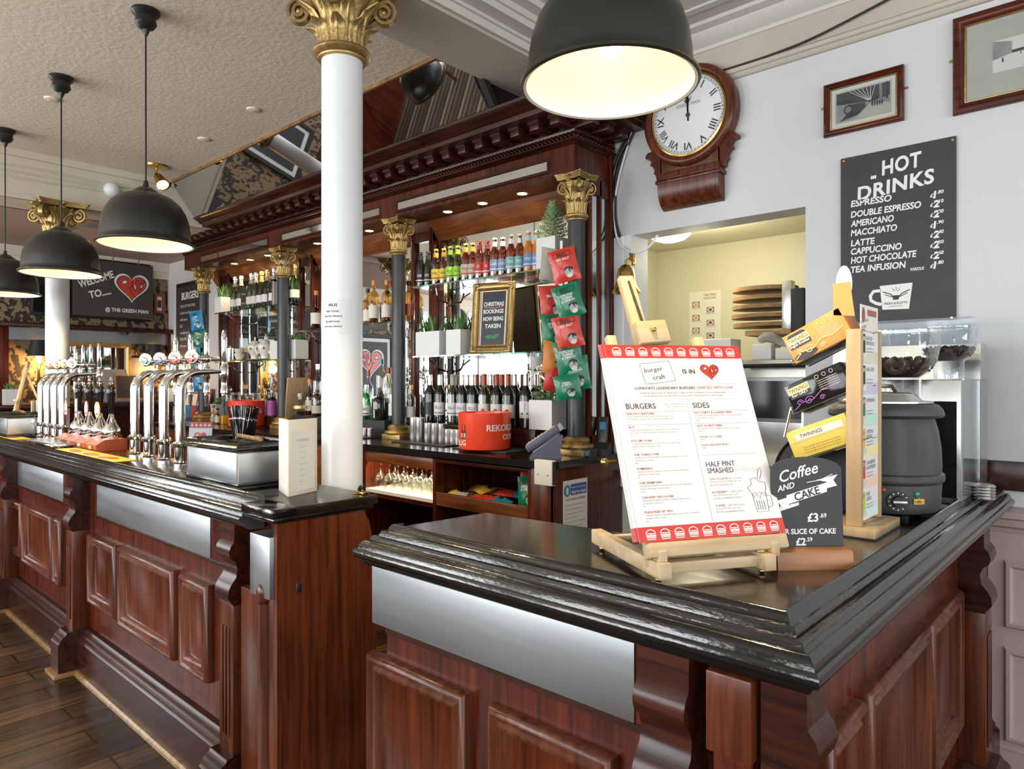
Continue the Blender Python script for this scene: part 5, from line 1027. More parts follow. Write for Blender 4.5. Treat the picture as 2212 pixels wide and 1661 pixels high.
# ================================================================ beer fonts
BZ = TOP + .001
def font(lab, badge, txt, grp):
    t = thing('beer_font', lab, 'beer tap', (0, 0, 0), 0, grp)
    mb = MB(); mb.lathe([(.030, 0), (.031, .004), (.027, .008), (.027, .075), (.035, .08), (.036, .092), (.030, .10), (.0235, .104)], 'chrome', 28); mb.build('base_collar', t)
    pts = [(0, 0, .10), (0, 0, .25), (0, 0, .355)] + [(0, .09 - .09 * math.cos(R(a)), .355 + .085 * math.sin(R(a))) for a in range(10, 91, 10)] + [(0, .14, .442), (0, .205, .446)]
    mb = MB(); mb.tube(pts, [.0235] * 3 + [.0235 - .0009 * i for i in range(9)] + [.014, .011], 'chrome', 20); mb.build('swan_neck', t, 60)
    mb = MB(T(0, .215, 0)); mb.lathe([(.006, .26), (.009, .265), (.011, .33), (.016, .335), (.016, .36), (.013, .365), (.013, .40), (.019, .41), (.021, .44), (.017, .47), (.012, .478), (.012, .49)], 'chrome', 20); ts_ = mb.build('tap_spout', t)
    mb = MB(T(0, .215, 0)); mb.lathe([(.008, .49), (.012, .50), (.0125, .63), (.009, .645), (.006, .652), (0, .653)], 'chrome', 16); mb.build('tap_lever', ts_)
    mb = MB(T(0, .10, .505)); mb.lathe([(.012, -.06), (.014, -.03), (.010, -.01)], 'chrome', 16); mb.lathe([(.026, -.055), (.030, -.045), (.026, -.02), (.014, .0), (.022, .02), (.022, .034), (.012, .045), (.011, .09), (0, .091)], 'chrome', 18, RX(-90)); ba_ = mb.build('badge_arm', t)
    mb = MB(T(.012, .052, .515) @ RZ(42)); L = RX(90); mb.lathe([(.034, 0), (.034, .006), (.031, .008), (0, .008)], 'chrome', 28, L); fan(mb, oval(0, 0, .030, .030, 24), 'paper', L, .0085)
    mb.poly([(x, y) for x, y in oval(0, 0, .0295, .0295, 24) if y < -.005], badge, L, .009); mb.text(txt, 'red_ink', L, size=.009, at=(0, .004), z=.0095, maxw=.048, bold=.02); mb.text('LAGER', 'lettering', L, size=.006, at=(0, -.018), z=.0096); o = mb.build('badge', ba_, 0); o['label'] = 'round white and coloured badge'
    return t
fpos = [(-3.45, 1.405), (-3.66, 1.41), (-3.87, 1.415), (-4.08, 1.42)]
fl = ['chrome swan neck beer font next to the small pub card', 'chrome swan neck beer font, second from the small pub card', 'chrome swan neck beer font, third from the small pub card', 'chrome swan neck beer font beside the handpumps, fourth from the small pub card']
for i, (x, y) in enumerate(fpos):
    font(fl[i], ('red_ink', 'red_ink', 'purple', 'green')[i], ('AMSTEL', 'BIRRA', 'STRONG', 'HEINE')[i] if False else ('LAGER', 'BIRRA', 'ALE', 'PILS')[i], 'beer fonts on the long bar').location = (x, y, BZ)
fl2 = ['chrome swan neck beer font left of the handpumps, nearest them', 'chrome swan neck beer font, second left of the handpumps', 'chrome swan neck beer font, third left of the handpumps', 'chrome swan neck beer font, outermost of the group near the far bar end']
for i, px in enumerate((145, 122, 104, 88)):
    p = PZ(px, 948 - i * 3, TOP); f_ = font(fl2[i].replace('left of', 'beyond'), ('silver_foil', 'yellow', 'brass', 'copper')[i], ('', 'STOUT', '', 'CIDER')[i] or 'BEER', 'beer fonts near the far bar end'); f_.location = (-5.30 - .17 * i, 1.40, BZ)
# ================================================================ handpumps
hpx = [-4.42, -4.61, -4.80, -5.0]
pl = ['right beside the beer fonts', 'second from the beer fonts', 'third from the beer fonts', 'nearest the far group of fonts']
tb = thing('pump_box', 'red mahogany clamp box carrying the four handpumps', 'pump box', (-4.71, 1.41, BZ), 0)
mb = MB()
for x in (-.395, -.195, .0, .195): mb.prism([(-.10, 0), (.055, 0), (.055, .065), (-.06, .065), (-.11, .035)], x + .004, x + .191, 'copper', MX(((0, 0, 1, 0), (1, 0, 0, 0), (0, 1, 0, 0), (0, 0, 0, 1)))); mb.box(x + .07, -.1115, .012, x + .12, -.108, .032, 'silver_foil')
mb.build('wooden_box', tb)
for i, x in enumerate(hpx):
    t = thing('handpump', 'black handled beer handpump with chrome bell, ' + pl[i], 'handpump', (x, 1.41, BZ + .066), 0, 'handpumps on the mahogany box')
    mb = MB(); mb.lathe([(.055, 0), (.056, .012), (.046, .018), (.05, .04), (.044, .06), (.03, .08), (.024, .10), (.016, .115), (.013, .13), (.010, .14)], 'chrome', 28); mb.build('bell_base', t)
    mb = MB(); mb.lathe([(.010, .14), (.013, .15), (.012, .17), (.016, .20), (.022, .25), (.026, .275), (.022, .295), (.014, .305)], 'black_gloss', 24); hd_ = mb.build('handle', t)
    mb = MB(); mb.lathe([(.014, .305), (.018, .312), (.012, .322), (.014, .332), (.008, .342), (.006, .35), (0, .353)], 'chrome', 20); mb.build('handle_cap', hd_)
    shp = [[(-.03, -.05), (.03, -.05), (.03, .02), (0, .06), (-.03, .02)], oval(0, 0, .032, .05, 20), [(-.022, -.06), (.022, -.06), (.022, .06), (-.022, .06)], oval(0, 0, .045, .05, 8, 22)][(3, 1, 2, 0)[i]]
    mb = MB(T(0, -.07, .165) @ RX(90)); mb.prism(shp, 0, .004, ('orange', 'red_text', 'grey_ink', 'copper')[i]); mb.prism([(a * .86, b * .86) for a, b in shp], .004, .0048, 'paper'); mb.text(('ALE', 'MILD', 'PORTER', 'BITTER')[i], 'red_ink', None, size=.010, z=.0054, maxw=.036); mb.rect(-.016, -.03, .016, -.018, 'red_ink', z=.0054); mb.build('pump_clip', t, 0)
    mb = MB(); mb.box(-.004, -.072, .16, .004, -.012, .17, 'chrome'); mb.build('clip_arm', t)
# drip tray, bar runners
mb = MB(T(-5.05, 1.275, BZ)); mb.box(-.30, -.085, 0, .30, .085, .022, 'chrome', .004); [mb.box(-.28, -.07 + i * .012, .022, .28, -.064 + i * .012, .0232, 'steel_dark') for i in range(12)]; tag(mb.build('drip_tray'), 'flat chrome drip tray in front of the handpumps', 'drip tray')
for x0, x1, lab in ((-4.66, -3.70, 'yellow and red bar runner in front of the near beer fonts'), (-6.62, -5.62, 'yellow and red bar runner at the far end of the bar')):
    mb = MB(T((x0 + x1) / 2, 1.19, BZ)); w_ = (x1 - x0) / 2; mb.box(-w_, -.015, 0, w_, .11, .003, 'yellow', .001)
    for k in range(3): fan(mb, oval(-w_ * .55 + k * w_ * .55, .045, .10, .028, 14, 8 * (k - 1)), 'red', None, .0034)
    mb.text('SUMMER ALE', 'red_ink', None, size=.026, at=(.0, .05), z=.004, maxw=w_) if False else None
    tag(mb.build('bar_runner'), lab, 'bar runner', 'bar runners')
# steel towel loops / sink taps seen behind
for i, px in enumerate((252, 300)):
    p = PZ(px, 972, TOP); mb = MB(T(-3.98 - i * .22 + .1, 1.475 + .03, 1.0)); mb.tube([(0, 0, 0), (0, 0, .14)] + [(.03 - .03 * math.cos(R(a)), 0, .14 + .035 * math.sin(R(a))) for a in range(20, 181, 20)] + [(.06, 0, .05), (.06, 0, 0)], .008, 'brushed', 10); tag(mb.build('sink_spout'), ['bent steel spout rising behind the near beer fonts', 'bent steel spout behind the fonts, beside the handpumps'][i], 'spout')
# ================================================================ napkin and straw caddies
def caddy(lab):
    t = thing('bar_caddy', lab, 'caddy', (0, 0, 0), 0, 'bar caddies'); w_, d_ = .215, .115
    mb = MB(); mb.box(-w_ - .012, -d_ - .012, 0, w_ + .012, d_ + .012, .012, 'lacquer', .003); mb.box(-w_ - .006, -d_ - .006, .012, w_ + .006, d_ + .006, .024, 'lacquer', .003); mb.build('plinth', t)
    mb = MB(); mb.box(-w_, -d_, .024, w_, d_, .135, 'steel', .002); [mb.box(sx * w_ - .012 * (sx > 0), sy * d_ - .002, .024, sx * w_ + .012 * (sx < 0), sy * d_ + .002, .135, 'brushed') for sx in (-1, 1) for sy in (-1, 1)]; mb.box(-w_ - .006, -d_ + .01, .03, -w_, d_ - .01, .13, 'black', .002); mb.build('steel_sides', t)
    mb = MB(); L = T(0, 0, .135); mb.frame(2 * w_ + .03, 2 * d_ + .03, [(.006, 0), (.006, .006), (0, .012), (0, .018), (.008, .024), (.012, .032), (.022, .036), (.03, .032), (.034, .0)], 'lacquer', L, 'black'); mb.box(-.015, -d_, .136, -.005, d_, .165, 'lacquer'); mb.build('rim', t)
    mb = MB(T(.09, -.01, .168)); mb.tube([(-.10, 0, 0), (-.09, 0, .014), (.09, 0, .008), (.10, 0, .0)], .008, 'oak', 8); mb.box(-.10, -.03, -.02, .10, .03, -.002, 'black'); mb.build('tray_handle', t)
    return t
c1 = caddy('black moulded caddy with steel sides full of black straws'); c1.location = (-2.625, 1.30, BZ)
dup(c1, (-6.08, 1.33, BZ), 0, 'black moulded caddy with steel sides at the far end of the bar')
st_ = None; rnd = random.Random(5)
for i in range(44):
    if st_ is None:
        mb = MB(); mb.tube([(0, 0, 0), (0, 0, .15)], .003, 'black_gloss', 6); mb.tube([(0, 0, .094), (0, 0, .10)], .0032, 'silver_foil', 6); st_ = mb.build('drinking_straw'); tag(st_, 'black drinking straw in the bunch standing in the caddy', 'straw', 'black straws in the caddy'); o = st_
    else: o = st_.copy(); COL.objects.link(o)
    a = (i % 15) / 14 - .5; b = (i // 15)
    o.location = (-2.765 + a * .10 + rnd.uniform(-.003, .003), 1.365 + b * .018 + rnd.uniform(-.004, .004), BZ + .145); o.rotation_euler = (R(rnd.uniform(-4, 4)), R(a * 44 + rnd.uniform(-3, 3)), 0)
# menu booklet
bp = V((-2.155, 1.235, BZ))
t = thing('menu_booklet', 'cream folded menu standing open on the bar beside the white column', 'menu', bp, 0)
def leaf(name, dx, dy, ln, extra=None):
    d = V((dx, dy, 0)).normalized(); L = fr((0, 0, 0), d, (0, 0, 1)); mb = MB(L); mb.box(0, 0, -.002, ln, .262, .002, 'card', .001)
    if extra: extra(mb)
    return mb.build(name, t)
leaf('cover', -.95, .32, .155, lambda mb: stroke(mb, oval(.05, .07, .02, .024, 20), .0012, 'mount', None, -.0026, True))
def page(mb):
    for sg_ in (1, -1):
        zz = .0026 * sg_; F_ = (lambda x0, y0, x1, y1, mt, z: mb.rect(x0, y0, x1, y1, mt, None, z))
        F_(.012, .015, .128, .222, 'paper', zz)
    L2 = T(.07, 0, -.0032) @ RY(180)
    mb.text('COCKTAILS', 'grey_ink', L2, size=.008, at=(0, .185), z=0, maxw=.06)
    for k in range(7): mb.text('gin & tonic   £7', 'grey_ink', L2, size=.0035, at=(.0, .165 - k * .02), z=0, maxw=.045, res=1)
    L3 = T(.07, 0, .0032); mb.text('COCKTAILS', 'grey_ink', L3, size=.008, at=(0, .185), z=0, maxw=.06)
    for k in range(7): mb.text('gin & tonic   £7', 'grey_ink', L3, size=.0035, at=(.0, .165 - k * .02), z=0, maxw=.045, res=1)
leaf('inner_page', -.30, .95, .145, page)
t = thing('menu_booklet', 'cream folded menu leaning behind the far caddy', 'menu', (-6.25, 1.46, BZ), 0); mb = MB(RZ(-20)); mb.box(0, 0, 0, .16, .004, .25, 'card', .001); mb.box(0, 0.01, 0, .004, .12, .25, 'card', .001); mb.build('cover', t)
# pub card
t = thing('card_holder', 'clear stand with a small pub flyer showing a red heart', 'card holder', (-3.27, 1.415, BZ), 38)
L = fr((0, 0, .004), (1, 0, 0), (0, .12, 1)); mb = MB(L); mb.box(-.056, 0, -.001, .056, .20, .001, 'paper'); mb.rect(-.056, .172, .056, .20, 'red_ink', z=.0014); [burger_icon(mb, None, -.042 + i * .021, .185, .014, z=.0018) for i in range(5)]; pub_heart(mb, T(.0, .125, 0), .03, .0014, 'paper', 'paper', .0003); fan(mb, oval(0, .05, .042, .03, 18), 'red_text', None, .0014); mb.text('Craft', 'lettering', None, size=.018, at=(0, .042), z=.0018); mb.build('flyer', t, 0); mb = MB(L); mb.box(-.058, -.002, .0018, .058, .204, .003, 'acrylic'); mb.box(-.058, -.004, -.03, .058, 0, .03, 'acrylic'); mb.build('holder', t)
# wifi note taped on the white column
t = thing('wifi_note', 'white paper with wifi details taped round the white column', 'notice', (-2.31, 1.555, 0), 0)
zt_, zb_ = PY(737, 645, 1.50).z, PY(737, 721, 1.50).z; a0 = -34
mb = MB(); mb.lathe([(.0800, zb_), (.0800, zt_)], 'paper', 20, None, a0 - 78, a0 + 24, close=False)
f_ = cyl(.0808, a0 - 27)
for s_, dz, sz in (('WI-FI', .017, .011), ('FIRST FLOOR:', .043, .006), ('PASSWORD: 785bn90nw8', .062, .005), ('SECOND FLOOR:', .082, .006), ('PASSWORD: 24097n0c24', .101, .005)): mb.text(s_, 'ink', None, size=sz, at=(0, zt_ - dz - sz), mp=f_, bold=.02, maxw=len(s_) * sz * .75)
mb.build('sheet', t, 0)
# ================================================================ far end of the room
FXW = -8.2
t = thing('television', 'flat black television on the patterned far wall', 'television', (FXW, 2.43, 2.13), 0); mb = MB(); mb.box(.03, -.56, 0, .08, .56, .63, 'black', .006); mb.build('casing', t); mb = MB(); mb.box(.08, -.54, .03, .082, .54, .61, 'black_gloss'); mb.build('screen', t); mb = MB(); mb.box(0, -.15, .2, .03, .15, .45, 'black'); mb.build('wall_bracket', t)
t = thing('fireplace_surround', 'dark wooden fireplace with tall mirrored overmantel on the patterned wall', 'fireplace', (FXW, 2.43, 0), 0)
mb = MB(); mb.box(0, -.85, 0, .14, -.6, 1.2, 'mahogany_dark', .005); mb.box(0, .6, 0, .14, .85, 1.2, 'mahogany_dark', .005); mb.box(0, -.6, .9, .12, .6, 1.2, 'mahogany_dark'); mb.box(0, -.6, 0, .02, .6, .9, 'matte_black'); mb.build('surround', t)
mb = MB(); mb.box(0, -.95, 1.2, .26, .95, 1.245, 'mahogany_dark', .006); mb.build('mantel_shelf', t)
mb = MB(); mb.box(0, -.85, 1.245, .09, -.74, 2.0, 'mahogany', .006); mb.box(0, .74, 1.245, .09, .85, 2.0, 'mahogany', .006); mb.box(0, -.9, 2.0, .16, .9, 2.05, 'mahogany_dark', .006); mb.box(0, -.74, 1.88, .05, .74, 2.0, 'steel_dark'); [mb.ball((.12, y, 1.985), .02, 'mahogany_dark') for y in (-.3, .3)]; mb.build('overmantel', t)
L = fr((.02, -.02, 1.63), (0, 1, 0), (0, 0, 1)); mb = MB(L); mb.frame(.78, .5, [(0, 0), (0, .03), (.03, .035), (.05, .02)], 'gold', None, 'mirror'); o = mb.build('overmantel_mirror', t); o['label'] = 'gilt framed mirror'
mb = MB(); mb.box(.02, .05, 1.247, .03, .62, 1.72, 'steel_dark', .002, T(.10, 0, 0) @ RY(-6) if False else None); L = fr((.06, .30, 1.25), (0, 1, 0), (-.10, 0, 1)); mb = MB(T(FXW, 2.43, 0) @ L); mb.box(-.26, 0, 0, .26, .48, .015, 'grey_ink', .002); mb.box(-.1, .02, .015, .2, .30, .02, 'gold'); mb.box(-.08, .04, .02, .18, .28, .022, 'matte_black'); mb.text('C', 'ink', None, size=.05, at=(-.14, .37), z=.016); tag(mb.build('leaning_board'), 'grey board leaning on the far mantel shelf', 'board')
for y, lab in ((1.93, 'wall sconce with dark shade beside the overmantel, further from the bar mirror'), (3.03, 'wall sconce with dark shade beside the overmantel, nearer the burgers board')):
    t = thing('wall_sconce', lab, 'wall lamp', (FXW + .01, y, 1.55), 0, 'sconces by the overmantel'); mb = MB(); mb.tube([(0, 0, -.12), (.05, 0, -.14), (.10, 0, -.05), (.10, 0, .10)], .012, 'brass', 8); mb.ball((.0, 0, -.1), (.02, .04, .06), 'brass'); mb.build('arm', t); mb = MB(T(.10, 0, 0)); mb.lathe([(.10, .17), (.065, .33)], 'matte_black', 20, close=False); mb.lathe([(.098, .17), (.063, .33)], 'gold_foil', 20, close=False); mb.build('shade', t); mb = MB(T(.10, 0, 0)); mb.lathe([(.014, .1), (.028, .15), (.02, .21), (0, .24)], 'sconce_glow', 12); mb.build('bulb', t)
    l = bpy.data.lights.new('sconce_light', 'POINT'); l.energy = 9; l.color = (1, .55, .2); l.shadow_soft_size = .05; o = bpy.data.objects.new('sconce_light', l); COL.objects.link(o); o.location = (FXW + .14, y, 1.62)
def pot_plant(name, lab, loc, w_, h_, d_=None, n=26, lh=.12, kind='spiky', rz=0, grp=None, seed=1, taper=1.):
    t = thing(name, lab, 'potted plant', loc, rz, grp); d_ = d_ or w_; rnd = random.Random(seed)
    mb = MB(); a, b = w_ / 2, d_ / 2; k = taper
    vv = [(-a * k, -b * k, 0), (a * k, -b * k, 0), (a * k, b * k, 0), (-a * k, b * k, 0), (-a, -b, h_), (a, -b, h_), (a, b, h_), (-a, b, h_), (-a * .94, -b * .94, h_), (a * .94, -b * .94, h_), (a * .94, b * .94, h_), (-a * .94, b * .94, h_), (-a * .94, -b * .94, h_ - .015), (a * .94, -b * .94, h_ - .015), (a * .94, b * .94, h_ - .015), (-a * .94, b * .94, h_ - .015)]
    ff = [(3, 2, 1, 0)] + [(q * 4 + i, q * 4 + (i + 1) % 4, q * 4 + 4 + (i + 1) % 4, q * 4 + 4 + i) for q in range(3) for i in range(4)] + [(12, 13, 14, 15)]
    mb.add(vv, ff, 'pot'); mb.build('pot', t, 20)
    mb = MB()
    if kind == 'spiky':
        for i in range(n):
            x, y = rnd.uniform(-.7, .7) * a, rnd.uniform(-.6, .6) * b; an = math.atan2(y, x) + rnd.uniform(-.8, .8); ln = lh * rnd.uniform(.7, 1.15); out = rnd.uniform(.15, .6); w0 = .012 * rnd.uniform(.7, 1.2); vv = []; ff = []
            for j in range(5):
                u = j / 4; cx, cy, cz = x + math.cos(an) * out * ln * u ** 1.5, y + math.sin(an) * out * ln * u ** 1.5, h_ - .01 + ln * u * (1 - .15 * out * u); wd = w0 * (1 - u) ** .7 + .0004; sx, sy = -math.sin(an) * wd, math.cos(an) * wd
                vv += [(cx + sx, cy + sy, cz), (cx + math.cos(an) * wd * .5, cy + math.sin(an) * wd * .5, cz - wd * .3), (cx - sx, cy - sy, cz)]
            for j in range(4): ff += [(j * 3, j * 3 + 1, j * 3 + 4, j * 3 + 3), (j * 3 + 1, j * 3 + 2, j * 3 + 5, j * 3 + 4), (j * 3 + 2, j * 3, j * 3 + 3, j * 3 + 5)]
            mb.add(vv, ff, 'leaf')
    elif kind == 'tree':
        mb.tube([(0, 0, h_ - .01), (0, 0, h_ + lh)], [.006, .002], 'oak', 6)
        for lv in range(11):
            z = h_ + .005 + lh * .93 * lv / 10; r = .085 * (1 - lv / 11.5) + .006
            for k in range(9):
                an = k * .7 + lv * .37; e = V((r * math.cos(an), r * math.sin(an), .022)); p0 = V((0, 0, z))
                mb.tube([p0, p0 + e], [.0025, .001], 'leaf', 4)
                for q in range(1, 7):
                    c = p0 + e * (q / 6)
                    for s_ in (-1, 1): dd = V((math.cos(an + s_ * 1.1), math.sin(an + s_ * 1.1), .6)) * .014; mb.tube([c, c + dd], [.003, .0012], 'leaf_pale', 4)
    else:
        for i in range(n):
            x, y = rnd.uniform(-.85, .85) * a, rnd.uniform(-.8, .8) * b; z = h_ + rnd.uniform(0, lh); mb.tube([(x * .6, y * .6, h_ - .01), (x, y, z)], .002, 'leaf', 4)
            for k in range(6): an = k * 1.05; mb.ball((0, 0, 0), (.016, .007, .004), 'leaf_pale', T(x, y, z) @ RZ(an * 57.3) @ RY(-25) @ T(.012, 0, 0), 6, 4)
    o = mb.build('foliage', t, 60); o['kind'] = 'stuff'; return t
pot_plant('potted_plant', 'grassy plant in a white pot on the far mantel beyond the handpumps', (FXW + .13, 3.15 - .0, 1.246), .13, .15, n=22, lh=.07, seed=2)
pot_plant('potted_plant', 'grassy plant in a white pot on the far mantel behind the far column', (FXW + .13, 1.70, 1.246), .13, .15, n=22, lh=.07, seed=3)
def small_frame(px0, py0, px1, py1, lab):
    a, b = PX(px0, py0, FXW), PX(px1, py1, FXW); L = fr((FXW, (a.y + b.y) / 2, (a.z + b.z) / 2), (0, 1, 0), (0, 0, 1)); t = thing('framed_photograph', lab, 'framed photograph', (FXW, (a.y + b.y) / 2, b.z), 0, 'small frames on the patterned wall'); L = fr((0, 0, (a.z - b.z) / 2), (0, 1, 0), (0, 0, 1)); w_, h_ = b.y - a.y, a.z - b.z
    mb = MB(L); mb.frame(w_, h_, [(0, 0), (0, .02), (.025, .02), (.03, .012)], 'copper'); mb.build('frame', t); mb = MB(L); mb.rect(-w_ / 2 + .03, -h_ / 2 + .03, w_ / 2 - .03, h_ / 2 - .03, 'paper', z=.01); mb.rect(-w_ * .18, -h_ * .2, w_ * .18, h_ * .18, 'photo_dark', z=.011); mb.build('print', t, 0)
small_frame(332, 634, 355, 678, 'small wooden framed picture on the patterned wall beside the welcome sign'); small_frame(362, 668, 372, 715, 'narrow red framed picture on the patterned wall beside the burgers board')
# hanging welcome sign
SX = -7.0; a, b = PX(157, 556, SX), PX(330, 690, SX)
t = thing('hanging_sign', 'dark hanging sign welcoming guests with a red heart logo', 'sign', (SX, (a.y + b.y) / 2, b.z), 0); w_, h_ = b.y - a.y, a.z - b.z
for nm, yaw in (('board', 1),):
    L = fr((.006, 0, 0), (0, 1, 0), (0, 0, 1)); mb = MB(L); mb.box(-w_ / 2, 0, -.012, w_ / 2, h_, 0, 'chalk_brown', .001)
    mb.text('WELCOME', 'lettering', RZ(26), size=.075, at=(-.05 * w_ + .0, h_ * .66), shear=.1, bold=.03, maxw=w_ * .47) if False else mb.text('WELCOME', 'lettering', T(-w_ * .22, h_ * .66, 0) @ RZ(24), size=.062, at=(0, -.03), shear=.15, bold=.03, maxw=w_ * .46)
    mb.text('TO.....', 'lettering', T(-w_ * .18, h_ * .42, 0) @ RZ(18), size=.06, at=(0, -.03), shear=.15, bold=.03, maxw=w_ * .27)
    pub_heart(mb, T(w_ * .22, h_ * .54, 0), .135, .0008, 'lettering', 'lettering'); mb.text('@ THE GREEN MAN', 'lettering', None, size=.032, at=(w_ * .16, h_ * .10), bold=.03, maxw=w_ * .55)
    mb.build('board', t, 0)
for y in (-.01, .21): mb = MB(); [mb.tube([(0 + .006 * math.cos(q * 1.05) * (1 if k % 2 else 0), y + .006 * math.cos(q * 1.05) * (0 if k % 2 else 1), h_ + .012 + k * .018 + .011 * math.sin(q * 1.05)) for q in range(6)], .0025, 'black', 4, closed=True) for k in range(int((2.80 - b.z - h_) / .018))]; mb.build('chain', t)
# burgers board on the white wall beyond the back bar
a, b = PY(385, 615, WY), PY(440, 800, WY); t = thing('menu_board', 'black framed burgers chalkboard on the white wall past the last column', 'menu board', ((a.x + b.x) / 2, WY, b.z), 0); w_, h_ = b.x - a.x, a.z - b.z; L = fr((0, -.002, h_ / 2), (1, 0, 0), (0, 0, 1)); mb = MB(L); mb.frame(w_, h_, [(0, 0), (0, .02), (.03, .024), (.035, .012)], 'black', None, 'chalk')
mb.text('BURGERS', 'lettering', None, size=.075, at=(.02, h_ * .31), z=.014, bold=.03, maxw=w_ * .66)
for k in range(7): mb.text(('THE JUICY BASTARD', 'double beef & cheese', 'chilli sauce', 'BLT', 'streaky bacon', 'FULL MY PORK', 'hot sauce')[k], 'lettering', None, size=.03, at=(-w_ * .36, h_ * (.22 - .075 * k)), z=.014, align='l', maxw=w_ * (.6, .68, .5, .2, .45, .5, .4)[k], res=1)
mb.build('board', t, 0)
# leaflets by the far end
t = thing('leaflet_rack', 'wall rack of red and blue leaflets beyond the beer fonts', 'rack', (-7.35, WY, .98), 0); mb = MB(); mb.box(-.4, -.16, 0, .4, -.005, .02, 'matte_black'); mb.box(-.4, -.16, 0, .4, -.15, .12, 'acrylic'); mb.build('holder', t)
for i, (x, mt, lab) in enumerate(((-.30, 'red', 'red'), (-.15, 'blue', 'blue'), (.0, 'red_text', 'dark red'), (.15, 'purple', 'purple'), (.29, 'copper', 'brown'))):
    mb = MB(T(-7.35 + x, WY - .10, 1.002) @ RX(-9) @ RZ((-4, 3, -2, 5, 0)[i])); mb.box(-.07, -.004, 0, .07, 0, .40, mt); mb.box(-.055, -.0045, .22, .055, -.004, .34, 'card'); tag(mb.build('leaflet'), lab + ' folded leaflet standing in the wall rack beyond the beer fonts', 'leaflet', 'leaflets in the wall rack')
# easel at the far left
p = V((-6.45, 1.36, BZ)); t = thing('table_easel', 'pale wooden easel seen from behind at the far end of the bar', 'easel', p, -20)
mb = MB(); bar(mb, (-.10, 0, .01), (-.03, .10, .55), .022, .02, 'pine'); bar(mb, (.10, 0, .01), (.03, .10, .50), .022, .02, 'pine'); mb.build('legs', t); mb = MB(); bar(mb, (-.11, .04, .25), (.11, .04, .25), .03, .016, 'pine_h'); mb.build('cross_rail', t); mb = MB(); bar(mb, (0, .10, .45), (0, .26, .0), .02, .016, 'pine'); mb.build('back_leg', t)
# ceiling bits
for px, py, lab in ((547, 236, 'small white blanking disc on the bar ceiling nearest the white column'), (440, 300, 'small white blanking disc on the bar ceiling nearest the tilted mirror'), (112, 213, 'small white blanking disc beside a pendant rose')):
    p = PZ(px, py, 3.15); mb = MB(T(p.x, p.y, 3.15)); mb.lathe([(.04, 0), (.038, -.008), (.02, -.012), (0, -.012)], 'ceiling', 24); tag(mb.build('ceiling_disc'), lab, 'ceiling disc', 'discs on the ceiling')
p = PZ(338, 358, 3.15); t = thing('ceiling_spotlight', 'small bronze twin spotlight on the ceiling above a pendant', 'spotlight', (p.x, p.y, 3.15), 0)
mb = MB(); mb.lathe([(.085, 0), (.08, -.012), (.03, -.02), (0, -.02)], 'brass', 24); mb.tube([(0, 0, -.02), (0, 0, -.07)], .01, 'brass', 8); mb.build('mount_plate', t)
for i, a in enumerate((30, 75)):
    L = T(0, 0, -.07) @ RZ(42 - 30 * i) @ RY(180 - 40 + 65 * i * 0) @ RY(0); mb = MB(L); mb.lathe([(.018, 0), (.03, .02), (.036, .07), (.046, .12)], 'brass', 20, close=False); mb.lathe([(.04, .112), (0, .11)], 'downlight' if i else 'steel_dark', 20, close=False); mb.build('lamp_head', t)
p = PX(240, 411, -6.05); mb = MB(T(-6.05, p.y, p.z)); mb.lathe([(.055, 0), (.06, .02), (.05, .05), (.025, .07), (0, .072)], 'white_paint', 24, RY(90)); tag(mb.build('alarm_sensor'), 'round white sensor on the face of the cream beam', 'sensor')
for k in range(3):
    cable('beam_cable', [PX(0, 352 + k * 12, -6.04), PX(60, 362 + k * 13, -6.04), PX(140, 378 + k * 11, -6.04), PX(215, 396 + k * 8, -6.04), PX(300, 408 + k * 9, -6.04)], .006, 'cream', ('top', 'middle', 'lowest')[k] + ' pale cable stapled along the cream beam')
# ================================================================ seating that shows in the tilted mirror
def chair(lab):
    t = thing('dining_chair', lab, 'chair', (0, 0, 0), 0, 'chairs mirrored over the bar')
    mb = MB(); mb.box(-.21, -.21, .43, .21, .21, .465, 'walnut_warm', .01); mb.build('seat', t)
    mb = MB(); [mb.box(-.17, .185, .56 + i * .11, .17, .205, .62 + i * .11, 'walnut_warm', .006) for i in range(3)]; mb.build('backrest', t)
    for x in (-.185, .185):
        mb = MB(); bar(mb, (x, -.185, 0), (x, -.175, .44), .036, .036, 'walnut_warm'); mb.build('leg', t)
        mb = MB(); bar(mb, (x, .20, 0), (x, .19, .92), .036, .036, 'walnut_warm'); mb.build('leg', t)
    return t
def round_table(lab, loc):
    t = thing('round_table', lab, 'table', loc, 0, 'tables mirrored over the bar'); mb = MB(); mb.lathe([(.36, .72), (.38, .725), (.38, .745), (.37, .75), (0, .75)], 'mahogany', 40); mb.build('tabletop', t); mb = MB(); mb.lathe([(.22, 0), (.22, .02), (.05, .05), (.035, .1), (.04, .6), (.08, .72)], 'black', 24); mb.build('pedestal', t)
round_table('round mahogany pub table mirrored over the bar, under the far windows', (-6.6, -1.6, .008)); round_table('round mahogany pub table mirrored over the bar, nearer the counter', (-4.9, -1.3, .008))
ch = chair('wooden slat back chair mirrored over the bar, beyond the far table'); ch.location = (-7.2, -1.5, .008); ch.rotation_euler = (0, 0, R(90))
for x, y, rz, lab in ((-6.0, -1.7, -85, 'wooden slat back chair mirrored over the bar, between the two tables at the far one'), (-5.5, -1.25, 95, 'wooden slat back chair mirrored over the bar, between the two tables at the near one'), (-4.3, -1.4, -95, 'wooden slat back chair mirrored over the bar, at the open side of the near table')): dup(ch, (x, y, .008), rz, lab)
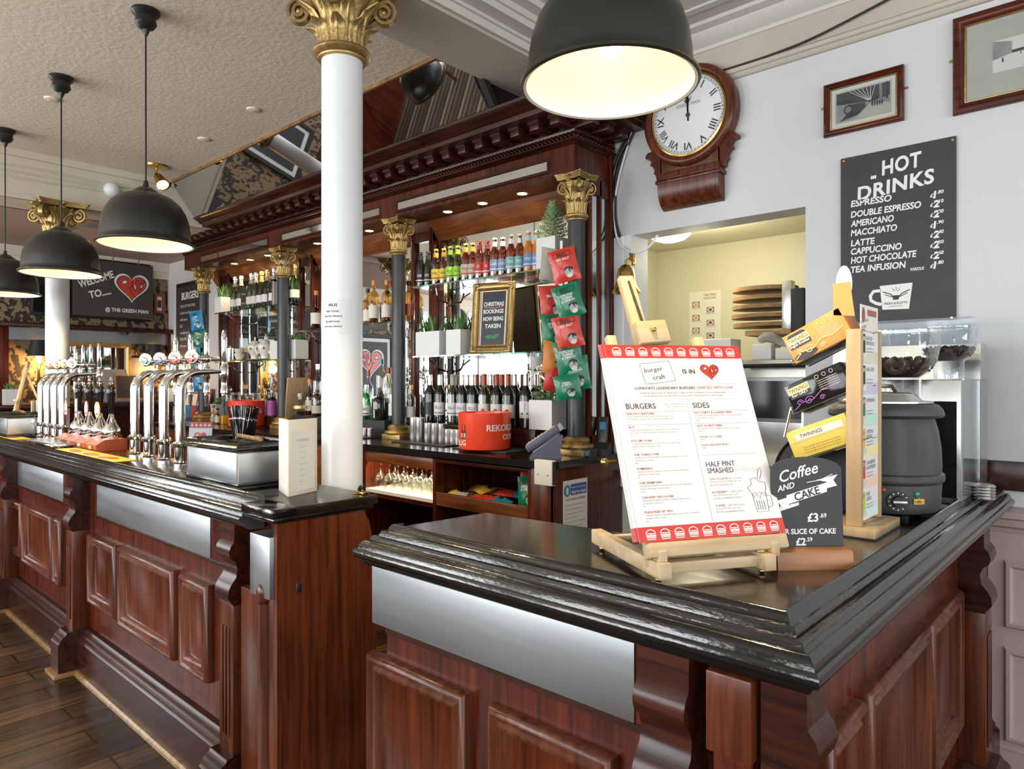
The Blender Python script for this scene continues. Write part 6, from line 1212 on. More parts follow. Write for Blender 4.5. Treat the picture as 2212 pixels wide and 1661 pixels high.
# ================================================================ glass shelves
def shelf(x0, x1, z, lab, brk):
    t = thing('glass_shelf', lab, 'shelf', ((x0 + x1) / 2, 3.05, z), 0, 'glass shelves of the back bar'); w_ = (x1 - x0) / 2
    mb = MB(); mb.box(-w_, -.10, -.009, w_, .10, 0, 'glass'); mb.build('pane', t, 0); mb = MB(); mb.box(-w_ - .001, -.102, -.009, w_ + .001, -.10, 0, 'glass_edge'); mb.box(w_, -.10, -.009, w_ + .001, .10, 0, 'glass_edge'); o = mb.build('front_edge', t, 0); o['label'] = 'green polished glass edge'
    for bx_ in brk:
        mb = MB(T(bx_ - (x0 + x1) / 2, 0, -.012)); mb.tube([(0, .10, -.09), (0, .02, -.075), (0, -.0, -.045)], .007, 'chrome', 8); mb.tube([(0, 0, -.045), (-.032, -.04, -.004)], .006, 'chrome', 8); mb.tube([(0, 0, -.045), (.032, -.04, -.004)], .006, 'chrome', 8); mb.tube([(0, .08, -.3), (0, .08, 0)], .006, 'chrome', 8); mb.build('bracket', t)
ZU, ZM, ZI, ZL, ZC = 2.095, 1.637, 1.882, 2.112, 1.655
shelf(-3.57, -2.34, ZU, 'upper glass shelf carrying the row of beer bottles', (-3.45, -2.45)); shelf(-3.57, -2.34, ZM, 'glass shelf carrying the aloe planters and the gilt frame', (-3.45, -2.45))
shelf(-5.05, -3.79, ZI, 'glass shelf carrying the whisky bottles', (-4.93, -3.86)); shelf(-6.47, -5.28, ZL, 'glass shelf carrying the sparkling wine', (-6.3, -5.4)); shelf(-6.47, -5.28, ZC, 'glass shelf carrying the white teapots', (-6.3, -5.4))
# ================================================================ bottles
def bottle(name, lab, cat, prof, glassm, loc, labels=(), cap=None, grp=None, rz=0, liquid=None):
    mb = MB(); mb.lathe(prof, glassm, 22, close=False); o = mb.build(name, None, 40); tag(o, lab, cat, grp); o.location = loc; o.rotation_euler = (0, 0, R(rz))
    if liquid: mb = MB(); mb.lathe([(max(0, r - .003), z) for r, z in prof if z < liquid[1]] + [(0, liquid[1])], liquid[0], 18); mb.build('liquid', o)
    for r, z0, z1, mt, sp, txt, tcol in labels:
        mb = MB(); a = 270 + PHI / 3.14159 * 180 * 0; c_ = 300
        if sp >= 360: mb.lathe([(r, z0), (r, z1)], mt, 22, close=False)
        else: mb.lathe([(r, z0), (r, z1)], mt, 14, None, c_ - sp / 2, c_ + sp / 2, close=False)
        if txt: mb.text(txt, tcol, None, size=(z1 - z0) * .22, at=(0, (z0 + z1) / 2), mp=cyl(r + .0006, c_), maxw=r * 1.4, bold=.02, res=1); mb.lathe([(r + .0005, z0 + (z1 - z0) * .12), (r + .0005, z0 + (z1 - z0) * .22)], tcol, 8, None, c_ - sp * .3, c_ + sp * .3, close=False)
        mb.build('label', o, 40)
    if cap: pr, mt = cap; mb = MB(); mb.lathe(pr, mt, 18); mb.build('cap', o)
    return o
BEER = [(0, 0), (.029, .002), (.0305, .006), (.0305, .125), (.0285, .143), (.019, .165), (.0145, .185), (.0125, .213), (.0145, .216), (.0145, .224), (.0118, .226)]
BCAP = [(.0155, .222), (.0155, .227), (.0125, .232), (0, .233)]
kinds = [('stout', 'glass_dark', 'black', 'card', 'matte_black', 'black stout bottle with foil neck'), ('session', 'glass_amber', mat('lab_yel', 'e6d24a', .5), 'red_text', 'yellow', 'brown beer bottle with yellow and pink label'), ('lime', 'glass_green', 'lime', 'green', 'lime', 'green beer bottle with lime label'), ('cream', 'glass_amber', 'mount', 'copper', 'yellow', 'brown beer bottle with cream label and yellow neck'), ('red', 'glass_amber', 'red_ink', 'paper', 'red_ink', 'brown beer bottle with red label'), ('blue', 'glass_amber', mat('lab_blue', '7f92b8', .5), 'paper', 'paper', 'brown beer bottle with blue and white label'), ('teal', 'glass_amber', mat('lab_teal', '6fb0ad', .5), 'paper', 'silver_foil', 'brown beer bottle with teal and white label'), ('amber', mat('amberglass', (.45, .16, .03), .06, spec=.7), mat('lab_sky', '5d8fc4', .5), 'card', mat('lab_neck', 'a7c4d8', .5), 'amber beer bottle with sky blue label')]
bpx = [909, 925, 942, 959, 973, 989, 1006, 1021, 1036, 1053, 1069, 1086, 1104, 1123, 1142, 1160]
txts = ['XX', 'NA', 'ALE', 'GOLD', 'IS', 'LAGER', 'TEAL', 'WHEAT']
for i, px in enumerate(bpx):
    nm, g, lm, tc, cp, dsc = kinds[i // 2]; p = PY(px, 600, 3.0 + .018 * (i % 2)); which = ', further from the little tree' if i % 2 == 0 else ', nearer the little tree'
    bottle('beer_bottle', dsc + which, 'beer bottle', BEER, g, (p.x, p.y, ZU), [(.0312, .03, .10, lm, 200, txts[i // 2], tc), (.0160, .175, .207, cp, 360, '', '')], (BCAP, cp), 'beer bottles on the upper shelf')
WINE = [(0, .004), (.034, 0), (.0375, .004), (.0375, .185), (.034, .205), (.018, .232), (.0145, .25), (.0140, .295), (.0155, .297), (.0155, .308), (.0128, .31)]
WCAP = lambda mt: ([(.0162, .245), (.0155, .312), (0, .313)], mt)
RZR = 1.202
mb = MB(); mb.box(-3.47, 2.935, BT, -2.5, 3.14, RZR, 'mahogany_dark', .004); tag(mb.build('bottle_riser'), 'dark wooden step raising the wine bottles', 'riser')
mb = MB(); mb.box(-5.05, 2.93, BT, -3.85, 3.14, RZR, 'matte_black', .004); tag(mb.build('bottle_riser'), 'black step raising the spirits bottles', 'riser')
wl = [(929, 'card', 'silver_foil', 'dark glass wine bottle with black lower label beside the column'), (950, 'paper', 'silver_foil', 'dark wine bottle with plain white label and silver capsule, first'), (978, 'paper', 'mount', 'wine bottle with white label and tall gold capsule'), (998, 'paper', 'silver_foil', 'dark wine bottle with white label, third white label from the shakers'), (1021, 'paper', 'silver_foil', 'dark wine bottle with white label, fourth white label from the shakers'), (1046, 'card', 'copper', 'wine bottle with copper capsule and oak tree label, furthest from the white pot'), (1073, 'card', 'copper', 'wine bottle with copper capsule and oak tree label, middle one'), (1098, 'card', 'copper', 'wine bottle with copper capsule and oak tree label, nearest the white pot'), (1136, 'paper', 'silver_foil', 'dark wine bottle with large white label and face drawing beside the white pot')]
for i, (px, lm, cp, lab) in enumerate(wl):
    p = PY(px, 860, 2.985); g = 'glass_green' if i in (2, 5) else 'glass_dark'
    big = i == 8; L_ = [(.0382, .055, .135, lm if i else 'black', 190, ('VILLO' if 0 < i < 5 else ''), 'grey_ink')] if not big else [(.0382, .06, .155, lm, 200, '', '')]
    o = bottle('wine_bottle', lab, 'wine bottle', WINE, g, (p.x, p.y, RZR), L_, WCAP(cp), 'wine bottles on the step')
    if 5 <= i <= 7:
        f_ = cyl(.0388, 300); mb = MB(); n = 10; pts = oval(0, .095, .013, .012, n); mb.add([f_(a, b) for a, b in pts], [tuple(range(n))], 'copper'); mb.add([f_(a, b) for a, b in ((-.002, .07), (.002, .07), (.002, .088), (-.002, .088))], [(0, 1, 2, 3)], 'copper'); mb.build('label_print', o)
    if big:
        f_ = cyl(.0388, 300); mb = MB()
        for x in (-.015, .015): pts = oval(x, .085, .006, .005, 8); mb.add([f_(a, b) for a, b in pts], [tuple(range(8))], 'ink')
        mb.add([f_(a, b) for a, b in ((-.002, .10), (.002, .10), (.002, .145), (-.002, .145))], [(0, 1, 2, 3)], 'grey_ink'); mb.build('label_print', o)
for i, (px, cp) in enumerate(((985, 'mount'), (1010, 'silver_foil'), (1030, 'copper'), (1060, 'silver_foil'), (1085, 'copper'), (1112, 'silver_foil'))):
    p = PY(px, 850, 3.075); bottle('wine_bottle', 'dark wine bottle in the back row on the step behind the front row', 'wine bottle', WINE, 'glass_dark', (p.x, p.y, RZR), [], WCAP(cp), 'wine bottles in the back row')
CH = [(0, .006), (.038, 0), (.0435, .006), (.0435, .15), (.040, .18), (.022, .225), (.0165, .25), (.0155, .275), (.0175, .278), (.0170, .29), (.0195, .298), (.019, .312), (.008, .317), (0, .318)]
for px, lm, cp, g, lab in ((508, 'card', 'silver_foil', 'glass_green', 'green sparkling wine bottle with silver foil beside the spiky plant'), (521, 'card', 'silver_foil', 'glass_green', 'green sparkling wine bottle with silver foil next to the first chalk card'), (543, 'card', 'silver_foil', 'glass_green', 'sparkling wine bottle with silver foil and round label just past the first chalk card'), (553, 'card', 'silver_foil', 'glass_green', 'sparkling wine bottle with silver foil and round label before the gold foil pair'), (565, 'paper', 'gold_foil', 'glass_dark', 'dark sparkling wine bottle with gold foil, further from the second chalk card'), (577, 'paper', 'gold_foil', 'glass_dark', 'dark sparkling wine bottle with gold foil, closer to the second chalk card'), (592, 'paper', 'silver_foil', 'glass_dark', 'dark sparkling wine bottle with silver foil tucked against the black column'), (637, 'card', 'gold_foil', 'glass_green', 'green sparkling wine bottle with gold foil between the column and the mirror post')):
    p = PY(px, 650, 3.0); bottle('sparkling_wine_bottle', lab, 'sparkling wine bottle', CH, g, (p.x, p.y, ZL), [(.0442, .04, .105, lm, 170, '', '')], ([(.0232, .223), (.0172, .25), (.0162, .276), (.0205, .296), (.0200, .314), (0, .319)], cp), 'sparkling wine on the glass shelf')
for px0, px1, lab in ((520, 532, 'small dark chalk card standing between the silver foil bottles'), (577, 589, 'small dark chalk card standing in front of the gold foil bottles')):
    a, b = PY(px0, 660, 2.965), PY(px1, 615, 2.965); w_ = b.x - a.x; mb = MB(T(a.x, 2.965, ZL)); mb.box(0, 0, 0, w_, .006, .205, 'chalk_brown', .001); mb.box(w_, 0, 0, w_ + .012, .05, .20, 'card'); mb.text('Prosecco', 'lettering', fr((w_ / 2, 0, .1), (1, 0, 0), (0, 0, 1)), size=.014, at=(0, .03), z=.001, maxw=w_ * .8, shear=.3); mb.text('Glass £5', 'lettering', fr((w_ / 2, 0, .1), (1, 0, 0), (0, 0, 1)), size=.014, at=(0, -.05), z=.001, maxw=w_ * .8, shear=.3); tag(mb.build('chalk_card'), lab, 'chalk card', 'chalk cards on the shelf')
SPI = lambda r, h, n, s=.62: [(0, .004), (r * .92, 0), (r, .006), (r, h * s), (r * .9, h * (s + .07)), (n, h * (s + .16)), (n, h * .93), (n * 1.2, h * .935), (n * 1.2, h)]
def spirit(px, y, z, r, h, g, lm, cp, lab, txt='', tc='ink', liq=None, s=.62, capz=.9, grp='spirits bottles of the back bar', lz=(.12, .42)):
    p = PY(px, 800, y); n = .012; return bottle('spirit_bottle', lab, 'spirit bottle', SPI(r, h, n, s), g, (p.x, p.y, z), [(r + .0008, h * lz[0], h * lz[1], lm, 170, txt, tc)] if lm else [], ([(n * 1.35, h * capz), (n * 1.35, h * 1.02), (0, h * 1.022)], cp), grp, 0, liq)
spirit(808, 2.99, ZI, .038, .30, 'whisky', 'card', 'orange', 'whisky bottle with cork top and pale label, next to the white column', liq=('rum', .09)); spirit(795, 3.08, ZI, .036, .27, 'whisky', 'card', 'black', 'whisky bottle with black cap tucked behind the corked one'); spirit(836, 3.0, ZI, .038, .29, 'whisky', 'card', 'orange', 'whisky bottle with cork top against the black column', liq=('rum', .06)); spirit(845, 3.06, ZI, .036, .28, 'glass', 'card', 'copper', 'clear spirit bottle with copper top half behind the black column'); spirit(884, 3.0, ZI, .036, .26, 'whisky', 'copper', 'black', 'whisky bottle showing between the column and the mirror post')
spirit(683, 2.98, ZI, .042, .29, 'rum', 'card', 'orange', 'cognac bottle with cream label beside the white column', s=.42)
spirit(796, 3.06, RZR + .0, .036, .34, 'glass', 'card', 'copper', 'clear spirit bottle with pourer behind the green gin'); spirit(824, 3.0, RZR + .12, .036, .30, 'glass', None, 'blue', 'spiced rum bottle with blue cap', liq=('rum', .10)); spirit(840, 3.06, RZR, .038, .36, 'glass', 'card', 'copper', 'clear spirit bottle with copper pourer next to the blue capped rum'); spirit(850, 3.0, RZR, .034, .28, 'glass', 'paper', 'silver_foil', 'clear spirit bottle half hidden by the black column'); spirit(886, 3.0, RZR, .036, .24, 'glass', 'paper', 'gold_foil', 'clear spirit bottle between the black column and the mirror post')
spirit(791, 2.955, RZR, .037, .24, 'glass_bright', 'paper', 'silver_foil', 'bright green gin bottle with white label beside the white column', 'GIN'); o = spirit(819, 2.955, RZR, .042, .17, 'glass_dark', None, 'black', 'short black gin bottle with white diamond label', s=.8)
f_ = cyl(.0432, 300); mb = MB(); mb.add([f_(a, b) for a, b in ((-.030, .02), (-.02, .012), (.032, .075), (-.02, .125), (-.030, .115), (-.03, .07))], [(0, 1, 2, 3, 4, 5)], 'paper'); mb.text("GIN", 'ink', None, size=.014, at=(-.006, .062), mp=cyl(.0438, 300)); mb.build('label', o)
mb = MB(T(PY(824, 800, 3.0).x, 3.0, RZR)); mb.box(-.06, -.04, 0, .06, .06, .12, 'matte_black', .003); tag(mb.build('display_block'), 'small black block lifting the spiced rum', 'riser')
spirit(686, 2.95, RZR, .044, .20, 'rum', 'mount', 'black', 'square amaretto bottle with dark amber liqueur', '', liq=('rum', .13), s=.72); spirit(669, 3.04, RZR, .034, .28, 'rum', 'card', 'orange', 'liqueur bottle with orange cap and pale label', s=.5); spirit(686, 3.06, RZR + .06, .036, .34, 'glass', None, 'silver_foil', 'tall clear spirit bottle above the amaretto')
p = PY(648, 890, 2.97); t = bottle('spirit_bottle', 'round raspberry liqueur bottle with gold band', 'spirit bottle', [(0, .004), (.03, 0)] + [(.055 * math.sin(R(a)), .062 - .055 * math.cos(R(a))) for a in range(40, 160, 12)] + [(.014, .125), (.014, .15)], 'glass', (p.x, p.y, RZR), [(.0557, .052, .074, 'gold_foil', 360, '', '')], ([(.018, .145), (.018, .172), (0, .174)], 'card'), 'spirits bottles of the back bar', 0, ('rum', .03))
# ================================================================ plants, frame, china
def atpx(px, py, y, z): p = PY(px, py, y); return (p.x, p.y, z)
pot_plant('potted_plant', 'little spruce tree in a white square pot at the end of the beer bottle shelf', atpx(1195, 540, 3.02, ZU), .135, .17, kind='tree', lh=.19, seed=4, grp='white pots of the back bar')
pot_plant('potted_plant', 'aloe in a wide white planter at the left end of the glass shelf', atpx(938, 740, 3.0, ZM), .23, .155, .12, n=30, lh=.13, seed=5, grp='white pots of the back bar'); pot_plant('potted_plant', 'aloe in a smaller white planter beside the gilt frame', atpx(994, 740, 3.0, ZM), .13, .155, .12, n=18, lh=.13, seed=6, grp='white pots of the back bar')
pot_plant('potted_plant', 'succulent in a white square pot below the crisp packets', atpx(1183, 900, 3.02, RZR), .165, .165, .13, n=34, lh=.09, kind='leafy', seed=7, grp='white pots of the back bar')
pot_plant('potted_plant', 'spiky plant in a tall white pot beside the sparkling wine', atpx(484, 650, 3.0, ZL), .12, .145, .12, n=30, lh=.13, seed=8, grp='white pots of the back bar'); pot_plant('potted_plant', 'grassy white planter on the teapot shelf, left of the black column', atpx(607, 750, 3.03, ZC), .17, .155, .11, n=24, lh=.06, seed=9, grp='white pots of the back bar'); pot_plant('potted_plant', 'grassy white planter on the teapot shelf, right of the black column', atpx(640, 750, 3.03, ZC), .17, .155, .11, n=24, lh=.06, seed=10, grp='white pots of the back bar')
pot_plant('potted_plant', 'small plant in a tapered white pot on the worktop by the sauce bottles', atpx(473, 880, 3.02, BT), .12, .17, .12, n=14, lh=.05, kind='leafy', seed=11, grp='white pots of the back bar', taper=.75)
a, b = PY(1022, 758, 3.03), PY(1113, 615, 3.03); cx_ = (a.x + b.x) / 2; t = thing('gilt_frame', 'ornate gilt frame with a dark christmas bookings poster on the glass shelf', 'picture frame', (cx_, 3.03, ZM), 14); w_, h_ = .285, .43
L = fr((0, 0, h_ / 2), (1, 0, 0), (0, .10, 1)); mb = MB(L); mb.frame(w_, h_, [(0, 0), (-.004, .012), (.002, .022), (.012, .026), (.02, .02), (.03, .018), (.036, .024), (.042, .020), (.046, .010), (.052, .008)], 'gold')
for sx in (-1, 1):
    for sy in (-1, 1): [mb.ball((sx * (w_ / 2 - .012 - i * .012 * (k == 0)), sy * (h_ / 2 - .012 - i * .012 * (k == 1)), .024), (.012, .012, .007), 'gold') for i in range(3) for k in (0, 1)]
mb.build('frame', t, 40); mb = MB(L); mb.rect(-w_ / 2 + .046, -h_ / 2 + .046, w_ / 2 - .046, h_ / 2 - .046, 'paper', z=.004); mb.rect(-w_ / 2 + .062, -h_ / 2 + .046, w_ / 2 - .062, h_ / 2 - .05, mat('poster_navy', '1d1c30', .4), z=.005)
for s_, y in (('CHRISTMAS', .075), ('BOOKINGS', .03), ('NOW BEING', -.015), ('TAKEN', -.06)): mb.text(s_, 'lettering', None, size=.024, at=(0, y), z=.006, maxw=.14, bold=.03)
stroke(mb, [(-.07, .068), (0, .062), (.07, .07)], .004, 'orange', None, .0055); mb.poly([(-.05, -.11), (-.02, -.098), (0, -.105), (.03, -.095), (.055, -.1), (.035, -.115), (.02, -.13), (-.01, -.122), (-.035, -.128)], 'green', None, .0058); mb.build('poster', t, 0)
mb = MB(L); mb.box(-w_ / 2 + .01, -h_ / 2 + .01, -.006, w_ / 2 - .01, h_ / 2 - .01, 0, 'beech'); o = mb.build('backing', t); o['label'] = 'wooden backing'
def teapot(px, lab, rz):
    t = thing('teapot', lab, 'teapot', atpx(px, 770, 3.0, ZC + .012), rz, 'white teapots'); mb = MB(); mb.lathe([(.035, 0), (.037, .01), (.034, .02), (.045, .04), (.062, .075), (.068, .10), (.064, .12), (.05, .133), (.04, .136)], 'china', 28); [mb.ball((.066 * math.cos(R(a)), .066 * math.sin(R(a)), .09), (.01, .01, .012), 'grey_ink', None, 6, 4) for a in (225, 240, 300)]; mb.build('body', t, 60)
    mb = MB(); mb.lathe([(.048, .134), (.04, .15), (.02, .162), (.008, .166), (.007, .175), (.010, .185), (.005, .195), (0, .196)], 'china', 24); mb.build('lid', t, 60); mb = MB(); mb.tube([(.05, 0, .05), (.085, 0, .07), (.098, 0, .10), (.115, 0, .13)], [.02, .016, .012, .009], 'china', 12); mb.build('spout', t, 60); mb = MB(); mb.tube([(-.06, 0, .115)] + [(-.07 - .035 * math.sin(R(a)), 0, .085 + .035 * math.cos(R(a))) for a in range(0, 181, 20)] + [(-.058, 0, .06)], .007, 'china', 8); mb.build('handle', t, 60)
teapot(551, 'white flowered teapot on the glass shelf with spout to the planters', 0); teapot(573, 'white teapot behind the planters, its side hidden', 20)
for i, px in enumerate((551, 582, 517)): p = atpx(px, 770, 3.0, ZC); mb = MB(T(*p)); mb.lathe([(.035, 0), (.06, .004), (.078, .010), (.079, .012), (.05, .008), (0, .007)], 'china', 28); tag(mb.build('saucer'), ['white saucer under the front teapot', 'white saucer under the teapot beside the planters', 'white saucer under the stacked cups'][i], 'saucer')
for i in range(2):
    t = thing('teacup', ['white china cup at the bottom of the stack of two', 'white china cup stacked on top of another cup'][i], 'cup', V(atpx(517, 770, 3.0, ZC + .012)) + V((0, 0, i * .045)), 0, 'stacked cups'); mb = MB(); mb.lathe([(.026, 0), (.027, .006), (.036, .018), (.043, .045), (.044, .055), (.041, .055), (.034, .02), (0, .012)], 'china', 26, close=False); mb.build('bowl', t, 60); mb = MB(); mb.tube([(.04, 0, .045)] + [(.044 + .016 * math.sin(R(a)), 0, .032 + .013 * math.cos(R(a))) for a in range(20, 161, 20)] + [(.034, 0, .016)], .003, 'china', 6); mb.build('handle', t, 60)
for px, lab, h_ in ((497, 'tall steel canister with knobbed lid beside the stacked cups', .125), (487, 'steel canister nearest the far black column', .125)):
    t = thing('steel_canister', lab, 'canister', atpx(px, 770, 3.02, ZC), 0, 'steel canisters on the shelf'); mb = MB(); mb.lathe([(.03, 0), (.031, .004), (.031, h_), (.028, h_ + .004)], 'brushed', 26); mb.build('body', t); mb = MB(); mb.lathe([(.03, h_ + .004), (.025, h_ + .012), (.006, h_ + .014), (.006, h_ + .022), (.009, h_ + .03), (0, h_ + .034)], 'brass', 20); mb.build('lid', t)
# ================================================================ cider buckets
def bucket(px, lab, a0, txts_):
    p = PZ(px, 972 if px > 800 else 922, BT + .012); t = thing('ice_bucket', lab, 'ice bucket', (p.x, 2.80, BT + .008), 0, 'red cider ice buckets'); k = 1.0
    mb = MB(); mb.lathe([(0, 0), (.13, 0), (.146, .006), (.15, .02), (.152, .205), (.153, .215), (.149, .217), (.147, .205), (.144, .02), (0, .012)], 'bucket', 56, close=False); mb.build('tub', t, 40)
    mb = MB(); f_ = cyl(.1525, a0)
    for s_, x, z, sz in txts_: mb.text(s_, 'lettering', None, size=sz, at=(x, z), mp=f_, bold=.02)
    mb.build('lettering', t, 0); return t
tt = [('REKORDERLIG', 0, .115, .034), ('CIDER', 0, .065, .028)]
b1 = bucket(1057, 'red cider ice bucket in front of the wine bottles', 18, tt); b1.location.x = PZ(1057, 970, BT).x + .03; b1.location.y = 2.77; b1.scale = (.97, .97, .95)
f_ = cyl(.1525, -98); mb = MB()
for x in (-.012, .014):
    for q in ([(-.008, .07), (.008, .07), (.008, .11), (.003, .12), (.003, .15), (-.003, .15), (-.003, .12), (-.008, .11)],): mb.add([f_(x + a * 1.2, b) for a, b in q], [tuple(range(8))], 'ink'); mb.add([cyl(.1529, -98)(x + a * 1.1, b) for a, b in ((-.007, .075), (.007, .075), (.007, .1), (-.007, .1))], [(0, 1, 2, 3)], 'mount')
mb.text('RLIG', 'lettering', None, size=.03, at=(-.02, .03), mp=f_, bold=.02); mb.build('bottle_print', b1, 0)
b2 = bucket(537, 'red cider ice bucket at the far end in front of the glass jars', -38, tt); b2.location.x = -5.62; b2.location.y = 2.84
for x, y, w_, lab in ((-2.72, 2.80, .21, 'black ribbed bar mat under the near red bucket'), (-5.62, 2.85, .2, 'black ribbed bar mat under the far red bucket'), (-3.28, 2.83, .25, 'black rubber mat under the steel measures'), (-4.1, 2.83, .25, 'black rubber mat beside the black column, under small measures')):
    mb = MB(T(x, y, BT)); mb.box(-w_, -.09, 0, w_, .14 if 'bucket' in lab else .08, .008, 'matte_black', .002); tag(mb.build('bar_mat'), lab, 'bar mat', 'rubber bar mats')
for i, (px, r, h_) in enumerate(((895, .030, .150), (907.5, .030, .150), (925, .027, .120), (940, .027, .120), (955, .027, .120), (968, .024, .09), (979, .024, .09), (990, .024, .09), (788, .02, .06), (799, .02, .06))):
    p = PY(px, 940, 2.84); mb = MB(T(p.x, p.y, BT + .008)); mb.lathe([(r * .96, 0), (r, .004), (r, h_), (r * .93, h_), (r * .9, .01), (0, .01)], 'brushed', 26, close=False); tag(mb.build('steel_measure'), (('tall steel cocktail tin nearest the black column', 'tall steel cocktail tin, second from the black column', 'medium steel measure next to the tall tins', 'medium steel measure in the middle of its three', 'medium steel measure next to the small ones', 'small steel measure next to the medium ones', 'small steel measure in the middle of its three', 'small steel measure nearest the red bucket', 'tiny steel measure right beside the white column', 'tiny steel measure left of the black column base')[i]), 'measure', 'steel measures on rubber mats')
# ================================================================ jars and bottles round the far bucket
for i, (px, mt, h_, lab) in enumerate(((508, 'leaf', .20, 'clip top glass jar of green herbs'), (524, 'orange', .19, 'clip top glass jar of dried orange slices'), (539, 'yellow', .175, 'clip top glass jar of dried lemon'), (552, 'copper', .20, 'clip top glass jar of cinnamon bark'))):
    t = thing('glass_jar', lab + ' behind the far red bucket', 'jar', atpx(px, 860, 2.99 + .03 * (i % 2), BT + .09), 0, 'glass jars behind the bucket'); mb = MB(); mb.lathe([(0, .002), (.045, 0), (.048, .006), (.048, h_ * .75), (.036, h_ * .85), (.036, h_ * .9)], 'glass', 26, close=False); mb.build('jar_body', t, 60)
    mb = MB(); rnd = random.Random(i); [mb.ball((0, 0, 0), (.013, .011, .006), mt, T(rnd.uniform(-.026, .026), rnd.uniform(-.026, .026), .012 + k * h_ * .62 / 40) @ Euler((rnd.random() * 3, rnd.random() * 3, 0)).to_matrix().to_4x4(), 7, 4) for k in range(40)]; o = mb.build('contents', t); o['kind'] = 'stuff'
    mb = MB(); mb.lathe([(.039, h_ * .9), (.041, h_ * .93), (.039, h_ * .97), (.03, h_), (0, h_)], 'glass', 22); mb.lathe([(.0395, h_ * .895), (.042, h_ * .91), (.0395, h_ * .925)], 'orange', 22, close=False); mb.build('lid', t)
mb = MB(); mb.box(-5.98, 2.94, BT, -5.36, 3.14, BT + .09, 'mahogany_dark', .003); tag(mb.build('bottle_riser'), 'dark step under the glass jars', 'riser')
spirit(573, 3.02, BT + .09, .040, .23, 'whisky', 'lime', 'yellow', 'bottle with lime green label behind the far red bucket', capz=.92, lz=(.05, .6), grp='bottles around the far bucket'); spirit(588, 2.98, BT + .06, .044, .25, 'glass_dark', mat('lab_purple', 'a04f9a', .5), 'card', 'round shouldered bottle with purple label beside the black column', capz=.92, lz=(.15, .66), grp='bottles around the far bucket')
spirit(461, 2.87, BT, .024, .165, 'whisky', 'mount', 'red', 'hot sauce bottle with red cap', s=.5, lz=(.1, .4), capz=.86, grp='bottles around the far bucket'); spirit(470, 2.86, BT, .022, .14, 'rum', 'paper', 'black', 'small brown bitters bottle with white paper label', s=.55, lz=(.1, .5), grp='bottles around the far bucket')
mb = MB(T(*atpx(482, 900, 2.92, BT))); mb.box(-.07, -.04, 0, .08, .05, .075, 'yellow', .004); tag(mb.build('storage_box'), 'low cream and yellow box between the sauce bottles and the far bucket', 'box')
t = thing('drink_shaker', 'black and clear cocktail shaker with a round top behind the far bucket', 'shaker', atpx(493, 860, 2.98, BT), 0); mb = MB(); mb.lathe([(.024, 0), (.034, .01), (.036, .20), (.034, .205)], 'black', 22); mb.build('body', t); mb = MB(); mb.lathe([(.034, .205), (.032, .26), (.014, .275)], 'glass', 22, close=False); mb.ball((0, 0, .31), .035, 'glass'); mb.build('top', t)
for i, px in enumerate((633, 638)):
    mb = MB(T(*atpx(px, 850, 3.03 - .02 * i, BT)) @ RY(7)); mb.box(-.012, -.10, 0, .012, .10, .42, 'beech' if i else 'oak', .002); tag(mb.build('serving_board'), ['wooden board leaning against the mirror post, inner one', 'pale wooden board leaning against the mirror post, outer one'][i], 'serving board', 'boards leaning by the far column')
# ================================================================ card terminal, phone
t = thing('card_terminal', 'grey and blue card payment terminal in its dock at the end of the worktop', 'card terminal', (-2.225, 2.70, BT), -50)
SP = MX(((0, 0, 1, 0), (1, 0, 0, 0), (0, 1, 0, 0), (0, 0, 0, 1)))
mb = MB(); mb.prism([(-.085, 0), (.075, 0), (.07, .05), (.085, .115), (.06, .12), (-.07, .028)], -.045, .045, 'terminal', SP); mb.prism([(-.065, .031), (.062, .121), (.068, .126), (-.068, .036)], -.044, .044, 'terminal_light', SP); mb.text('verifone', 'lettering', fr((.0453, .01, .018), (0, 1, 0), (0, 0, 1)), size=.010, z=.0006, maxw=.05) if False else None; mb.build('dock', t)
A = MX(((1, 0, 0, 0), (0, .83, -.56, -.01), (0, .56, .83, .082), (0, 0, 0, 1))); mb = MB(A); mb.box(-.04, -.095, 0, .04, .095, .035, 'terminal', .006); mb.box(-.036, -.085, .034, .036, .09, .038, 'terminal_light', .002); mb.rect(-.028, .03, .028, .075, 'lime', z=.0385)
hs_ = mb.build('handset', t); kb = None
for r_ in range(5):
    for c_ in range(3):
        if kb is None: mb = MB(A); mb.box(-.027, -.07, .037, -.013, -.06, .041, 'mount', .001); kb = o = mb.build('key', hs_)
        else: o = kb.copy(); COL.objects.link(o); o.parent = hs_
        o.location = A.to_3x3() @ V((c_ * .020, r_ * .0185, 0))
mb = MB(A); mb.prism([(.095, .0), (.10, .03), (.12, .034), (.12, .005)], -.036, .036, 'terminal_light', SP); mb.build('printer_lid', t)
t = thing('cordless_phone', 'dark cordless phone standing in its cradle behind the last column', 'phone', (-2.115, 3.02, BT), 20); mb = MB(); mb.prism([(-.05, 0), (.05, 0), (.045, .05), (.01, .065), (-.05, .03)], -.045, .045, 'matte_black', SP); mb.build('cradle', t); mb = MB(T(0, .02, .03) @ RX(-14)); mb.box(-.024, -.014, 0, .024, .014, .17, 'shaft', .006); mb.rect(-.016, .10, .016, .14, 'blue', fr((0, -.0145, 0), (1, 0, 0), (0, 0, 1))); mb.build('handset', t)
t = thing('cable_box', 'small grey junction gadget with cables beside the last gold column base', 'gadget', (-2.105, 2.90, BT), 0); mb = MB(); mb.box(-.03, -.035, 0, .03, .03, .04, 'shaft', .006); mb.rect(-.02, .008, .02, .03, 'blue', fr((0, -.0356, 0), (1, 0, 0), (0, 0, 1))); mb.build('casing', t)
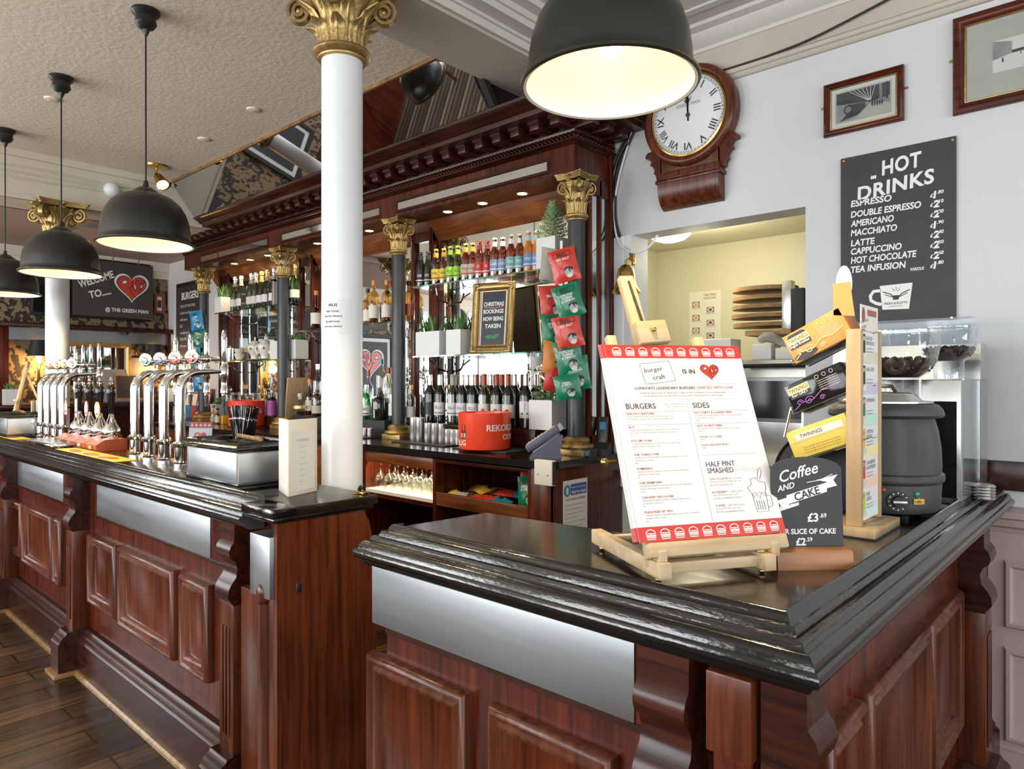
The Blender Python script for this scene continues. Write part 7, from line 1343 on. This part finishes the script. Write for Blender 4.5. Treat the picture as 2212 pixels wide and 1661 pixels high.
# ================================================================ under the worktop
wg = None; rnd = random.Random(9); gi = 0
GL = ['upturned wine glass at the end next to the white column', 'upturned wine glass, second from the white column']
gx0, gx1 = xa + .06, xb - .06
for r_, (y, n) in enumerate(((BY + .10, 7), (BY + .19, 7))):
    for i in range(n):
        x = gx0 + (gx1 - gx0) * i / (n - 1) + (.03 if r_ else 0)
        if wg is None:
            mb = MB(); mb.lathe([(.030, 0), (.034, .02), (.036, .045), (.030, .075), (.012, .095), (.005, .102), (.0045, .165), (.012, .172), (.033, .176), (.034, .178)], 'glass', 22, close=False); wg = o = mb.build('wine_glass', None, 60)
        else: o = wg.copy(); COL.objects.link(o)
        o.location = (x, y, GZ + .001); tag(o, 'upturned wine glass in the %s row on the lit shelf, %s from the white column' % (('front', 'back')[r_], ORD[i]), 'wine glass', 'upturned wine glasses')
l = bpy.data.lights.new('shelf_light', 'AREA'); l.shape = 'RECTANGLE'; l.size = abs(xb - xa) * .85; l.size_y = .04; l.energy = 4.5; l.color = (1, .78, .45); o = bpy.data.objects.new('shelf_light', l); COL.objects.link(o); o.location = ((xa + xb) / 2, BY + .075, zt - .02)
def bump_(x, y, w_, h_, b): u, v = abs(x) / (w_ / 2), abs(y) / (h_ / 2); return b * max(0, 1 - u ** 2.4) * max(0, 1 - v ** 3) * (1 + .16 * math.sin(x * 90) * math.cos(y * 70))
def packet(name, lab, cat, loc, rot, col, w_=.14, h_=.175, b=.02, title='', sub=(), grp=None, face=True, tcol='ink'):
    t = thing(name, lab, cat, loc, 0, grp); t.rotation_euler = rot; n, k = 11, 13; mb = MB(); vv = []; ff = []
    for s_ in (1, -1):
        for j in range(k):
            for i in range(n):
                x, y = (i / (n - 1) - .5) * w_, (j / (k - 1) - .5) * h_; cr = .002 * math.sin(i * 2.6) * (abs(y) > h_ * .44); vv.append((x * (1 - .05 * math.cos(y / h_ * 3.1)), y, s_ * bump_(x, y, w_, h_, b) + cr))
    for s_ in range(2):
        for j in range(k - 1):
            for i in range(n - 1): q0 = s_ * n * k + j * n + i; q = (q0, q0 + 1, q0 + n + 1, q0 + n); ff.append(q if s_ == 0 else q[::-1])
    mb.add(vv, ff, col); f_ = lambda x, y: (x, y, bump_(x, y, w_, h_, b) + .0016)
    mb.build('bag', t, 60)
    if title or sub:
        mb = MB()
        if title:
            mb.text(title, tcol, None, size=h_ * .095, at=(0, h_ * .27), mp=f_, bold=.03, maxw=w_ * .55)
            bb = [(-w_ * .33, h_ * .245), (w_ * .33, h_ * .245), (w_ * .33, h_ * .39), (-w_ * .33, h_ * .39)]
            for i in range(4):
                a, b_ = V(bb[i]).to_3d(), V(bb[(i + 1) % 4]).to_3d(); d = (b_ - a).normalized(); nn = V((-d.y, d.x, 0)) * .0014
                for q in range(4): p0, p1 = a.lerp(b_, q / 4), a.lerp(b_, (q + 1) / 4); mb.add([f_(*(p0 + nn)[:2]), f_(*(p0 - nn)[:2]), f_(*(p1 - nn)[:2]), f_(*(p1 + nn)[:2])], [(0, 1, 3 - 1, 3)], tcol)
        for i, s2 in enumerate(sub): mb.text(s2, 'lettering', None, size=h_ * .065, at=(0, h_ * (.14 - .085 * i)), mp=f_, bold=.03, maxw=w_ * .62)
        if face:
            cx, cy = w_ * .12, -h_ * .25; n_ = 14
            for pts, mt, dz in ((oval(cx, cy, w_ * .15, h_ * .16, n_), 'face', 0), (oval(cx, cy + h_ * .10, w_ * .165, h_ * .07, n_), 'ink', .0006), (oval(cx, cy - h_ * .09, w_ * .11, h_ * .06, n_), 'card', .0006), (oval(cx - w_ * .06, cy + h_ * .015, w_ * .025, h_ * .012, 8), 'ink', .0008), (oval(cx + w_ * .06, cy + h_ * .015, w_ * .025, h_ * .012, 8), 'ink', .0008)): q = [f_(*p_) for p_ in pts]; mb.add([(a, b_, c_ + dz) for a, b_, c_ in q], [tuple(range(len(q)))], mt)
        mb.build('printing', t, 0)
    return t
def hang(px, py, y, col, tilt_, title, sub, lab, yaw=30, w_=.142, h_=.172):
    p = PY(px, py, y); return packet('crisp_packet', lab, 'crisp packet', p, (R(90), R(tilt_), R(yaw)), col, w_, h_, .018, title, sub, 'hanging crisp packets')
G_, Rd, Bl = 'green', 'red', 'blue'
hang(1194, 572, 2.86, 'mount', 6, '', ('SALT',), 'pale edged crisp packet behind the topmost red one', 60); hang(1219, 573, 2.80, Rd, -14, 'REAL', ('SEA SALT',), 'red sea salt crisp packet, topmost on the column')
hang(1193, 652, 2.86, Rd, -4, '', ('SEA SALT',), 'red sea salt crisp packet half behind the upper green one', 55); hang(1228, 650, 2.80, G_, -18, 'REAL', ('STRONG', 'CHEESE', '& ONION'), 'green cheese and onion crisp packet right under the topmost red one')
hang(1197, 713, 2.86, G_, -2, 'REAL', ('STRONG', 'CHEESE'), 'green crisp packet half behind the second red one', 50); hang(1227, 716, 2.80, Rd, -14, 'REAL', ('SEA SALT',), 'red sea salt crisp packet halfway down the column')
hang(1199, 772, 2.86, 'orange', 4, '', ('SALT',), 'orange red crisp packet edge behind the lower green ones', 60); hang(1229, 772, 2.81, G_, -12, 'REAL', ('STRONG', 'CHEESE', '& ONION'), 'green crisp packet directly below the halfway red one')
hang(1203, 812, 2.87, Rd, 8, '', (), 'red crisp packet edge low on the column', 60); hang(1244, 806, 2.835, G_, -8, '', ('STRONG', '& ONION'), 'green crisp packet, second from the bottom of the strip'); hang(1226, 836, 2.79, G_, -10, '', ('CHEESE', '& ONION'), 'green crisp packet, lowest on the strip', 30, .135, .125)
p0 = PY(1213, 520, 2.875); mb = MB(); mb.box(p0.x - .008, 2.872, PY(1213, 850, 2.875).z, p0.x + .008, 2.875, p0.z, 'paper'); mb.tube([p0, p0 + V((0, -.01, .02)), p0 + V((0, .03, .04))], .003, 'chrome', 6); tag(mb.build('clip_strip'), 'white clip strip holding the crisp packets on the last column', 'clip strip')
for i, (px, py, c_, lab) in enumerate(((425, 692, Bl, 'blue crisp packet, topmost on the far column'), (428, 728, G_, 'green crisp packet on the far column, under the topmost blue'), (418, 742, Bl, 'blue crisp packet on the far column, half behind the green one'), (424, 780, G_, 'dark green crisp packet low on the far column'), (430, 824, Bl, 'blue crisp packet, lowest on the far column'))): hang(px, py, 2.81 + .02 * (i % 2), c_, (-8, 14, -4, 6, -6)[i], 'REAL', ('HAM',) if c_ == Bl else ('CHEESE',), lab, 35, .13, .18)
# snacks in the tray
cols_ = ['oak', 'yellow', 'mount', Rd, Rd, Bl, Bl, Bl, 'mahogany_red', 'oak', 'ink', Bl]; nm_ = ['brown', 'yellow', 'cream', 'red', 'red', 'blue', 'blue', 'blue', 'dark red', 'tan', 'black', 'blue']
rnd = random.Random(12); y0, y1 = BY + .09, BY + .40
for i in range(14):
    u = (i % 7 + .5) / 7; v = i // 7; x = xb + .05 + (xc - xb - .24) * u; c_ = [1, 2, 10, 3, 4, 6, 5, 9, 1, 0, 8, 3, 7, 11][i]
    packet('snack_bar', '%s wrapped snack %s row of the open compartment, %s from the glasses' % (nm_[c_], ('in the front', 'in the back')[v], ORD[i % 7]), 'snack', (x, y0 + v * .17 + rnd.uniform(0, .03), DZ + .03 + .012 * v), (R(rnd.uniform(14, 24)), R(rnd.uniform(-8, 8)), R(rnd.uniform(-35, 25))), cols_[c_], .15, .075, .016, '', ('CRUNCHY',) if i % 2 else ('SNACK',), 'wrapped snacks in the open compartment', False)
for x, y, c_, s2, lab, z in ((xc - .075, BY + .12, G_, ('STRONG', '& ONION'), 'green crisp packet standing in the open compartment', .095), (xc - .10, BY + .17, Rd, ('SALT',), 'red crisp packet standing behind the green one in the open compartment', .115), (xc - .085, BY + .24, Bl, ('HAM',), 'blue crisp packet at the back of the open compartment', .135)): packet('crisp_packet', lab, 'crisp packet', (x, y, DZ + z), (R(80), R(-8), R(8)), c_, .13, .17, .018, 'REAL', s2, 'crisp packets in the open compartment')
# socket and hygiene notice on the end panel
p = PY(1181, 1020, BY + .025); t = thing('switch_box', 'cream plastic switch box on the end panel of the back bar', 'switch', (p.x, BY + .03, p.z - .06), 0); mb = MB(); mb.box(-.055, -.035, 0, .055, -.002, .12, 'card', .004); mb.box(.052, -.03, .005, .0565, -.004, .115, 'black'); mb.build('casing', t); [(lambda mb: (mb.lathe([(.004, .035), (.003, .037), (0, .037)], 'steel_dark', 10, T(x, 0, .05) @ RX(90)), mb.build('screw', t)))(MB()) for x in (-.03, .03)]
XE = BX1 - .016; a, b = PX(1216, 1040, XE), PX(1268, 1145, XE); t = thing('hygiene_notice', 'white hand washing notice with blue heading on the back bar end panel', 'notice', (XE, (a.y + b.y) / 2, b.z), 0); L = fr((.002, 0, 0), (0, 1, 0), (0, 0, 1)); mb = MB(L); w_, h_ = b.y - a.y, a.z - b.z + .06
mb.box(-w_ / 2, -.06, -.002, w_ / 2, h_ - .06, 0, 'paper'); hz = h_ - .06; mb.rect(-w_ * .2, hz - .075, w_ * .46, hz - .02, mat('notice_blue', '2f57a8', .5), z=.0005); mb.text('Prevent Cross Contamination', 'lettering', None, size=.011, at=(w_ * .13, hz - .042), z=.001, maxw=w_ * .6); mb.text('Wash Your Hands!', 'lettering', None, size=.016, at=(w_ * .13, hz - .068), z=.001, maxw=w_ * .6, bold=.02); fan(mb, oval(-w_ * .34, hz - .05, .028, .03, 18), 'blue', None, .0005); mb.poly([(-w_ * .34 - .008, hz - .035), (-w_ * .34 + .008, hz - .035), (-w_ * .34 + .008, hz - .06), (-w_ * .34, hz - .072), (-w_ * .34 - .008, hz - .06)], 'lettering', None, .001)
mb.text('HAND WASHING GUIDELINES', 'ink', None, size=.011, at=(0, hz - .10), maxw=w_ * .8)
for k in range(12): mb.text('Wet hands under warm running water and apply soap', 'grey_ink', None, size=.007, at=(-w_ * .44, hz - .125 - k * .021), align='l', maxw=w_ * (.85, .7, .85, .5)[k % 4], res=1)
mb.build('sheet', t, 0)
# framed poster seen only in the mirrors
t = thing('framed_poster', 'large framed dark poster with a red heart mirrored behind the spirits', 'framed poster', (FXW, .35, 1.15), 0); L = fr((.01, 0, .5), (0, 1, 0), (0, 0, 1)); mb = MB(L); mb.frame(.8, 1.0, [(0, 0), (0, .03), (.05, .03), (.06, .015)], 'matte_black'); mb.build('frame', t); mb = MB(L); mb.rect(-.34, -.44, .34, .44, 'paper', z=.012); mb.rect(-.29, -.39, .29, .39, 'chalk', z=.013); pub_heart(mb, T(0, .08, 0), .20, .014, 'lettering', 'lettering'); mb.build('print', t, 0)
